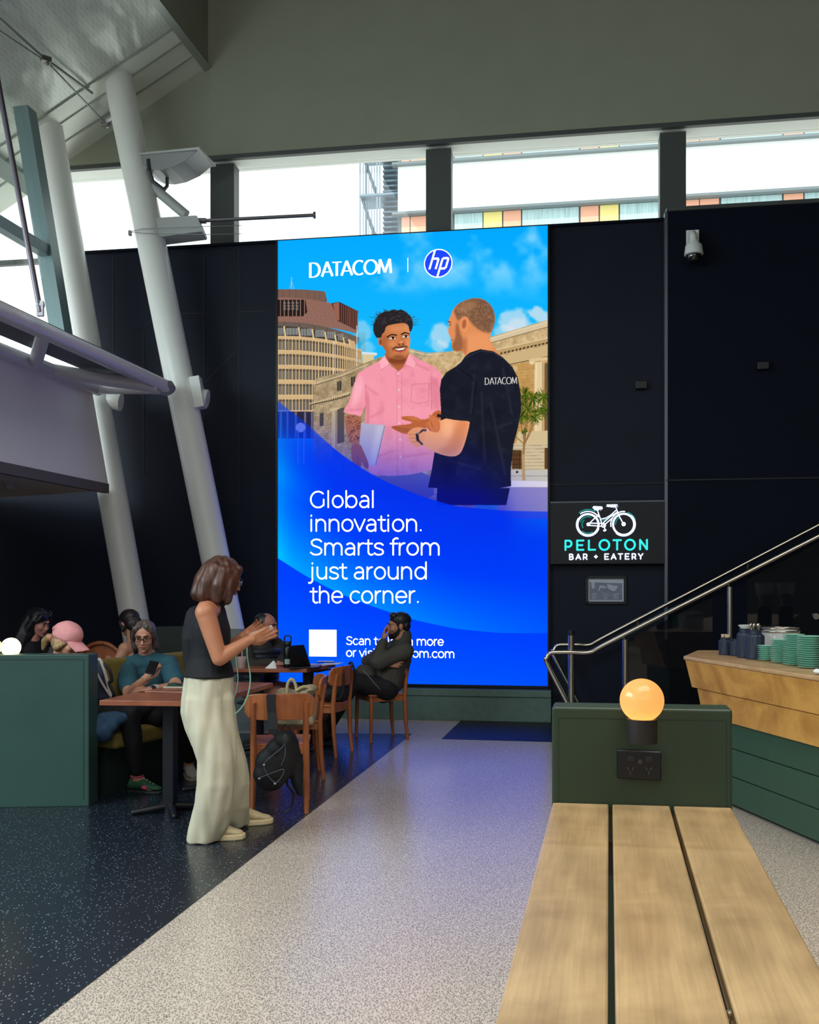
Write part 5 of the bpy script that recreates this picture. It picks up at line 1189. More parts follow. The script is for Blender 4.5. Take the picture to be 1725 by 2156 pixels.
# café equipment on the far side of the counter, outside the frame; the stair glass mirrors it
GP = railA(2.) - WN * .06
def mirror(p): 
    d = (p - GP).dot(WN); return p - WN * (2 * d)
M_mach = mat('machine_black', (22, 24, 28), .35); 
for px, lab in ((1610, 'black coffee grinder with clear hopper behind the counter, nearer the stair'), (1655, 'black coffee grinder with clear hopper behind the counter, farther from the stair')):
    c = mirror(P(px, 1300, 12.2)); t = thing('coffee_grinder', (c.x, c.y, 0.92), lab, 'coffee grinder', 'coffee grinders'); b0 = V((c.x, c.y, .92))
    q = MB(); q.box(b0 + V((0, 0, .15)), (.17, .2, .3)); q.box(b0 + V((0, 0, .02)), (.2, .26, .04)); build('body', q, M_mach, t, bevel=.02)
    q = MB(); q.lathe(b0 + V((0, 0, .3)), [(.05, 0), (.06, .05), (.11, .2), (.12, .3), (.11, .3), (.1, .2), (.05, .05)], 24); build('hopper', q, gj_m, t, smooth=True)
    q = MB(); q.lathe(b0 + V((0, 0, .31)), [(.045, 0), (.055, .045), (.09, .14), (.01, .145)], 24); build('beans', q, mat('beans', (30, 20, 15), .6, var=.4, scale=90), t, smooth=True)
c = mirror(P(1690, 1360, 12.4)); bb = thing('back_bench', (c.x, c.y, 0), 'dark back bench with coffee gear, beyond the right of the counter', 'bench')
q = MB(); q.box((c.x + 1.5, c.y, .45), (2.0, .7, .88)); build('carcass', q, mat('bench_dark', (48, 46, 46), .5), bb, bevel=.01)
q = MB(); q.box((c.x + 1.5, c.y, .90), (2.1, .75, .02)); build('bench_top', q, mat('bench_steel', (150, 150, 150), .3, metal=.8), bb)

# ================================================================ slatted bar table with upstand, lamp and socket
O_ = V((.388, 2.57, 0)); wd = V((.9915, -.13, 0)).normalized(); TW = .466; ld = AX; ZT = .87
M_plank = wood('blond_plank', (140, 113, 78), (184, 154, 110), .33, 2.6, 'Y', 6., .5)
tbl = thing('plank_table', O_ + wd * .2 - ld * .7, 'long narrow table of three blond wooden planks in the right foreground', 'table', rz=math.atan2(-ld.x, ld.y))
def bt_(w, l, z): return O_ + wd * w - ld * l + V((0, 0, z))
for a, b2 in ((0, .148), (.158, .308), (.318, .466)):
    q = MB(); q.ext([bt_(a, .0, ZT - .035), bt_(b2, .0, ZT - .035), bt_(b2, 2.1, ZT - .035), bt_(a, 2.1, ZT - .035)], (0, 0, .035)); 
    o = build('plank', q, M_plank, None, bevel=.004)
    # give every board its own grain origin
    M = Matrix.Translation(bt_(a, 1, ZT)) @ Matrix.Rotation(math.atan2(-ld.x, ld.y), 4, 'Z'); o.data.transform(M.inverted()); o.matrix_world = M
    bpy.context.view_layer.update(); o.parent = tbl; o.matrix_parent_inverse = tbl.matrix_world.inverted()
for l in (.25, 1.8):
    q = MB(); q.ext([bt_(.03, l, ZT - .10), bt_(.436, l, ZT - .10), bt_(.436, l + .06, ZT - .10), bt_(.03, l + .06, ZT - .10)], (0, 0, .064)); build('crossbar', q, mat('table_black', (18, 18, 20), .5), tbl)
    for w in (.05, .376):
        q = MB(); q.ext([bt_(w, l, 0), bt_(w + .05, l, 0), bt_(w + .05, l + .05, 0), bt_(w, l + .05, 0)], (0, 0, ZT - .1)); build('leg', q, MATS['table_black'], tbl)
q = MB(); c = bt_(.312, 1.245, ZT - .006); q.lathe(c, [(.0045, -.01), (.0045, .0), (.003, .003)], 12); build('bolt', q, M_chr, tbl, smooth=True)
M_grn2 = mat('green_partition_paint', (38, 54, 37), .42, var=.03, scale=8)
pn = thing('booth_partition', O_ + wd * .23, 'low dark green upstand panel at the end of the plank table, with lamp and socket', 'partition')
zp = 1.128
q = MB(); q.ext([bt_(-.003, -.005, 0), bt_(TW + .004, -.005, 0), bt_(TW + .004, -.115, 0), bt_(-.003, -.115, 0)], (0, 0, zp)); build('panel', q, M_grn2, pn, bevel=.007, seg=3)
q = MB(); f = .0062
for (w0, w1, z0, z1) in ((.014, .4555, zp - .030, zp - .0285), (.014, .0155, ZT, zp - .03), (.454, .4555, ZT, zp - .03)): q.ext([bt_(w0, -.005, z0), bt_(w1, -.005, z0), bt_(w1, -.005, z1), bt_(w0, -.005, z1)], -ld * .0008)
build('groove', q, mat('groove_green', (30, 42, 30), .5), pn)
# opal globe lamp fixed to the panel
M_base = mat('black_lamp_base', (30, 27, 27), .45)
M_opal = bpy.data.materials.new('opal_glass'); M_opal.use_nodes = True; nt = M_opal.node_tree; nt.nodes.clear()
o_ = nt.nodes.new('ShaderNodeOutputMaterial'); tr_ = nt.nodes.new('ShaderNodeBsdfTranslucent'); df = nt.nodes.new('ShaderNodeBsdfDiffuse'); mx = nt.nodes.new('ShaderNodeMixShader'); gs = nt.nodes.new('ShaderNodeBsdfGlossy'); m2 = nt.nodes.new('ShaderNodeMixShader')
tr_.inputs[0].default_value = (*lin((255, 200, 140)), 1); df.inputs[0].default_value = (*lin((246, 190, 130)), 1); mx.inputs[0].default_value = .35; gs.inputs['Roughness'].default_value = .1; m2.inputs[0].default_value = .03
nt.links.new(tr_.outputs[0], mx.inputs[1]); nt.links.new(df.outputs[0], mx.inputs[2]); nt.links.new(mx.outputs[0], m2.inputs[1]); nt.links.new(gs.outputs[0], m2.inputs[2]); nt.links.new(m2.outputs[0], o_.inputs[0])
def globe_lamp(c, r, label, power, col, base=True, opal=M_opal):
    t = thing('globe_lamp', c - V((0, 0, r)), label, 'lamp', 'round globe lamps on the booth partitions')
    q = MB(); q.ell(c, r, sub=5); build('globe', q, opal, t, smooth=True)
    if base:
        q = MB(); q.lathe(c, [(r * .2, -r * 1.95), (r * .68, -r * 1.95), (r * .69, -r * 1.9), (r * .69, -r * .86), (r * .64, -r * .84), (r * .3, -r * .9)], 36); build('base', q, M_base, t, smooth=True)
    ld_ = bpy.data.lights.new('bulb', 'POINT'); ld_.energy = power; ld_.color = col; ld_.shadow_soft_size = r * .25
    lo = bpy.data.objects.new('bulb', ld_); COL.objects.link(lo); lo.location = c - V((0, 0, r * .45)); lo.parent = t; lo.matrix_parent_inverse = t.matrix_basis.inverted(); return t
gc = P(1352, 1474.5, 2.475)
globe_lamp(gc, .0565, 'amber glowing globe lamp in a black cup on the green table-end panel', .13, (1, .74, .42))
q = MB(); a = gc + V((0, 0, -.075)); q.cyl(a, a + ld * .07, .02); 
so = thing('power_socket', P(1345, 1641, 2.52), 'black double power socket on the green table-end panel below the amber lamp', 'socket')
fpx = lambda px, py: (lambda d: d * ((O_ + ld * .005).dot(V((-wd.y, wd.x, 0))) / d.dot(V((-wd.y, wd.x, 0)))))(V(((px - HX) / FPX, 1, 0)))
def onpan(px, py, out=0.):
    p = fpx(px, py); p.z = CAM_H + (HY - py) / FPX * p.y; return p - V((-wd.y, wd.x, 0)) * out
q2 = MB(); q2.ext([onpan(1299, 1577), onpan(1392, 1581), onpan(1392, 1643), onpan(1299, 1637)], -V((-wd.y, wd.x, 0)) * .012); build('faceplate', q2, mat('socket_black', (13, 15, 22), .35), so, bevel=.004, seg=3)
M_sl = mat('socket_detail', (34, 36, 42), .3)
for x0, x1, y0, y1, nm in ((1320, 1334, 1589, 1600, 'switch'), (1358, 1372, 1590, 1601, 'switch'), (1343, 1351, 1597, 1606, 'usb_port')):
    q2 = MB(); q2.ext([onpan(x0, y0, .0125), onpan(x1, y0 + .4, .0125), onpan(x1, y1 + .4, .0125), onpan(x0, y1, .0125)], -V((-wd.y, wd.x, 0)) * .003); build(nm, q2, M_sl if nm == 'switch' else mat('usb_dark', (60, 60, 64), .3), so)
for cx in (1327, 1365):
    q2 = MB()
    for dx, dy, rot in ((-5, 0, -.5), (5, 0, .5), (0, 9, 0)):
        p = onpan(cx + dx, 1617 + dy, .0123); q2.box(p, (.0022, .001, .009), Matrix.Rotation(rot, 3, 'Y'))
    build('socket_slots', q2, mat('slot_grey', (74, 76, 82), .4), so)
q.b.free()

# ================================================================ left booth: partition, lamps, banquette
M_gl = mat('green_booth_paint', (46, 76, 70), .45, var=.05, scale=4)
pa = PF(187, 1698); pb = V((-3.6, 6.2, 0)); pz = 1.008
pt = thing('booth_partition', (pa + pb) / 2, 'tall green booth partition at far left with a glowing globe lamp above', 'partition')
bk_ = (pa - pb).cross(V((0, 0, -1))).normalized(); bk_ = V((.06, 1, 0)).normalized()
q = MB(); q.ext([pb, pa, pa + bk_ * .16, pb + bk_ * .16], (0, 0, pz)); build('panel', q, M_gl, pt, bevel=.006)
q = MB(); un = (pa - pb).normalized(); e0 = pa - un * .035 - bk_ * .0005
q.ext([e0 + V((0, 0, .05)), e0 + un * .004 + V((0, 0, .05)), e0 + un * .004 + V((0, 0, pz - .03)), e0 + V((0, 0, pz - .03))], -bk_ * .001); q.ext([pb + V((0, 0, pz - .034)) - bk_ * .0005, e0 + V((0, 0, pz - .034)), e0 + V((0, 0, pz - .03)), pb + V((0, 0, pz - .03)) - bk_ * .0005], -bk_ * .001)
build('groove', q, mat('groove_teal', (26, 44, 42), .5), pt)
M_opal2 = M_opal.copy(); M_opal2.name = 'opal_glass_white'
for n_ in M_opal2.node_tree.nodes:
    if n_.type in ('BSDF_TRANSLUCENT', 'BSDF_DIFFUSE'): n_.inputs[0].default_value = (*lin((252, 238, 200)), 1)
l1 = P(23, 1358, 6.36); l1.z = pz + .045
globe_lamp(l1, .064, 'bright globe lamp standing on the left green partition', 1.6, (1, .88, .62), True, M_opal2)
l2 = P(-17, 1358, 6.42); l2.z = pz + .045
globe_lamp(l2, .064, 'globe lamp cut by the left photo edge on the green partition', .25, (1, .9, .7), True, M_opal2)

M_olive = mat('olive_upholstery', (118, 104, 48), .8, var=.08, scale=25, bump=.1)
bq = thing('banquette', (-2.2, 7.2, 0), 'olive upholstered banquette behind the tables along the left booth', 'bench')
bA, bB = V((-2.62, 6.45, 0)), V((-1.86, 8.02, 0)); bd_ = (bB - bA).normalized(); bn = V((bd_.y, -bd_.x, 0))
def bqp(s, t, z): return bA + bd_ * s + bn * t + V((0, 0, z))
Lb = (bB - bA).length
q = MB(); q.ext([bqp(.36, -.02, .42), bqp(Lb, -.02, .42), bqp(Lb, .09, .42), bqp(.36, .09, .42)], (0, 0, .50)); build('backrest', q, M_olive, bq, bevel=.03, seg=3)
q = MB(); q.ext([bqp(.36, .0, .33), bqp(Lb, .0, .33), bqp(Lb, .48, .33), bqp(.36, .48, .33)], (0, 0, .12)); build('seat', q, M_olive, bq, bevel=.03, seg=3)
q = MB(); q.ext([bqp(.36, -.02, 0), bqp(Lb, -.02, 0), bqp(Lb, .38, 0), bqp(.36, .38, 0)], (0, 0, .33)); build('base', q, mat('booth_base_green', (28, 44, 42), .6), bq)
q = MB(); a0, a1 = P(327, 1320, 8.2), P(388, 1320, 8.28); a0.z = a1.z = 0; q.ext([a0, a1, a1 + V((.03, .1, 0)), a0 + V((.03, .1, 0))], (0, 0, 1.115)); tag(build('booth_screen', q, mat('screen_dark_green', (24, 34, 33), .5)), 'dark high booth back panel behind the woman in the teal shirt', 'partition')
q = MB(); a0, a1 = P(470, 1324, 9.65), P(588, 1324, 9.6); zz = a0.z; a0.z = a1.z = 0; q.ext([a0 + V((0, 0, .0)), a1, a1 + V((0, .02, 0)), a0 + V((0, .02, 0))], (0, 0, zz))
tag(build('low_screen', q, mat('smoky_screen', (96, 112, 112), .25, alpha=.55)), 'low smoky glass screen behind the bearded man in the dark jacket', 'screen')

# ================================================================ tables
M_tt = wood('red_brown_table', (128, 70, 48), (166, 98, 70), .32, 2.5, 'X', 7., .5)
M_iron = mat('black_iron', (16, 18, 24), .45)
def table(corner, wvec, dvec, ww, dd, label, name='cafe_table', feet=True, poles=((.5, .5),), rz=0.):
    c0 = V((corner.x, corner.y, 0)); t = thing(name, c0 + wvec * ww / 2 + dvec * dd / 2, label, 'table', 'red-brown café tables')
    q = MB(); q.ext([c0 + V((0, 0, .718)), c0 + wvec * ww + V((0, 0, .718)), c0 + wvec * ww + dvec * dd + V((0, 0, .718)), c0 + dvec * dd + V((0, 0, .718))], (0, 0, .032)); build('tabletop', q, M_tt, t, bevel=.003)
    for a, b2 in poles:
        p = c0 + wvec * ww * a + dvec * dd * b2; R = basis(wvec, dvec, V((0, 0, 1)))
        q = MB(); q.box(p + V((0, 0, .37)), (.072, .072, .70), R); build('pole', q, M_iron, t, bevel=.004)
        q = MB()
        for ang in (.55, .55 + PI / 2, .55 + PI, .55 + 3 * PI / 2):
            d = R @ V((math.cos(ang), math.sin(ang), 0)); q.limb([p + V((0, 0, .045)), p + d * .22 + V((0, 0, .022))], [.026, .018], 12)
        q.cyl(p, p + V((0, 0, .05)), .045); build('foot', q, M_iron, t, smooth=True)
        q = MB(); q.box(p + V((0, 0, .706)), (.3, .3, .012), R); build('top_plate', q, M_iron, t)
    return t
w8 = V((.992, -.10, 0)).normalized()
T1 = table(PZ(209, 1474.5, .75), w8, AX, .70, .47, 'nearest red-brown café table, in front of the woman in the teal shirt', poles=((.48, .55),))
c = V((-1.163, 6.285, 0)); T2 = table(c - AXN * .66 + AX * .035, AXN, AX, .66, .72, 'red-brown café table behind the standing woman, second from the camera', poles=((.5, .6),))
T3 = table(V((-1.62, 8.235, 0)), V((1, -.03, 0)).normalized(), V((.33, .944, 0)).normalized(), .73, .62, 'far red-brown café table with bottle and laptop, near the screen', poles=((.3, .3), (.8, .6)))

# ================================================================ chairs
M_cw = wood('orange_brown_beech', (138, 76, 40), (172, 100, 56), .4, 3, 'Z', 8., .35)
def make_chair(label):
    t = thing('dining_chair', (0, 0, 0), label, 'chair', 'orange-brown wooden café chairs')
    q = MB(); n = 8; out = []
    for sx, sy in ((1, 1), (-1, 1), (-1, -1), (1, -1)):
        cx, cy, r = sx * (.205 if sy > 0 else .185), sy * .19, .03
        a0 = {(1, 1): 0, (-1, 1): 90, (-1, -1): 180, (1, -1): 270}[(sx, sy)]
        for k in range(n + 1):
            a = math.radians(a0 + 90 * k / n); out.append((cx - sx * r + r * math.cos(a), cy - sy * r + r * math.sin(a)))
    q.hexa([V((x, y, .432)) for x, y in out], [V((x, y, .45)) for x, y in out]); build('seat', q, M_cw, t, bevel=.004)
    for s in (-1, 1):
        q = MB(); q.tube([(s * .172, -.215, 0), (s * .168, -.195, .20), (s * .168, -.185, .44), (s * .168, -.205, .62), (s * .168, -.225, .72)], [.015, .019, .021, .019, .016], 14); build('leg', q, M_cw, t, smooth=True)
        q = MB(); q.tube([(s * .185, .17, 0), (s * .175, .162, .44)], [.015, .02], 14); build('leg', q, M_cw, t, smooth=True)
    q = MB()
    for a, b2 in (((-.168, .16), (.168, .16)), ((-.165, -.18), (.165, -.18)), ((-.17, .16), (-.165, -.18)), ((.17, .16), (.165, -.18))):
        p, r = V((*a, .405)), V((*b2, .405)); d = (r - p).normalized(); q.box((p + r) / 2, ((r - p).length, .02, .055), basis(d, V((-d.y, d.x, 0)), V((0, 0, 1))))
    build('apron', q, M_cw, t, bevel=.003)
    q = MB(); n = 18; rings = []
    for k in range(n + 1):
        u = -1 + 2 * k / n; x = .225 * u; y = -.232 + .062 * u * u; e = .5 + .5 * (1 - abs(u) ** 6) ** .5; h0, h1 = .69 - .085 * e, .69 + .085 * e
        tl = -.012
        rings.append([V((x, y + .010, h0)), V((x, y - .010, h0)), V((x, y - .010 + tl, h1)), V((x, y + .010 + tl, h1))])
    q.rings(rings); build('backrest', q, M_cw, t, smooth=False, bevel=.004)
    return t
def face(fx, fy): return math.atan2(-fx, fy)
ch1 = make_chair('wooden café chair with a black backpack hung on its back, nearest the camera')
ch1.location = (-.858, 6.30, 0); ch1.rotation_euler = (0, 0, face(-.12, .99))
ch2 = dup(ch1, (-.895, 7.33, 0), face(-.98, -.19), 'wooden café chair carrying the beige tote bag')
ch3 = dup(ch1, (-.77, 8.345, 0), face(-.938, .348), 'wooden café chair with a dark rucksack hung on it, beside the far table')
ch4 = dup(ch1, (-.285, 9.135, 0), face(-.907, -.42), 'wooden café chair under the man leaning back before the screen')
# arched chair at the back table
ac = thing('arched_chair', (-2.93, 9.0, 0), 'wooden chair with an arched back behind the left booth', 'chair')
q = MB(); cx = ac.location.copy(); rings = []
for k in range(25):
    a = PI * k / 24; rings.append((math.cos(a), math.sin(a)))
q.tube([cx + V((.26 * x, .02 * 0, .50 + .43 * (y ** .8))) for x, y in rings], .02, 10); build('bow', q, M_cw, ac, smooth=True)
q = MB(); q.ext([cx + V((.25 * math.cos(PI * k / 16), .012, .66 + .25 * math.sin(PI * k / 16))) for k in range(17)], (0, .02, 0)); build('backrest', q, M_cw, ac)
q = MB(); q.lathe(cx + V((0, .22, .43)), [(.2, 0), (.215, .01), (.215, .022), (.2, .03)], 28); build('seat', q, M_cw, ac)
for sx, sy in ((-.17, .05), (.17, .05), (-.15, .37), (.15, .37)):
    q = MB(); q.cyl(cx + V((sx * 1.1, sy, 0)), cx + V((sx, sy, .44)), .014, .018, 12); build('leg', q, M_cw, ac, smooth=True)
tb = V((-3.25, 9.35, 0)); T4 = table(tb, V((1, 0, 0)), V((0, 1, 0)), 1.1, .6, 'back table behind the booth, carrying the white cup')

# ================================================================ bags
M_blk = mat('black_nylon', (17, 18, 24), .6, var=.15, scale=40, bump=.15)
def pc(px, py, Y): return P(px, py, Y)
bp_ = thing('backpack', PZ(590, 1640, .25), 'black backpack hanging by a strap from the nearest wooden chair', 'backpack')
Yb = 5.92
q = MB()
for x, y, r_ in ((600, 1562, .075), (590, 1582, .095), (577, 1608, .115), (570, 1630, .105)): q.ell(pc(x, y, Yb - .02), (r_, .085, r_), sub=4)
q.loft([(pc(604, 1548, Yb), V((1, 0, 0)), V((0, 1, 0)), .05, .05), (pc(600, 1562, Yb), V((1, 0, 0)), V((0, 1, 0)), .085, .085), (pc(588, 1595, Yb - .01), V((1, 0, 0)), V((0, 1, 0)), .12, .1), (pc(574, 1630, Yb - .01), V((1, 0, 0)), V((0, 1, 0)), .125, .1), (pc(570, 1648, Yb), V((1, 0, 0)), V((0, 1, 0)), .09, .08)], 28)
q.limb([pc(612, 1548, Yb), pc(624, 1600, Yb + .02), pc(626, 1645, Yb + .03), pc(632, 1672, Yb + .04)], [.03, .045, .04, .02])
organic('bag_body', q, M_blk, bp_, voxel=.008, it=8, rough=.006, freq=9)
q = MB(); s_ = [pc(572, 1462, 6.03), pc(570, 1466, 5.99), pc(572, 1500, 5.98), pc(576, 1535, 5.95), pc(592, 1560, 5.86)]
for a, b2 in zip(s_[:-1], s_[1:]):
    d = (b2 - a).normalized(); sd = V((1, 0, 0)); q.hexa([a - sd * .028, a + sd * .028, a + sd * .028 + V((0, .012, 0)), a - sd * .028 + V((0, .012, 0))], [b2 - sd * .028, b2 + sd * .028, b2 + sd * .028 + V((0, .012, 0)), b2 - sd * .028 + V((0, .012, 0))])
build('shoulder_strap', q, M_blk, bp_)
q = MB(); q.tube(bez([pc(600, 1550, 5.84), pc(596, 1572, 5.81), pc(556, 1610, 5.79), pc(580, 1648, 5.81), pc(597, 1620, 5.80), pc(546, 1638, 5.80)], 8), .003, 6); q.tube(bez([pc(601, 1552, 5.84), pc(600, 1590, 5.80), pc(592, 1612, 5.80)], 6), .0025, 6); build('bungee_cord', q, mat('cord_grey', (86, 96, 108), .5), bp_)
q = MB()
for x, y in ((556, 1610), (546, 1639), (579, 1650)): q.box(pc(x, y, 5.785), (.012, .008, .007))
build('cord_toggle', q, mat('toggle_white', (196, 200, 204), .5), bp_)
q = MB(); q.tube(bez([pc(612, 1626, 5.95), pc(604, 1650, 5.94), pc(618, 1672, 5.95), pc(612, 1700, 5.95), pc(600, 1713, 5.93)], 8), .007, 6); q.tube(bez([pc(618, 1672, 5.95), pc(632, 1672, 5.96)], 4), .006, 6); q.tube(bez([pc(590, 1545, 5.9), pc(598, 1526, 5.9), pc(611, 1534, 5.9), pc(612, 1550, 5.9)], 6), .005, 6); build('loose_strap', q, M_blk, bp_)
q = MB(); q.box(pc(600, 1549, 5.83), (.022, .004, .022), Matrix.Rotation(.7, 3, 'Y')); build('logo_patch', q, mat('patch_grey', (58, 62, 70), .5), bp_)
M_tote = mat('beige_canvas', (156, 144, 118), .85, var=.10, scale=30, bump=.2)
tt = thing('tote_bag', (-.97, 7.28, .45), 'beige canvas tote bag slumped on a wooden chair', 'bag')
q = MB(); Yt = 7.15
for x, y, rx, rz in ((620, 1505, .16, .09), (610, 1480, .13, .10), (640, 1490, .10, .13), (600, 1465, .08, .06), (640, 1460, .07, .06), (588, 1466, .04, .03), (655, 1450, .05, .03)): q.ell(pc(x, y, Yt), (rx, .12, rz))
q.box(pc(620, 1500, Yt), (.30, .2, .16))
organic('bag_body', q, M_tote, tt, voxel=.008, it=5, rough=.012, freq=12)
q = MB(); q.tube(bez([pc(604, 1460, Yt - .1), pc(606, 1440, Yt - .1), pc(614, 1430, Yt - .1), pc(622, 1440, Yt - .1), pc(626, 1462, Yt - .11)], 8), .012, 8); q.tube(bez([pc(622, 1455, Yt - .12), pc(640, 1446, Yt - .1), pc(656, 1450, Yt - .08), pc(660, 1460, Yt)], 8), .012, 8); build('handle', q, mat('handle_cream', (176, 162, 120), .8), tt, smooth=True)
rk = thing('rucksack', (-.6, 8.2, .5), 'dark rucksack hanging on the wooden chair beside the far table', 'backpack')
q = MB(); Yr = 8.2
for x, y, rx, rz in ((705, 1440, .10, .10), (695, 1460, .11, .09), (715, 1455, .09, .10), (690, 1440, .06, .06)): q.ell(pc(x, y, Yr + .16), (rx, .09, rz))
organic('bag_body', q, mat('dark_navy_canvas', (16, 18, 32), .7, var=.1, scale=30), rk, voxel=.009, it=4, rough=.008, freq=14)
q = MB(); q.tube(bez([pc(722, 1402, Yr), pc(724, 1440, Yr - .03), pc(716, 1470, Yr - .04), pc(700, 1472, Yr - .04)], 8), .010, 8); q.tube(bez([pc(735, 1398, Yr + .2), pc(740, 1395, Yr + .18), pc(746, 1410, Yr + .16), pc(748, 1440, Yr + .18)], 8), .010, 8); build('strap', q, M_blk, rk, smooth=True)
lb = thing('brown_bag', (-1.0, 8.0, 0), 'rounded brown leather bag standing under the far chairs', 'bag')
q = MB(); q.limb([PF(655, 1585) + V((-.12, .5, .22)), PF(655, 1585) + V((.08, .6, .28))], [.13, .14]); q.ell(PF(660, 1585) + V((-.05, .5, .14)), (.16, .12, .138)); organic('bag_body', q, mat('brown_leather', (92, 50, 36), .5), lb, voxel=.01, it=3)
sp_ = thing('striped_rucksack', PZ(222, 1475, .47), 'navy rucksack with white edging standing on the near end of the banquette', 'backpack')
q = MB(); Ys = 6.62
q.hexa([pc(203, 1478, Ys), pc(236, 1470, Ys), pc(236, 1470, Ys + .14), pc(203, 1478, Ys + .14)], [pc(203, 1398, Ys + .03), pc(216, 1392, Ys + .03), pc(216, 1392, Ys + .14), pc(203, 1398, Ys + .14)]); build('bag_body', q, mat('bag_navy', (44, 50, 68), .7, var=.1, scale=30), sp_, bevel=.02)
q = MB(); q.tube(bez([pc(204, 1390, Ys), pc(212, 1391, Ys), pc(222, 1420, Ys - .01), pc(234, 1466, Ys - .01)], 8), .012, 8); q.tube(bez([pc(203, 1415, Ys - .01), pc(216, 1440, Ys - .02), pc(234, 1468, Ys - .01)], 6), .008, 6); build('white_edging', q, mat('edging_white', (176, 168, 162), .7), sp_, smooth=True)
q = MB(); q.tube(bez([pc(218, 1398, Ys), pc(230, 1410, Ys - .02), pc(236, 1432, Ys - .02), pc(230, 1438, Ys - .02), pc(240, 1460, Ys - .02), pc(238, 1468, Ys)], 8), .011, 8); build('strap', q, M_blk, sp_, smooth=True)

# ================================================================ small things on the tables
def tp(px, py): return PZ(px, py, .751)
bt = thing('water_bottle', tp(606, 1405), 'black drink bottle with loop handle and pale label on the far table', 'bottle'); c = bt.location.copy()
q = MB(); q.lathe(c, [(.036, 0), (.038, .004), (.038, .165), (.03, .185), (.026, .19)], 28); build('body', q, mat('bottle_black', (14, 15, 20), .3), bt, smooth=True)
q = MB(); q.lathe(c, [(.030, .187), (.032, .19), (.032, .222), (.026, .228)], 28); build('cap', q, mat('bottle_cap', (20, 20, 24), .4), bt, smooth=True)
q = MB(); q.tube([c + V((-.028, 0, .22)), c + V((-.03, 0, .265)), c + V((-.022, 0, .278)), c + V((.022, 0, .278)), c + V((.03, 0, .265)), c + V((.028, 0, .22))], .006, 8); build('loop_handle', q, mat('bottle_cap', (20, 20, 24)), bt, smooth=True)
q = MB(); 
for k in range(8):
    a0, a1 = -2.2 + k * .16, -2.2 + (k + 1) * .16; q.ext([c + V((.0386 * math.cos(a), .0386 * math.sin(a), z)) for a, z in ((a0, .03), (a1, .03), (a1, .075), (a0, .075))], (0, -.0006, 0))
build('label', q, mat('label_green', (150, 176, 160), .5), bt)
lp = thing('laptop', tp(640, 1408), 'black open laptop on the far table beside the bottle', 'laptop')
k0, k1 = tp(607, 1409), tp(668, 1407.5); k2 = k1 + V((.02, .23, 0)); k3 = k0 + V((.05, .26, 0))
q = MB(); q.ext([k0, k1, k2, k3], (0, 0, .014)); build('keyboard_base', q, mat('laptop_black', (16, 17, 22), .4), lp, bevel=.003)
q = MB(); s0, s1 = P(611, 1404, 8.18), P(655, 1404, 8.33); s0.z = s1.z = .765; u0, u1 = P(610, 1357, 8.12), P(640, 1357, 8.30); u0.z = u1.z = .955
q.ext([s0, s1, u1, u0], (-.002, .008, 0)); build('screen', q, mat('laptop_lid', (13, 14, 19), .45), lp, bevel=.002)
cu = thing('iced_drink_cup', tp(509, 1407), 'clear plastic cup with pink iced drink and straw on the far table', 'cup'); c = cu.location.copy()
q = MB(); q.lathe(c, [(.030, 0), (.032, .004), (.043, .095), (.047, .1), (.042, .098), (.03, .006)], 28); build('cup', q, mat('clear_plastic', (222, 196, 196), .15, alpha=.5), cu, smooth=True)
q = MB(); q.lathe(c, [(.003, .006), (.029, .006), (.037, .065), (.003, .066)], 24); build('drink', q, mat('pink_drink', (196, 142, 132), .4), cu, smooth=True)
q = MB(); q.cyl(c + V((0, 0, .02)), c + V((.006, .0, .17)), .0045); build('straw', q, mat('straw_white', (206, 186, 174), .5), cu, smooth=True)
q = MB(); c = tp(571, 1407); q.rings([[c + V((.045 * math.cos(k * PI / 5 + .2) * (1 + .2 * (k % 2)), .03 * math.sin(k * PI / 5), 0)) for k in range(10)], [c + V((.018 + .026 * math.cos(k * PI / 5), .02 * math.sin(k * PI / 5), .04)) for k in range(10)], [c + V((.022 + .004 * math.cos(k * PI / 5), .004 * math.sin(k * PI / 5), .066)) for k in range(10)]])
tag(build('napkin', q, mat('white_cloth', (226, 230, 232))), 'crumpled white napkin on the far table beside the bottle', 'napkin')
pp = thing('paper_sheet', tp(690, 1402), 'white paper sheet hanging over the right end of the far table', 'paper'); a = tp(662, 1402)
q = MB(); q.ext([a, tp(712, 1399), tp(712, 1399) + V((.04, .22, 0)), a + V((.07, .3, 0))], (0, 0, .002)); build('sheet', q, mat('paper_white', (206, 216, 224), .6), pp)
q = MB(); a = tp(680, 1396); q.box(a + V((.02, .05, .008)), (.16, .075, .010), rotz(.0)); tag(build('phone', q, mat('phone_black', (10, 11, 14), .2), bevel=.003), 'black phone lying on the white paper on the far table', 'phone')
wc = thing('paper_cup', PZ(226, 1389, .752), 'white paper cup on the back table left of the bare-shouldered woman', 'cup'); c = wc.location.copy(); c = V((c.x, c.y, .752))
q = MB(); q.lathe(c, [(.036, 0), (.037, .003), (.046, .088), (.048, .092), (.044, .09), (.035, .006)], 28); build('cup', q, mat('cup_mint_white', (150, 166, 162), .5), wc, smooth=True)
q = MB(); q.lathe(c, [(.003, .08), (.043, .081)], 24); build('drink', q, mat('coffee', (150, 112, 92), .5), wc)
nb = thing('note_pad', PZ(372, 1447, .752), 'small pad with green cover on the second table beside the standing woman', 'notebook'); c = nb.location.copy()
q = MB(); q.box(c + V((0, 0, .004)), (.16, .10, .008), rotz(-.1)); build('pages', q, mat('page_cream', (188, 182, 160), .7), nb)
q = MB(); q.box(c + V((.01, .01, .012)), (.14, .08, .008), rotz(-.15)); q.ell(c + V((-.02, .01, .02)), (.045, .03, .012)); build('cover', q, mat('pad_green', (36, 62, 50), .5), nb)

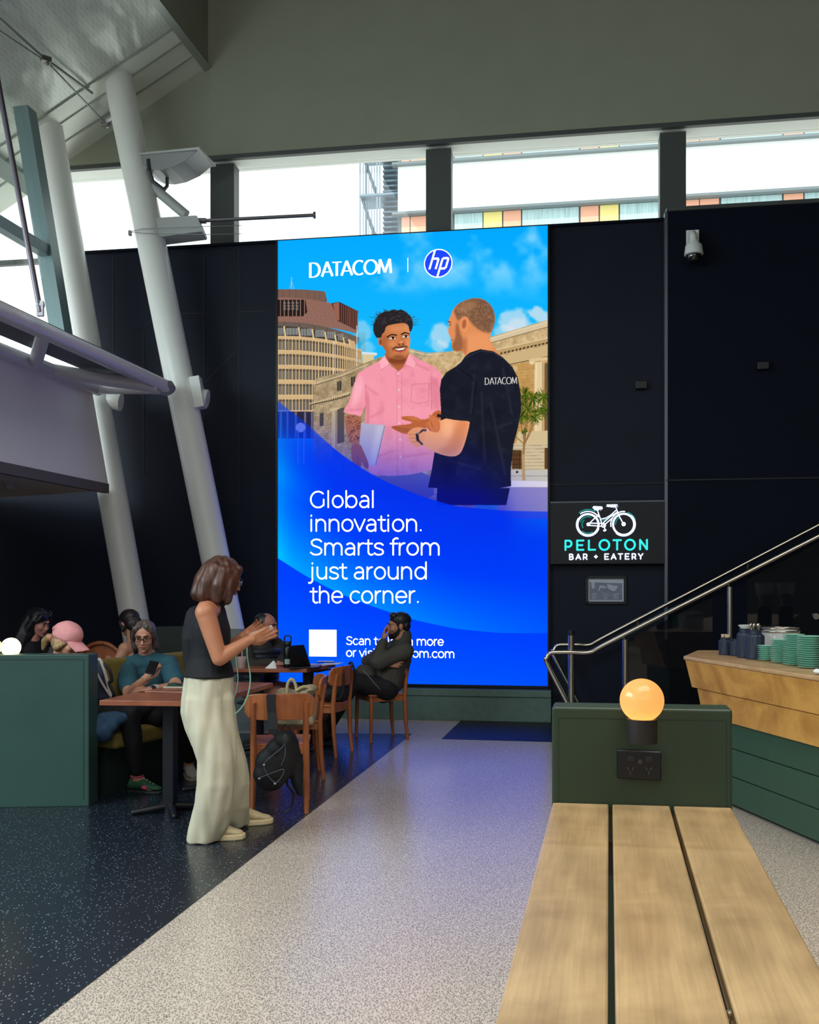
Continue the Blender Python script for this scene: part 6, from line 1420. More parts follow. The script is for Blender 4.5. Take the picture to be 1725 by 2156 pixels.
# ================================================================ PEOPLE
UP = V((0, 0, 1))
def unit(a): return V(a).normalized()
def head_frame(fwd, up=UP, roll=0.):
    f = unit(fwd); x = f.cross(V(up)).normalized(); u = x.cross(f); return basis(x, f, u)
def add_head(q, c, R, s=1., jaw=1., nose=1.):
    p = lambda x, y, z: c + R @ V((x * s, y * s, z * s))
    e = lambda x, y, z, a, b, d, sub=3: q.ell(p(x, y, z), (a * s, b * s, d * s), R, sub)
    e(0, -.012, .03, .074, .095, .086, 4); e(0, .028, -.03, .060, .064, .082, 4); e(0, .040, -.072, .046 * jaw, .046, .040); e(0, .068, -.096, .021 * jaw, .020, .017)
    for k in (-1, 1):
        e(k * .036, .058, -.028, .026, .028, .026); e(k * .074, -.008, -.012, .010, .022, .031); e(k * .080, -.014, -.004, .008, .012, .020); e(k * .020, .086, .026, .022, .010, .008); e(k * .009, .100, -.034, .008, .009, .007, 2)
    q.limb([p(0, .086, .016), p(0, .104, -.022 - .006 * nose), p(0, .106, -.031)], [.0075 * s, .0105 * s, .0105 * s], 12)
    e(0, .089, -.056, .022, .010, .0055); e(0, .088, -.066, .019, .010, .006)
    return p
def face_parts(parent, c, R, s=1., brow=(40, 28, 24), eye=(40, 26, 20), lids=0., lips=None):
    p = lambda x, y, z: c + R @ V((x * s, y * s, z * s))
    q = MB()
    for k in (-1, 1): q.ell(p(k * .031, .0865, .006), (.0125 * s, .006 * s, .006 * s), R, 2)
    w = build('eye_whites', q, mat('eye_white', (196, 186, 178), .3), parent, smooth=True)
    q = MB()
    for k in (-1, 1): q.ell(p(k * .031, .0918, .0045 - .002 * lids), (.0055 * s, .003 * s, .0055 * s), R, 2)
    build('pupils', q, mat('eye_%d' % eye[0], eye, .2), parent, smooth=True)
    q = MB()
    for k in (-1, 1):
        q.limb([p(k * .014, .096, .028), p(k * .032, .095, .031), p(k * .049, .082, .024)], [.0042 * s, .0044 * s, .002 * s], 8); q.limb([p(k * .018, .0935, .011), p(k * .032, .095, .0135), p(k * .044, .087, .010)], [.0018 * s] * 3, 6)
    build('eyebrows', q, mat('brow_%d_%d' % brow[:2], brow, .7), parent, smooth=True)
    if lips:
        q = MB(); q.limb([p(-.022, .091, -.058), p(-.008, .0985, -.0555), p(.008, .0985, -.0555), p(.022, .091, -.058)], [.0028 * s, .0048 * s, .0048 * s, .0028 * s], 8); q.limb([p(-.016, .094, -.064), p(0, .0985, -.0655), p(.016, .094, -.064)], [.003 * s, .0052 * s, .003 * s], 8); build('lips', q, mat('lips_%d' % lips[0], lips, .4), parent, smooth=True)
def glasses(parent, c, R, s, m, r=.021, th=.0022):
    p = lambda x, y, z: c + R @ V((x * s, y * s, z * s)); q = MB()
    for k in (-1, 1):
        q.tube([p(k * .032 + r * 1.12 * math.cos(a * PI / 10), .103 - .0006 * abs(math.cos(a * PI / 10)), .003 + r * .85 * math.sin(a * PI / 10)) for a in range(20)], th * s, 8, closed=True)
        q.tube([p(k * .055, .102, .009), p(k * .074, .07, .008), p(k * .079, .0, .006)], th * s, 8)
    q.tube([p(-.010, .104, .006), p(0, .107, .008), p(.010, .104, .006)], th * s, 8)
    return build('glasses', q, m, parent, smooth=True)
def add_hand(q, w, d, palm, side, curl=.35, s=1., spread=.10, curls=None, thumb_in=.0):
    """w wrist, d towards the fingers, palm normal, side=+1 puts the thumb on d x palm"""
    d = unit(d); n = V(palm); n = (n - d * n.dot(d)).normalized(); x = d.cross(n) * side
    P3 = lambda a, b, c_: w + x * (a * s) + d * (b * s) + n * (c_ * s)
    q.limb([P3(0, -.02, 0), P3(0, .02, 0)], [.024 * s, .025 * s], 14)
    for a in (-.027, -.009, .009, .027): q.limb([P3(a * .6, .012, 0), P3(a, .080 - abs(a - .005) * .25, .0)], [.0165 * s, .0125 * s], 12)
    q.ell(P3(.022, .035, .008), (.019 * s, .032 * s, .015 * s), basis(x, d, n))
    L = ((.029, .042, .026, .020), (.010, .046, .030, .021), (-.010, .043, .028, .020), (-.028, .033, .021, .017))
    for i, (a, l1, l2, l3) in enumerate(L):
        cu = curls[i] if curls else curl + .05 * i
        pnt = P3(a, .080 - abs(a - .005) * .28, 0); an = cu * .8; dirx = x * (spread * a / .028)
        pts = [pnt]; rad = [.0098 * s, .0088 * s, .0080 * s, .0066 * s]
        for l, k in ((l1, 1.), (l2, 1.25), (l3, .8)):
            pnt = pnt + ((d * math.cos(an) + n * math.sin(an)) + dirx).normalized() * (l * s); pts.append(pnt); an += cu * k
        q.limb(pts, rad, 10)
    t0 = P3(.030, .022, .006); t1 = P3(.050 - .01 * thumb_in, .052, .020 + .015 * thumb_in); t2 = P3(.052 - .022 * thumb_in, .082, .030 + .022 * thumb_in); t3 = P3(.047 - .03 * thumb_in, .104, .036 + .025 * thumb_in)
    q.limb([t0, t1, t2, t3], [.0145 * s, .0118 * s, .0105 * s, .0085 * s], 10)
    return P3
def add_shoe(q, ankle, toe_dir, s=1., sole=True):
    """ankle over the ground point; builds a shoe of about 26 cm"""
    f = unit((toe_dir[0], toe_dir[1], 0)); sd = V((f.y, -f.x, 0)); g = V((ankle.x, ankle.y, 0)); R = basis(sd, f, UP)
    secs = [(-.072, .030, .038, .055), (-.050, .038, .045, .100), (.0, .040, .043, .112), (.05, .042, .036, .092), (.10, .045, .030, .064), (.145, .044, .026, .040), (.18, .032, .020, .030), (.195, .012, .012, .020)]
    rings = []
    for y, w_, _, h in secs:
        c = g + f * (y * s); rr = []
        for k in range(16):
            a = 2 * PI * k / 16; zz = (.024 + h * .5 * (1 + math.sin(a)) * .92) if math.sin(a) > 0 else (.024 + h * .46 * (1 + math.sin(a)))
            rr.append(c + sd * (w_ * s * math.cos(a)) + UP * (zz * s))
        rings.append(rr)
    q.rings(rings); return f, sd, g
def add_sole(q, ankle, toe_dir, s=1., h=.026):
    f = unit((toe_dir[0], toe_dir[1], 0)); sd = V((f.y, -f.x, 0)); g = V((ankle.x, ankle.y, .001)); o = []
    for y, w_ in ((-.078, .018), (-.06, .034), (0, .041), (.06, .045), (.11, .049), (.15, .046), (.185, .032), (.2, .012)): o.append((y, w_))
    pts = [g + f * (y * s) + sd * (w_ * s) for y, w_ in o] + [g + f * (y * s) - sd * (w_ * s) for y, w_ in o[::-1]]
    q.ext(pts, (0, 0, h))
def skin(name, c): return mat('skin_' + name, c, .5, var=.06, scale=14)
def hairmat(name, c, c2): return wood('hair_' + name, c, c2, .45, 6, 'Z', 9., .25)
def torso_secs(sh, pel, right, front, ws, ds, up_ext=.03):
    """stack of oval sections from pelvis to shoulder line; ws, ds are half widths and half depths"""
    n = len(ws); return [(lerp(pel, sh, k / (n - 1)), right, front, ws[k], ds[k]) for k in range(n)]
def person(name, loc, label): return thing(name, loc, label, 'person')

# ---------------------------------------------------------------- woman standing at the tables
Y0 = 5.5
def S(px, py, dy=0.): return P(px, py, Y0 + dy)
ws_ = person('person', PF(470, 1770), 'woman standing in black sleeveless top and wide cream trousers, phone in hands')
SK1 = skin('tan', (186, 124, 92))
fw1 = unit((.95, .25, 0)); rt1 = unit((.25, -.95, 0))               # facing right and a little away; her right side is to the camera
hc = S(470, 1219); HR = head_frame((.90, .38, -.30))
shN, shF = S(433, 1290, -.16), S(452, 1281, .19); shM = (shN + shF) / 2
elN, wrN = S(462, 1386, -.17), S(522, 1349, -.10); elF, wrF = S(478, 1372, .18), S(512, 1340, .10)
pel = S(444, 1466); hpN, hpF = S(440, 1480, -.09), S(446, 1478, .09); knN, knF = S(455, 1612, -.10), S(478, 1604, .10); anN = PF(428, 1768) + V((0, 0, .09)); anF = PF(503, 1738) + V((0, 0, .09))
q = MB(); add_head(q, hc, HR, .98, .9)
q.limb([hc + HR @ V((0, -.02, -.06)), S(449, 1272)], [.052, .055]); q.limb([S(449, 1272), shM + V((0, 0, -.03))], [.058, .07])
q.loft(torso_secs(shM + V((0, 0, -.02)), pel, rt1, fw1, [.15, .125, .12, .13, .145, .12], [.105, .09, .088, .098, .10, .07]))
q.limb([shN, lerp(shN, elN, .5), elN], [.058, .052, .044]); q.limb([elN, lerp(elN, wrN, .4), wrN], [.044, .042, .028]); q.limb([shF, elF], [.056, .044]); q.limb([elF, lerp(elF, wrF, .4), wrF], [.044, .040, .028])
q.limb([shN, shM], [.06, .08]); q.limb([shF, shM], [.06, .08])
dN = unit((.88, .18, .30)); dF = unit((.75, -.15, .45))
add_hand(q, wrN + dN * .01, dN, (.1, .85, .35), -1, .14, .98, spread=.05, thumb_in=.1)
add_hand(q, wrF + dF * .01, dF, (.1, -.8, .35), 1, .22, .96, spread=.06)
for h_, k_, a_ in ((hpN, knN, anN), (hpF, knF, anF)): q.limb([h_, k_, a_], [.070, .056, .040]); 
for a_, t_ in ((anN, (.98, .12)), (anF, (.9, .35))): f = unit((*t_, 0)); q.limb([a_, a_ + f * .1 - V((0, 0, .05))], [.038, .034])
organic('body', q, SK1, ws_, voxel=.0048, it=3)
M_top = mat('black_knit', (14, 15, 22), .8, var=.08, scale=40)
q = MB(); q.loft(torso_secs(shM + V((0, 0, .015)), S(441, 1424), rt1, fw1, [.176, .160, .146, .150, .162, .168, .150, .10], [.148, .132, .116, .114, .122, .118, .10, .085]))
q.limb([S(449, 1268), shM + V((0, 0, -.02))], [.064, .085]); q.limb([lerp(shM, shN, .62), lerp(shM, shF, .62)], [.066, .066]); q.limb([S(416, 1300), S(412, 1345), S(408, 1395)], [.07, .085, .06])
q.limb([S(437, 1257), S(462, 1262)], [.052, .050])
organic('sleeveless_top', q, M_top, ws_, voxel=.006, it=4, rough=.005, freq=10)
M_tr = mat('cream_linen', (196, 190, 166), .85, var=.05, scale=12, bump=.15)
def legs(secs): 
    q2 = []
    for (px, py, dy, rx, ry) in secs: q2.append((S(px, py, dy), fw1, rt1, rx, ry))
    return q2
q = MB()
q.loft([(S(442, 1408), fw1, rt1, .132, .150), (S(442, 1424), fw1, rt1, .140, .162), (S(441, 1440), fw1, rt1, .143, .165), (S(439, 1470), fw1, rt1, .147, .172), (S(438, 1500), fw1, rt1, .148, .178), (S(443, 1535), fw1, rt1, .140, .17), (S(449, 1570), fw1, rt1, .125, .13)], 28)
q.loft([(S(443, 1425, -.05), fw1, rt1, .095, .06), (S(441, 1470, -.075), fw1, rt1, .138, .094), (S(441, 1505, -.085), fw1, rt1, .136, .097), (S(448, 1545, -.10), fw1, rt1, .128, .098), (S(457, 1600, -.11), fw1, rt1, .108, .098), (S(455, 1650, -.11), fw1, rt1, .105, .10), (S(447, 1700, -.09), fw1, rt1, .108, .10), (S(437, 1745, -.06), fw1, rt1, .112, .102), (S(430, 1768, -.05), fw1, rt1, .105, .095)], 28)
q.loft([(S(444, 1425, .05), fw1, rt1, .095, .06), (S(447, 1480, .08), fw1, rt1, .125, .09), (S(462, 1545, .10), fw1, rt1, .118, .09), (S(480, 1600, .11), fw1, rt1, .105, .09), (S(488, 1650, .14), fw1, rt1, .105, .09), (S(488, 1700, .18), fw1, rt1, .112, .09), (S(487, 1728, .22), fw1, rt1, .105, .085), (S(490, 1738, .24), fw1, rt1, .09, .08)], 28)
tr1 = organic('trousers', q, M_tr, ws_, voxel=.007, it=3, rough=.016, freq=(17, 17, 4))
q = MB(); q.tube(bez([S(462, 1432, -.175), S(468, 1450, -.178), S(466, 1482, -.18)], 6), .003, 6); build('pocket_seam', q, mat('seam_beige', (150, 142, 120), .9), tr1)  # seam line in a darker beige than the linen
M_shoe = mat('cream_trainer', (206, 190, 150), .6, var=.08, scale=30); M_sole = mat('cream_sole', (222, 204, 162), .6)
for a_, t_ in ((anN + V((.03, 0, 0)), (.99, .10)), (anF, (.92, .30))):
    q = MB(); add_shoe(q, a_, t_, 1.02); sh_ = organic('shoe', q, M_shoe, ws_, voxel=.005, it=2); q = MB(); add_sole(q, a_, t_, 1.06, .034); build('sole', q, M_sole, sh_, bevel=.008)
HM1 = hairmat('auburn', (48, 27, 22), (92, 54, 40))
q = MB(); pH = lambda x, y, z: hc + HR @ V((x, y, z)); 
q.ell(pH(0, -.018, .046), (.088, .106, .086), HR, 4)
for k in (-1, 1):
    q.limb([pH(k * .070, .035, .04), pH(k * .082, .030, -.04), pH(k * .076, .045, -.115)], [.034, .034, .026]); q.limb([pH(k * .074, -.02, .03), pH(k * .084, -.03, -.05), pH(k * .078, -.02, -.12)], [.045, .046, .036]); q.limb([pH(k * .045, -.07, .03), pH(k * .052, -.085, -.05), pH(k * .05, -.09, -.12)], [.055, .055, .045]); q.limb([pH(k * .05, .06, .075), pH(k * .072, .058, .03), pH(k * .074, .062, -.05)], [.026, .022, .02])
q.limb([pH(0, -.09, .03), pH(0, -.11, -.05), pH(0, -.115, -.12)], [.05, .05, .045])
organic('hair', q, HM1, ws_, voxel=.006, it=3, rough=.007, freq=(34, 34, 7))
face_parts(ws_, hc, HR, .98, (60, 40, 34), (60, 44, 30), 1, (150, 84, 74)); glasses(ws_, hc, HR, .98, mat('silver_frames', (176, 178, 190), .2, metal=.8))
ph = thing('phone', wrN, 'pale phone held in the hands of the standing woman', 'phone'); q = MB(); c = S(553, 1337, -.01); q.box(c, (.145, .012, .072), Matrix.Rotation(-.36, 3, 'Y') @ Matrix.Rotation(.3, 3, 'X')); build('case', q, mat('pale_phone', (196, 194, 190), .35), ph, bevel=.006)
q = MB(); q.tube(bez([S(520, 1362), S(521, 1385), S(527, 1425), S(524, 1455), S(515, 1480), S(502, 1497), S(493, 1501), S(491, 1480, .05), S(498, 1450, .06), S(501, 1425, .06), S(496, 1385, .05), S(494, 1368, .04)], 8), .0042, 8); tag(build('charging_cable', q, mat('mint_cable', (150, 206, 186), .5), smooth=True), 'mint green cable looping below the hands of the standing woman', 'cable')

# ---------------------------------------------------------------- woman in teal shirt with glasses, seated, looking at her phone
Y0 = 7.3
wt = person('person', bqp(1.0, .25, .45), 'woman with glasses in a teal tee shirt, seated and looking down at a phone')
SK2 = skin('fair', (196, 142, 116)); f2 = unit((.22, -.97, 0)); r2 = unit((-.97, -.22, 0))
hc2 = S(304, 1340, -.05); HR2 = head_frame((.10, -.96, -.22))
shR, shL = S(268, 1401, -.02), S(354, 1397, .04); shM2 = (shR + shL) / 2 + V((0, .02, 0)); pel2 = S(318, 1500, .1)
elR, wrR = S(272, 1462, -.32), S(309, 1428, -.46); elL, wrL = S(372, 1448, -.30), S(318, 1452, -.46)
q = MB(); add_head(q, hc2, HR2, 1.0, .95); q.limb([hc2 + HR2 @ V((0, -.02, -.07)), S(308, 1386, .03)], [.054, .056]); q.limb([S(308, 1386, .03), shM2 - V((0, 0, .05))], [.06, .09])
q.loft(torso_secs(shM2 - V((0, 0, .02)), pel2, r2, f2, [.15, .14, .135, .14, .15, .12], [.11, .10, .10, .10, .105, .08]))
q.limb([shR, elR], [.058, .046]); q.limb([elR, lerp(elR, wrR, .4), wrR], [.046, .042, .028]); q.limb([shL, elL], [.058, .046]); q.limb([elL, lerp(elL, wrL, .4), wrL], [.046, .042, .028])
dR = unit((.42, -.1, .75)); add_hand(q, wrR, dR, (.45, .85, .1), -1, .55, .95, spread=.06, thumb_in=.6)
dL = unit((-.95, -.1, .02)); add_hand(q, wrL, dL, (0, .2, -1), -1, .3, .95)
hR, hL = S(300, 1502, .05), S(340, 1502, .10); kR, kL = PZ(352, 1515, .50), PZ(388, 1510, .50)
kR, kL = V((-1.86, 6.98, .50)), V((-1.66, 7.05, .50)); aL = PF(393, 1640) + V((0, .08, .09)); aR = PF(366, 1607) + V((0, .08, .10))
for h_, k_, a_ in ((hR, kR, aR), (hL, kL, aL)): q.limb([h_, k_, a_], [.085, .058, .038])
for a_, t_ in ((aL, (.35, -.93)), (aR, (.3, -.95))): f = unit((*t_, 0)); q.limb([a_, a_ + f * .1 - V((0, 0, .05))], [.036, .032])
organic('body', q, SK2, wt, voxel=.0052, it=3)
M_tee = mat('teal_jersey', (40, 84, 98), .85, var=.08, scale=16)
q = MB(); q.loft(torso_secs(shM2 + V((0, 0, .0)), pel2 + V((0, 0, .03)), r2, f2, [.165, .165, .165, .17, .175, .175, .14], [.125, .128, .13, .132, .13, .12, .085]))
q.limb([shM2, S(308, 1390, .05)], [.10, .072]); q.limb([shR, lerp(shR, elR, .72)], [.074, .074]); q.limb([shL, lerp(shL, elL, .68)], [.074, .074]); q.limb([shR, shM2], [.07, .1]); q.limb([shL, shM2], [.07, .1])
organic('tee_shirt', q, M_tee, wt, voxel=.006, it=4, rough=.008, freq=11)
M_bp = mat('black_trousers', (13, 14, 20), .8, var=.1, scale=30)
q = MB(); q.limb([pel2 - V((0, 0, .02)), hR], [.14, .11]); q.limb([pel2 - V((0, 0, .02)), hL], [.14, .11])
for h_, k_, a_ in ((hR, kR, aR), (hL, kL, aL)): q.limb([h_, k_, lerp(k_, a_, .82)], [.10, .074, .055])
organic('trousers', q, M_bp, wt, voxel=.008, it=3, rough=.006, freq=14)
M_ws = mat('white_trainer', (206, 198, 186), .6, var=.05, scale=30)
for a_, t_ in ((aL, (.40, -.92)), (aR, (.25, -.96))):
    q = MB(); add_shoe(q, a_, t_, .96); o = organic('shoe', q, M_ws, wt, voxel=.005, it=2); q = MB(); add_sole(q, a_, t_, 1.0, .024); build('sole', q, mat('sole_tan', (186, 168, 144), .6), o, bevel=.006)
    f = unit((*t_, 0)); sd = V((f.y, -f.x, 0)); q = MB()
    for k in range(4): c = V((a_.x, a_.y, 0)) + f * (.05 + .024 * k); q.tube([c - sd * .026 + V((0, 0, .088 - .012 * k)), c + V((0, 0, .104 - .013 * k)), c + sd * .026 + V((0, 0, .088 - .012 * k))], .0035, 6)
    build('laces', q, mat('lace_white', (222, 218, 210), .6), o)
HM2 = hairmat('ash_brown', (66, 56, 54), (110, 98, 94)); q = MB(); pH2 = lambda x, y, z: hc2 + HR2 @ V((x, y, z))
q.ell(pH2(0, -.026, .044), (.084, .098, .080), HR2, 4); q.ell(pH2(0, -.05, -.01), (.082, .07, .085), HR2, 4)
for k in (-1, 1): q.limb([pH2(k * .055, .045, .075), pH2(k * .076, .03, .03), pH2(k * .082, -.01, -.03), pH2(k * .074, -.03, -.09)], [.024, .018, .022, .028])
q.limb([pH2(.03, .052, .092), pH2(.06, .052, .055)], [.022, .016]); q.limb([pH2(-.03, .052, .092), pH2(-.06, .052, .055)], [.022, .016])
organic('hair', q, HM2, wt, voxel=.006, it=3, rough=.006, freq=(30, 30, 8))
face_parts(wt, hc2, HR2, 1.0, (84, 62, 52), (50, 38, 30), 1, (164, 96, 86)); glasses(wt, hc2, HR2, 1.0, mat('black_frames', (22, 18, 18), .3), .021, .0028)
q = MB(); q.tube([wrR + unit(wrR - elR) * -.02 + V((.031 * math.cos(k * PI / 8), .01 * math.sin(k * PI / 8) - .0, .031 * math.sin(k * PI / 8))) for k in range(16)], .003, 6, closed=True); build('bracelet', q, mat('bracelet_white', (206, 190, 180), .4), wt)
dv_ = unit(wrL - elL); c = lerp(elL, wrL, .86); q = MB(); q.cyl(c - dv_ * .014, c + dv_ * .014, .037, .035, 20); wb = build('watch_band', q, mat('watch_white', (190, 184, 178), .5), wt, smooth=True); q = MB(); q.cyl(c + V((0, -.03, .01)), c + V((0, -.042, .013)), .021, None, 20); build('watch_face', q, mat('watch_black', (10, 10, 12), .2), wb, smooth=True)
ph2 = thing('phone', S(319, 1411, -.55), 'black phone held up by the woman in the teal shirt', 'phone'); q = MB(); q.box(S(320, 1406, -.54), (.066, .009, .118), Matrix.Rotation(.22, 3, 'Y') @ Matrix.Rotation(-.75, 3, 'X')); build('case', q, mat('phone_black', (10, 11, 14)), ph2, bevel=.006)

# ---------------------------------------------------------------- woman in pink cap behind the left partition
Y0 = 6.72
pk = person('person', bqp(.28, .25, .45), 'woman in a pink baseball cap and blond ponytail, sitting bent forward behind the left partition')
SK3 = skin('light', (200, 146, 120)); hc3 = S(141, 1350); HR3 = head_frame((.90, -.22, -.34)); f3 = unit((.95, -.3, 0)); r3 = unit((-.3, -.95, 0))
shM3 = S(112, 1420); shN3, shF3 = shM3 + r3 * .17, shM3 - r3 * .17; pel3 = S(140, 1520, .05)
hn, hf = pel3 + r3 * .09, pel3 - r3 * .09; knN3, knF3 = P(272, 1498, 6.62), P(300, 1490, 6.95); anN3, anF3 = PF(290, 1668) + V((0, 0, .09)), PF(322, 1622) + V((0, 0, .10))
elN3, wrN3 = S(150, 1490, -.1), S(214, 1497, -.12); elF3, wrF3 = S(170, 1480, .2), S(232, 1490, .08)
q = MB(); add_head(q, hc3, HR3, 1.0, .92); q.limb([hc3 + HR3 @ V((0, -.03, -.06)), shM3 + V((0, 0, .02))], [.052, .07])
q.loft(torso_secs(shM3 - V((0, 0, .02)), pel3, r3, f3, [.15, .14, .135, .14, .15, .12], [.10, .10, .10, .10, .10, .08]))
for a, b2, c in ((shN3, elN3, wrN3), (shF3, elF3, wrF3)): q.limb([a, b2, c], [.056, .044, .028])
add_hand(q, wrN3, (.98, -.1, .08), (0, .2, -1), 1, .3, .95); add_hand(q, wrF3, (.98, -.1, .05), (0, -.2, -1), -1, .3, .95)
for h_, k_, a_ in ((hn, knN3, anN3), (hf, knF3, anF3)): q.limb([h_, k_, a_], [.085, .058, .038]); q.limb([a_, a_ + V((.1, -.03, -.05))], [.036, .03])
organic('body', q, SK3, pk, voxel=.0055, it=3)
q = MB(); q.loft(torso_secs(shM3 + V((0, 0, .01)), pel3 + V((0, 0, .03)), r3, f3, [.16, .16, .16, .165, .17, .15], [.12, .125, .13, .13, .13, .1]))
for a, b2, c in ((shN3, elN3, wrN3), (shF3, elF3, wrF3)): q.limb([a, b2, lerp(b2, c, .85)], [.072, .058, .044])
q.limb([shM3, hc3 + HR3 @ V((0, -.05, -.10))], [.1, .06]); organic('jacket', q, mat('charcoal_jacket', (28, 29, 36), .8, var=.1, scale=20), pk, voxel=.007, it=3, rough=.006, freq=12)
q = MB(); q.limb([pel3, hn], [.13, .11]); q.limb([pel3, hf], [.13, .11])
for h_, k_, a_ in ((hn, knN3, anN3), (hf, knF3, anF3)): q.limb([h_, k_, lerp(k_, a_, .86)], [.105, .080, .052])
organic('trousers', q, M_bp, pk, voxel=.008, it=3, rough=.006, freq=14)
M_gs = mat('green_suede', (46, 92, 62), .75, var=.1, scale=30); M_pk = mat('hot_pink', (214, 70, 104), .6)
for a_, t_ in ((anN3, (.96, -.25)), (anF3, (.97, -.2))):
    q = MB(); add_shoe(q, a_, t_, .96); o = organic('shoe', q, M_gs, pk, voxel=.005, it=2); q = MB(); add_sole(q, a_, t_, 1.0, .020); build('sole', q, mat('dark_sole', (40, 46, 44), .6), o, bevel=.006)
    f = unit((*t_, 0)); sd = V((f.y, -f.x, 0)); g = V((a_.x, a_.y, 0)); q = MB(); q.tube([g + f * (.042 * math.cos(k * PI / 8) - .004) + sd * (.037 * math.sin(k * PI / 8)) + V((0, 0, .112)) for k in range(16)], .010, 8, closed=True); q.ell(g + f * .075 + sd * .034 + V((0, 0, .045)), (.012, .026, .018), basis(sd, f, UP)); q.ell(g + f * .075 - sd * .034 + V((0, 0, .045)), (.012, .026, .018), basis(sd, f, UP)); build('pink_trim', q, M_pk, o, smooth=True)
    q = MB()
    for k in range(4): c = g + f * (.05 + .024 * k); q.tube([c - sd * .026 + V((0, 0, .088 - .012 * k)), c + V((0, 0, .106 - .013 * k)), c + sd * .026 + V((0, 0, .088 - .012 * k))], .0035, 6)
    build('laces', q, mat('lace_white', (222, 218, 210)), o)
M_cap = mat('pink_cotton', (226, 156, 158), .8, var=.06, scale=24, bump=.1); p3 = lambda x, y, z: hc3 + HR3 @ V((x, y, z))
q = MB(); q.ell(p3(0, -.008, .052), (.090, .110, .090), HR3, 4); q.ell(p3(0, -.012, .035), (.091, .110, .05), HR3, 4); q.ell(p3(0, -.01, .131), (.008, .008, .006), HR3, 2)
cap = organic('cap', q, M_cap, pk, voxel=.005, it=2, rough=.004, freq=18)
q = MB(); rows = []
for i in range(7):
    t = i / 6; y = .080 + .105 * t; row = []
    for j in range(13):
        u = -1 + 2 * j / 12; row.append(p3(.088 * u * (1 - .22 * t * t), y - .045 * u * u * (.6 + .6 * t), .036 - .030 * t - .030 * u * u * (.5 + .5 * t)))
    rows.append(row)
vt = [[q.b.verts.new(v) for v in r] for r in rows]; vb = [[q.b.verts.new(v - HR3 @ V((0, 0, .004))) for v in r] for r in rows]
for i in range(6):
    for j in range(12):
        q.b.faces.new((vt[i][j], vt[i + 1][j], vt[i + 1][j + 1], vt[i][j + 1])); q.b.faces.new((vb[i][j], vb[i][j + 1], vb[i + 1][j + 1], vb[i + 1][j]))
for i in range(6):
    q.b.faces.new((vt[i][0], vb[i][0], vb[i + 1][0], vt[i + 1][0])); q.b.faces.new((vt[i][12], vt[i + 1][12], vb[i + 1][12], vb[i][12]))
for j in range(12): q.b.faces.new((vt[6][j], vb[6][j], vb[6][j + 1], vt[6][j + 1])); q.b.faces.new((vt[0][j], vt[0][j + 1], vb[0][j + 1], vb[0][j]))
build('brim', q, M_cap, cap, smooth=True)
q = MB(); q.tube([p3(.078 * math.sin(a), -.112 + .04 * (1 - math.cos(a)), .045 + .03 * math.cos(a)) for a in np.linspace(-1.1, 1.1, 9)], .006, 6); build('cap_strap', q, M_cap, cap)
HM3 = hairmat('blond', (120, 98, 62), (176, 150, 104)); q = MB(); q.ell(p3(0, -.045, -.02), (.078, .065, .07), HR3, 4); q.limb([p3(.06, .02, -.005), p3(.07, -.02, -.05)], [.02, .03]); q.limb([p3(-.06, .02, -.005), p3(-.07, -.02, -.05)], [.02, .03])
q.limb([p3(0, -.11, -.02), p3(0, -.142, -.025), p3(0, -.162, -.060), p3(0, -.160, -.12)], [.024, .028, .028, .014]); organic('hair', q, HM3, pk, voxel=.005, it=3, rough=.004, freq=(30, 30, 12))
q = MB(); q.tube([p3(.026 * math.cos(k * PI / 6), -.118, -.020 + .026 * math.sin(k * PI / 6)) for k in range(12)], .009, 8, closed=True); build('hair_tie', q, mat('tie_pink', (206, 120, 120), .7), pk, smooth=True)

dj = MB(); dj.limb([P(210, 1524, 6.50), P(258, 1510, 6.56)], [.070, .045]); dj.limb([P(208, 1545, 6.50), P(236, 1524, 6.50)], [.05, .05]); dj.ell(P(214, 1535, 6.5), (.08, .07, .09)); dj.limb([P(215, 1515, 6.5), P(270, 1500, 6.6)], [.05, .035])
tag(organic('denim_jacket', dj, mat('blue_denim', (40, 70, 98), .85, var=.2, scale=40, bump=.1), voxel=.007, it=4, rough=.012, freq=10), 'blue denim jacket lying across the lap of the woman in the pink cap', 'jacket')

# ---------------------------------------------------------------- black-haired woman at the far left
Y0 = 8.4
bl = person('person', V((-3.4, 8.4, .45)), 'woman with long black hair and glasses pushed up on it, at far left'); hcB = S(82, 1311); HRB = head_frame((.88, -.36, -.30)); fB = unit((.9, -.4, 0)); rB = unit((-.4, -.9, 0)); shMB = S(60, 1380); pelB = S(70, 1470)
bs_ = thing('bench_block', (pelB.x, pelB.y, 0), 'dark bench seat under the black-haired woman behind the booth', 'bench')
q = MB(); q.box((pelB.x - .1, pelB.y, .22), (.9, .8, .44)); build('seat_block', q, mat('bench_block', (26, 32, 36), .7), bs_, bevel=.01)
q = MB(); add_head(q, hcB, HRB, 1.0); q.limb([hcB + HRB @ V((0, -.02, -.07)), shMB + V((0, 0, .05))], [.054, .08]); q.loft(torso_secs(shMB, pelB, rB, fB, [.16, .15, .14, .15, .16, .13], [.11, .11, .11, .11, .12, .09]))
for k in (1, -1):
    s_ = shMB + rB * (.18 * k); e_ = S(85, 1470) + rB * (.2 * k); w_ = S(135, 1450) + rB * (.08 * k); q.limb([s_, e_, w_], [.06, .046, .03]); add_hand(q, w_, (.9, -.2, .2), (0, 0, -1), k, .4)
    h_ = pelB + rB * (.09 * k); q.limb([h_, h_ + fB * .42, V((h_.x + fB.x * .42, h_.y + fB.y * .42, .05))], [.09, .06, .04])
organic('body', q, skin('rosy', (190, 132, 118)), bl, voxel=.007, it=3)
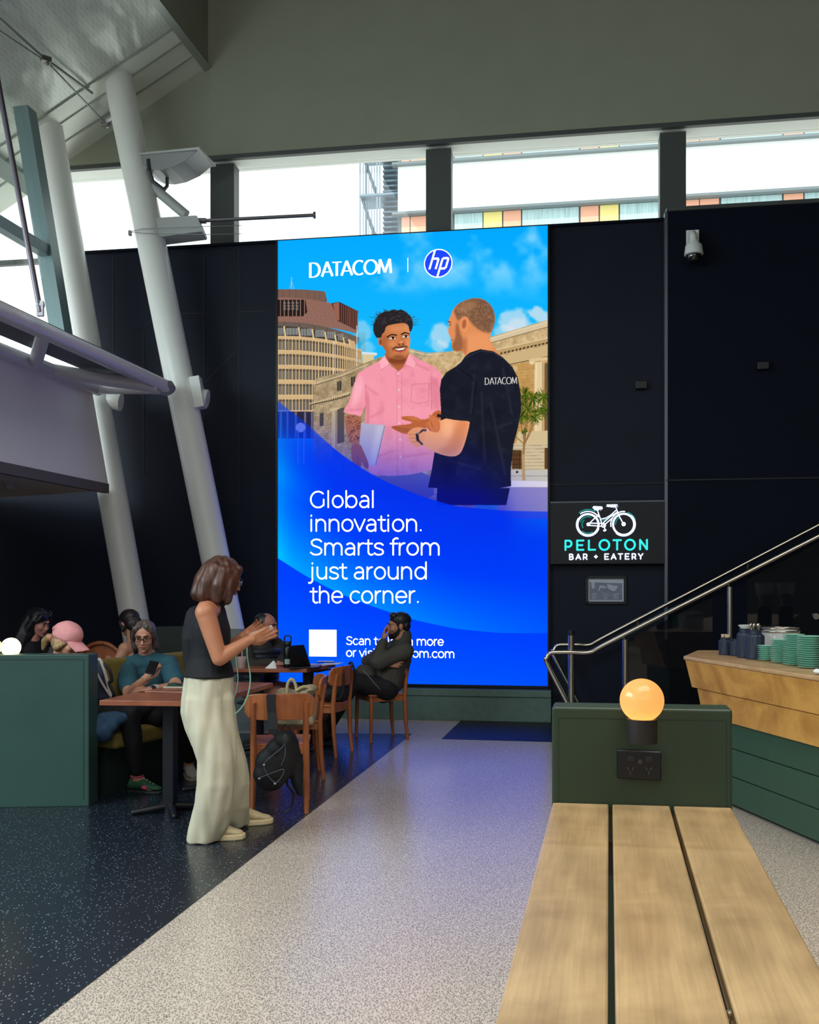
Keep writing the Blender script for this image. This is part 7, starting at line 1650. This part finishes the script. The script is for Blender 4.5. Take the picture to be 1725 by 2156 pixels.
q = MB(); q.limb([shMB, hcB + HRB @ V((0, -.045, -.115))], [.11, .070]); q.loft(torso_secs(shMB + V((0, 0, .01)), pelB, rB, fB, [.17, .17, .17, .18, .19, .16], [.13, .14, .14, .14, .14, .1]))
for k in (1, -1):
    s_ = shMB + rB * (.18 * k); e_ = S(85, 1470) + rB * (.2 * k); w_ = S(135, 1450) + rB * (.08 * k); q.limb([s_, e_, lerp(e_, w_, .8)], [.078, .06, .046])
organic('black_top', q, M_top, bl, voxel=.009, it=3)
pB = lambda x, y, z: hcB + HRB @ V((x, y, z)); HMB = hairmat('black', (12, 11, 16), (30, 28, 36)); q = MB(); q.ell(pB(0, -.024, .046), (.088, .106, .084), HRB, 4)
q.limb([pB(0, -.06, .02), S(54, 1336, .0), S(38, 1378, .0), S(30, 1420, .05)], [.09, .10, .11, .10]); q.limb([pB(.07, .0, .03), pB(.082, -.02, -.05), pB(.085, -.05, -.14)], [.03, .034, .04]); q.limb([pB(-.07, .0, .03), pB(-.082, -.02, -.05), pB(-.085, -.05, -.14)], [.03, .034, .04]); q.limb([pB(.045, .055, .075), pB(.07, .04, .03)], [.026, .022]); q.limb([pB(-.045, .055, .075), pB(-.07, .04, .03)], [.026, .022])
organic('hair', q, HMB, bl, voxel=.007, it=3, rough=.006, freq=(26, 26, 8)); face_parts(bl, hcB, HRB, 1., (24, 20, 22), (30, 22, 20), 1, (150, 84, 80))
q = MB()
for k in (-1, 1): q.tube([pB(k * .034 + .026 * math.cos(a * PI / 8), .062, .108 + .018 * math.sin(a * PI / 8)) for a in range(16)], .0035, 6, closed=True); q.tube([pB(k * .06, .06, .11), pB(k * .09, -.01, .07)], .003, 6)
build('raised_glasses', q, mat('dark_lens_frame', (60, 66, 78), .2), bl)

# ---------------------------------------------------------------- bare-shouldered woman at the back table
Y0 = 9.0
bw = person('person', V((-2.62, 9.0, .45)), 'woman with dark hair tied back and bare shoulder, turned away at the back table'); hcW = S(271, 1312); HRW = head_frame((-.72, .55, -.30)); fW = unit((-.8, .5, 0)); rW = unit((.5, .8, 0)); shMW = S(284, 1368); pelW = S(292, 1460)
st_ = thing('back_stool', (pelW.x, pelW.y, 0), 'dark stool under the bare-shouldered woman at the back table', 'stool'); q = MB(); q.lathe((pelW.x, pelW.y, 0), [(.18, 0), (.17, .02), (.05, .04), (.05, .34), (.18, .36), (.18, .37)], 24); build('stand', q, M_iron, st_)
q = MB(); add_head(q, hcW, HRW, .98); q.limb([hcW + HRW @ V((0, -.02, -.07)), shMW + V((0, 0, .04))], [.05, .075]); q.loft(torso_secs(shMW, pelW, rW, fW, [.15, .145, .13, .13, .15, .13], [.10, .10, .095, .10, .11, .09]))
sN, eN, wN = S(263, 1366, -.12), S(245, 1402, -.16), S(226, 1384, .05)
q.limb([sN, lerp(sN, eN, .5), eN], [.058, .052, .046]); q.limb([eN, wN], [.044, .03]); q.limb([shMW, sN], [.09, .062]); sF = S(300, 1366, .16); q.limb([shMW, sF, S(290, 1410, .2), S(255, 1400, .3)], [.09, .06, .046, .03]); add_hand(q, wN, (-.7, .4, .2), (0, 0, -1), 1, .4); add_hand(q, S(255, 1400, .3), (-.8, .4, 0), (0, 0, -1), -1, .4)
for k in (1, -1): h_ = pelW + rW * (.09 * k); q.limb([h_, h_ + fW * .4, V((h_.x + fW.x * .4, h_.y + fW.y * .4, .05))], [.09, .06, .04])
organic('body', q, SK3, bw, voxel=.007, it=3)
q = MB(); q.loft(torso_secs(lerp(shMW, pelW, .18), pelW, rW, fW, [.16, .155, .15, .16, .175, .14], [.115, .115, .11, .115, .125, .1])); q.limb([lerp(shMW, pelW, .2) + rW * .08, shMW + rW * .08 + V((0, 0, .055))], [.05, .03]); q.limb([lerp(shMW, pelW, .2) - rW * .08, shMW - rW * .08 + V((0, 0, .055))], [.05, .03]); organic('singlet', q, mat('grey_singlet', (150, 146, 142), .8), bw, voxel=.008, it=3)
pW_ = lambda x, y, z: hcW + HRW @ V((x, y, z)); q = MB(); q.ell(pW_(0, -.022, .042), (.090, .108, .088), HRW, 4); q.ell(pW_(0, -.06, -.02), (.08, .07, .08), HRW, 4); q.limb([pW_(.07, .02, .02), pW_(.08, .0, -.06)], [.024, .022]); q.limb([pW_(-.07, .02, .02), pW_(-.08, .0, -.06)], [.024, .022]); q.limb([pW_(.02, -.10, -.02), S(284, 1340, -.12), S(287, 1362, -.14), S(286, 1382, -.13)], [.05, .045, .035, .015]); q.limb([pW_(0, .05, .09), pW_(0, .075, .06)], [.03, .03])
organic('hair', q, hairmat('plum_black', (20, 14, 20), (46, 32, 40)), bw, voxel=.007, it=3, rough=.005, freq=(26, 26, 8)); face_parts(bw, hcW, HRW, .98, (40, 28, 30), (30, 22, 20), 1, (150, 90, 84))

# ---------------------------------------------------------------- bearded man in dark jacket behind the far table
Y0 = 8.85
om = person('person', V((-1.38, 8.9, .45)), 'older man with grey beard and dark puffer vest at the far table'); hcO = S(562, 1319); HRO = head_frame((.90, -.42, -.05)); fO = unit((.75, -.65, 0)); rO = unit((-.65, -.75, 0)); shMO = S(548, 1362); pelO = S(540, 1450)
os_ = thing('far_stool', (pelO.x, pelO.y, 0), 'dark stool under the older bearded man', 'stool'); q = MB(); q.lathe((pelO.x, pelO.y, 0), [(.18, 0), (.17, .02), (.05, .04), (.05, .36), (.18, .38), (.18, .39)], 24); build('stand', q, M_iron, os_)
q = MB(); add_head(q, hcO, HRO, 1.04, 1.1); q.limb([hcO + HRO @ V((0, -.02, -.07)), shMO + V((0, 0, .03))], [.062, .09]); q.loft(torso_secs(shMO, pelO, rO, fO, [.18, .17, .165, .17, .17, .14], [.12, .13, .135, .14, .13, .1]))
arms = ((shMO + rO * .2, S(528, 1402, -.25), S(585, 1398, -.33)), (shMO - rO * .2, S(590, 1392, .0), S(600, 1396, -.2)))
for a, b2, c in arms: q.limb([a, b2, c], [.06, .048, .032])
add_hand(q, arms[0][2], (.9, -.2, 0), (0, 0, -1), 1, .4); add_hand(q, arms[1][2], (.5, -.8, 0), (0, 0, -1), -1, .4)
for k in (1, -1): h_ = pelO + rO * (.1 * k); q.limb([h_, h_ + fO * .42, V((h_.x + fO.x * .42, h_.y + fO.y * .42, .05))], [.09, .062, .042])
organic('body', q, skin('ruddy', (176, 116, 96)), om, voxel=.0065, it=3)
M_kh = mat('dark_khaki', (46, 42, 36), .8, var=.1, scale=20); q = MB(); q.loft(torso_secs(shMO + V((0, 0, .0)), pelO, rO, fO, [.19, .19, .185, .19, .19, .16], [.135, .15, .155, .155, .15, .11]))
for a, b2, c in arms: q.limb([a, b2, lerp(b2, c, .88)], [.082, .066, .05])
q.limb([shMO, hcO + HRO @ V((0, -.04, -.12))], [.12, .075]); organic('jacket', q, M_kh, om, voxel=.008, it=3, rough=.008, freq=12)
q = MB()
for k in range(7):
    c = lerp(pelO, shMO, .18 + .12 * k); q.tube([c + rO * (.175 * math.cos(a)) + fO * (.165 * math.sin(a)) for a in np.linspace(-.5, PI * .85, 14)], .032, 10)
organic('puffer_vest', q, mat('navy_puffer', (22, 28, 40), .55), om, voxel=.009, it=2)
pO = lambda x, y, z: hcO + HRO @ V((x, y, z)); q = MB(); q.ell(pO(0, -.035, .044), (.086, .098, .080), HRO, 4); q.ell(pO(0, -.06, -.0), (.082, .06, .07), HRO, 4); q.limb([pO(0, -.11, .01), S(540, 1325, .0), S(536, 1338, .02)], [.05, .05, .035]); organic('hair', q, hairmat('charcoal', (16, 16, 20), (38, 38, 44)), om, voxel=.006, it=3, rough=.005, freq=(26, 26, 10))
q = MB(); q.ell(pO(0, .070, -.092), (.044, .040, .028), HRO, 4); q.limb([pO(.058, .02, -.05), pO(.05, .05, -.085), pO(0, .085, -.10)], [.016, .02, .02]); q.limb([pO(-.058, .02, -.05), pO(-.05, .05, -.085), pO(0, .085, -.10)], [.016, .02, .02]); q.limb([pO(-.028, .096, -.054), pO(0, .107, -.046), pO(.028, .096, -.054)], [.006, .008, .006]); organic('beard', q, mat('grey_beard', (132, 122, 118), .8, var=.25, scale=80), om, voxel=.005, it=2)
face_parts(om, hcO, HRO, 1.04, (50, 40, 38), (34, 24, 20), 0, (130, 74, 68))

# ---------------------------------------------------------------- dark-haired man leaning back on a chair before the screen
Y0 = 9.12
mn = person('person', V((-.2, 9.12, .45)), 'dark-bearded man in charcoal shirt jacket leaning back on a chair, hand at mouth'); SKm = skin('olive', (170, 118, 94))
hcM = S(839, 1317); HRM = head_frame((-.97, -.22, -.10)); fM = unit((-.95, -.3, 0)); rM = unit((-.3, .95, 0)); spM = unit((.42, .1, .9)); frM = unit(fM - spM * fM.dot(spM))
shMM = S(841, 1368); pelM = S(808, 1448, -.02)
shn, shf = shMM - rM * .19, shMM + rM * .19
eln, wrn = S(795, 1395, -.24), S(808, 1348, -.16); elf, wrf = S(775, 1392, .08), S(815, 1396, -.20)
hn_, hf_ = pelM - rM * .1, pelM + rM * .1; kn_n, kn_f = P(742, 1436, 8.92), P(748, 1428, 9.2); an_n, an_f = V((-.80, 8.86, .10)), V((-.82, 9.14, .10))
q = MB(); add_head(q, hcM, HRM, 1.03, 1.08); q.limb([hcM + HRM @ V((0, -.03, -.06)), shMM + V((0, 0, .03))], [.06, .085])
q.loft([(lerp(pelM, shMM, k / 5), rM, frM, w_, d_) for k, (w_, d_) in enumerate(((.14, .10), (.17, .13), (.165, .13), (.17, .13), (.18, .125), (.15, .10)))])
q.limb([shn, eln], [.06, .048]); q.limb([eln, lerp(eln, wrn, .4), wrn], [.048, .044, .030]); q.limb([shf, elf], [.06, .048]); q.limb([elf, wrf], [.046, .032])
add_hand(q, wrn, (.02, .10, .95), (.95, .1, -.1), -1, .95, 1.0, spread=.03, curls=(.35, .95, 1., 1.05), thumb_in=.5); add_hand(q, wrf, (.9, -.3, -.05), (-.1, .9, 0), 1, .4)
for h_, k_, a_ in ((hn_, kn_n, an_n), (hf_, kn_f, an_f)): q.limb([h_, k_, a_], [.09, .062, .042]); q.limb([a_, a_ + V((-.1, -.03, -.05))], [.04, .034])
organic('body', q, SKm, mn, voxel=.0058, it=3)
M_jk = mat('charcoal_wool', (62, 60, 54), .85, var=.10, scale=18); q = MB()
q.loft([(lerp(pelM, shMM, k / 6), rM, frM, w_, d_) for k, (w_, d_) in enumerate(((.16, .13), (.185, .165), (.185, .165), (.185, .155), (.19, .15), (.20, .145), (.17, .12)))])
q.limb([shn, eln], [.080, .070]); q.limb([eln, lerp(eln, wrn, .85)], [.068, .050]); q.limb([shf, elf], [.080, .066]); q.limb([elf, lerp(elf, wrf, .85)], [.064, .048]); q.limb([shn, shf], [.085, .085]); q.limb([shMM, hcM + HRM @ V((0, -.05, -.10))], [.11, .072]); q.limb([S(778, 1420, -.1), S(762, 1412, -.12)], [.09, .06])
organic('shirt_jacket', q, M_jk, mn, voxel=.007, it=3, rough=.010, freq=11)
q = MB(); q.limb([pelM - V((0, 0, .02)), hn_], [.13, .11]); q.limb([pelM - V((0, 0, .02)), hf_], [.13, .11])
for h_, k_, a_ in ((hn_, kn_n, an_n), (hf_, kn_f, an_f)): q.limb([h_, k_, lerp(k_, a_, .92)], [.115, .092, .065])
organic('trousers', q, M_bp, mn, voxel=.008, it=3, rough=.006, freq=12)
for a_, t_ in ((an_n, (-.95, -.3)), (an_f, (-.95, -.3))): q = MB(); add_shoe(q, a_, t_, 1.05); o = organic('shoe', q, mat('black_leather', (18, 18, 20), .4), mn, voxel=.006, it=2); q = MB(); add_sole(q, a_, t_, 1.08, .022); build('sole', q, mat('dark_sole', (40, 46, 44)), o)
pM = lambda x, y, z: hcM + HRM @ V((x, y, z)); q = MB(); q.ell(pM(0, -.026, .048), (.086, .106, .082), HRM, 4); q.ell(pM(0, -.062, -.0), (.080, .058, .078), HRM, 4); q.limb([pM(-.035, .040, .098), pM(.035, .040, .098)], [.036, .036])
for k in (-1, 1): q.limb([pM(k * .074, .022, .05), pM(k * .077, .018, -.0)], [.016, .011])
organic('hair', q, hairmat('jet', (10, 10, 14), (22, 22, 28)), mn, voxel=.005, it=2, rough=.003, freq=30)
q = MB(); q.ell(pM(0, .064, -.092), (.048, .044, .032), HRM, 4)
for k in (-1, 1): q.limb([pM(k * .074, .012, -.02), pM(k * .066, .025, -.06), pM(k * .045, .06, -.088), pM(0, .086, -.102)], [.010, .017, .022, .022])
q.limb([pM(-.028, .098, -.053), pM(0, .109, -.046), pM(.028, .098, -.053)], [.006, .008, .006]); organic('beard', q, mat('black_beard', (16, 14, 15), .8, var=.2, scale=80), mn, voxel=.005, it=2)
face_parts(mn, hcM, HRM, 1.03, (16, 13, 13), (20, 15, 13), .5, (110, 64, 58))
q = MB(); dv_ = unit(wrn - eln); c = lerp(eln, wrn, .93); ox = dv_.orthogonal().normalized(); oy = dv_.cross(ox); q.tube([c + ox * (.036 * math.cos(k * PI / 8)) + oy * (.036 * math.sin(k * PI / 8)) for k in range(16)], .006, 8, closed=True); build('wristband', q, mat('green_band', (110, 160, 80), .5), mn, smooth=True)
q = MB(); q.tube(bez([S(764, 1410, -.29), S(775, 1422, -.31), S(790, 1440, -.32), S(801, 1452, -.31)], 6), .004, 6); build('jacket_hem', q, mat('hem_light', (112, 106, 98), .8), mn)
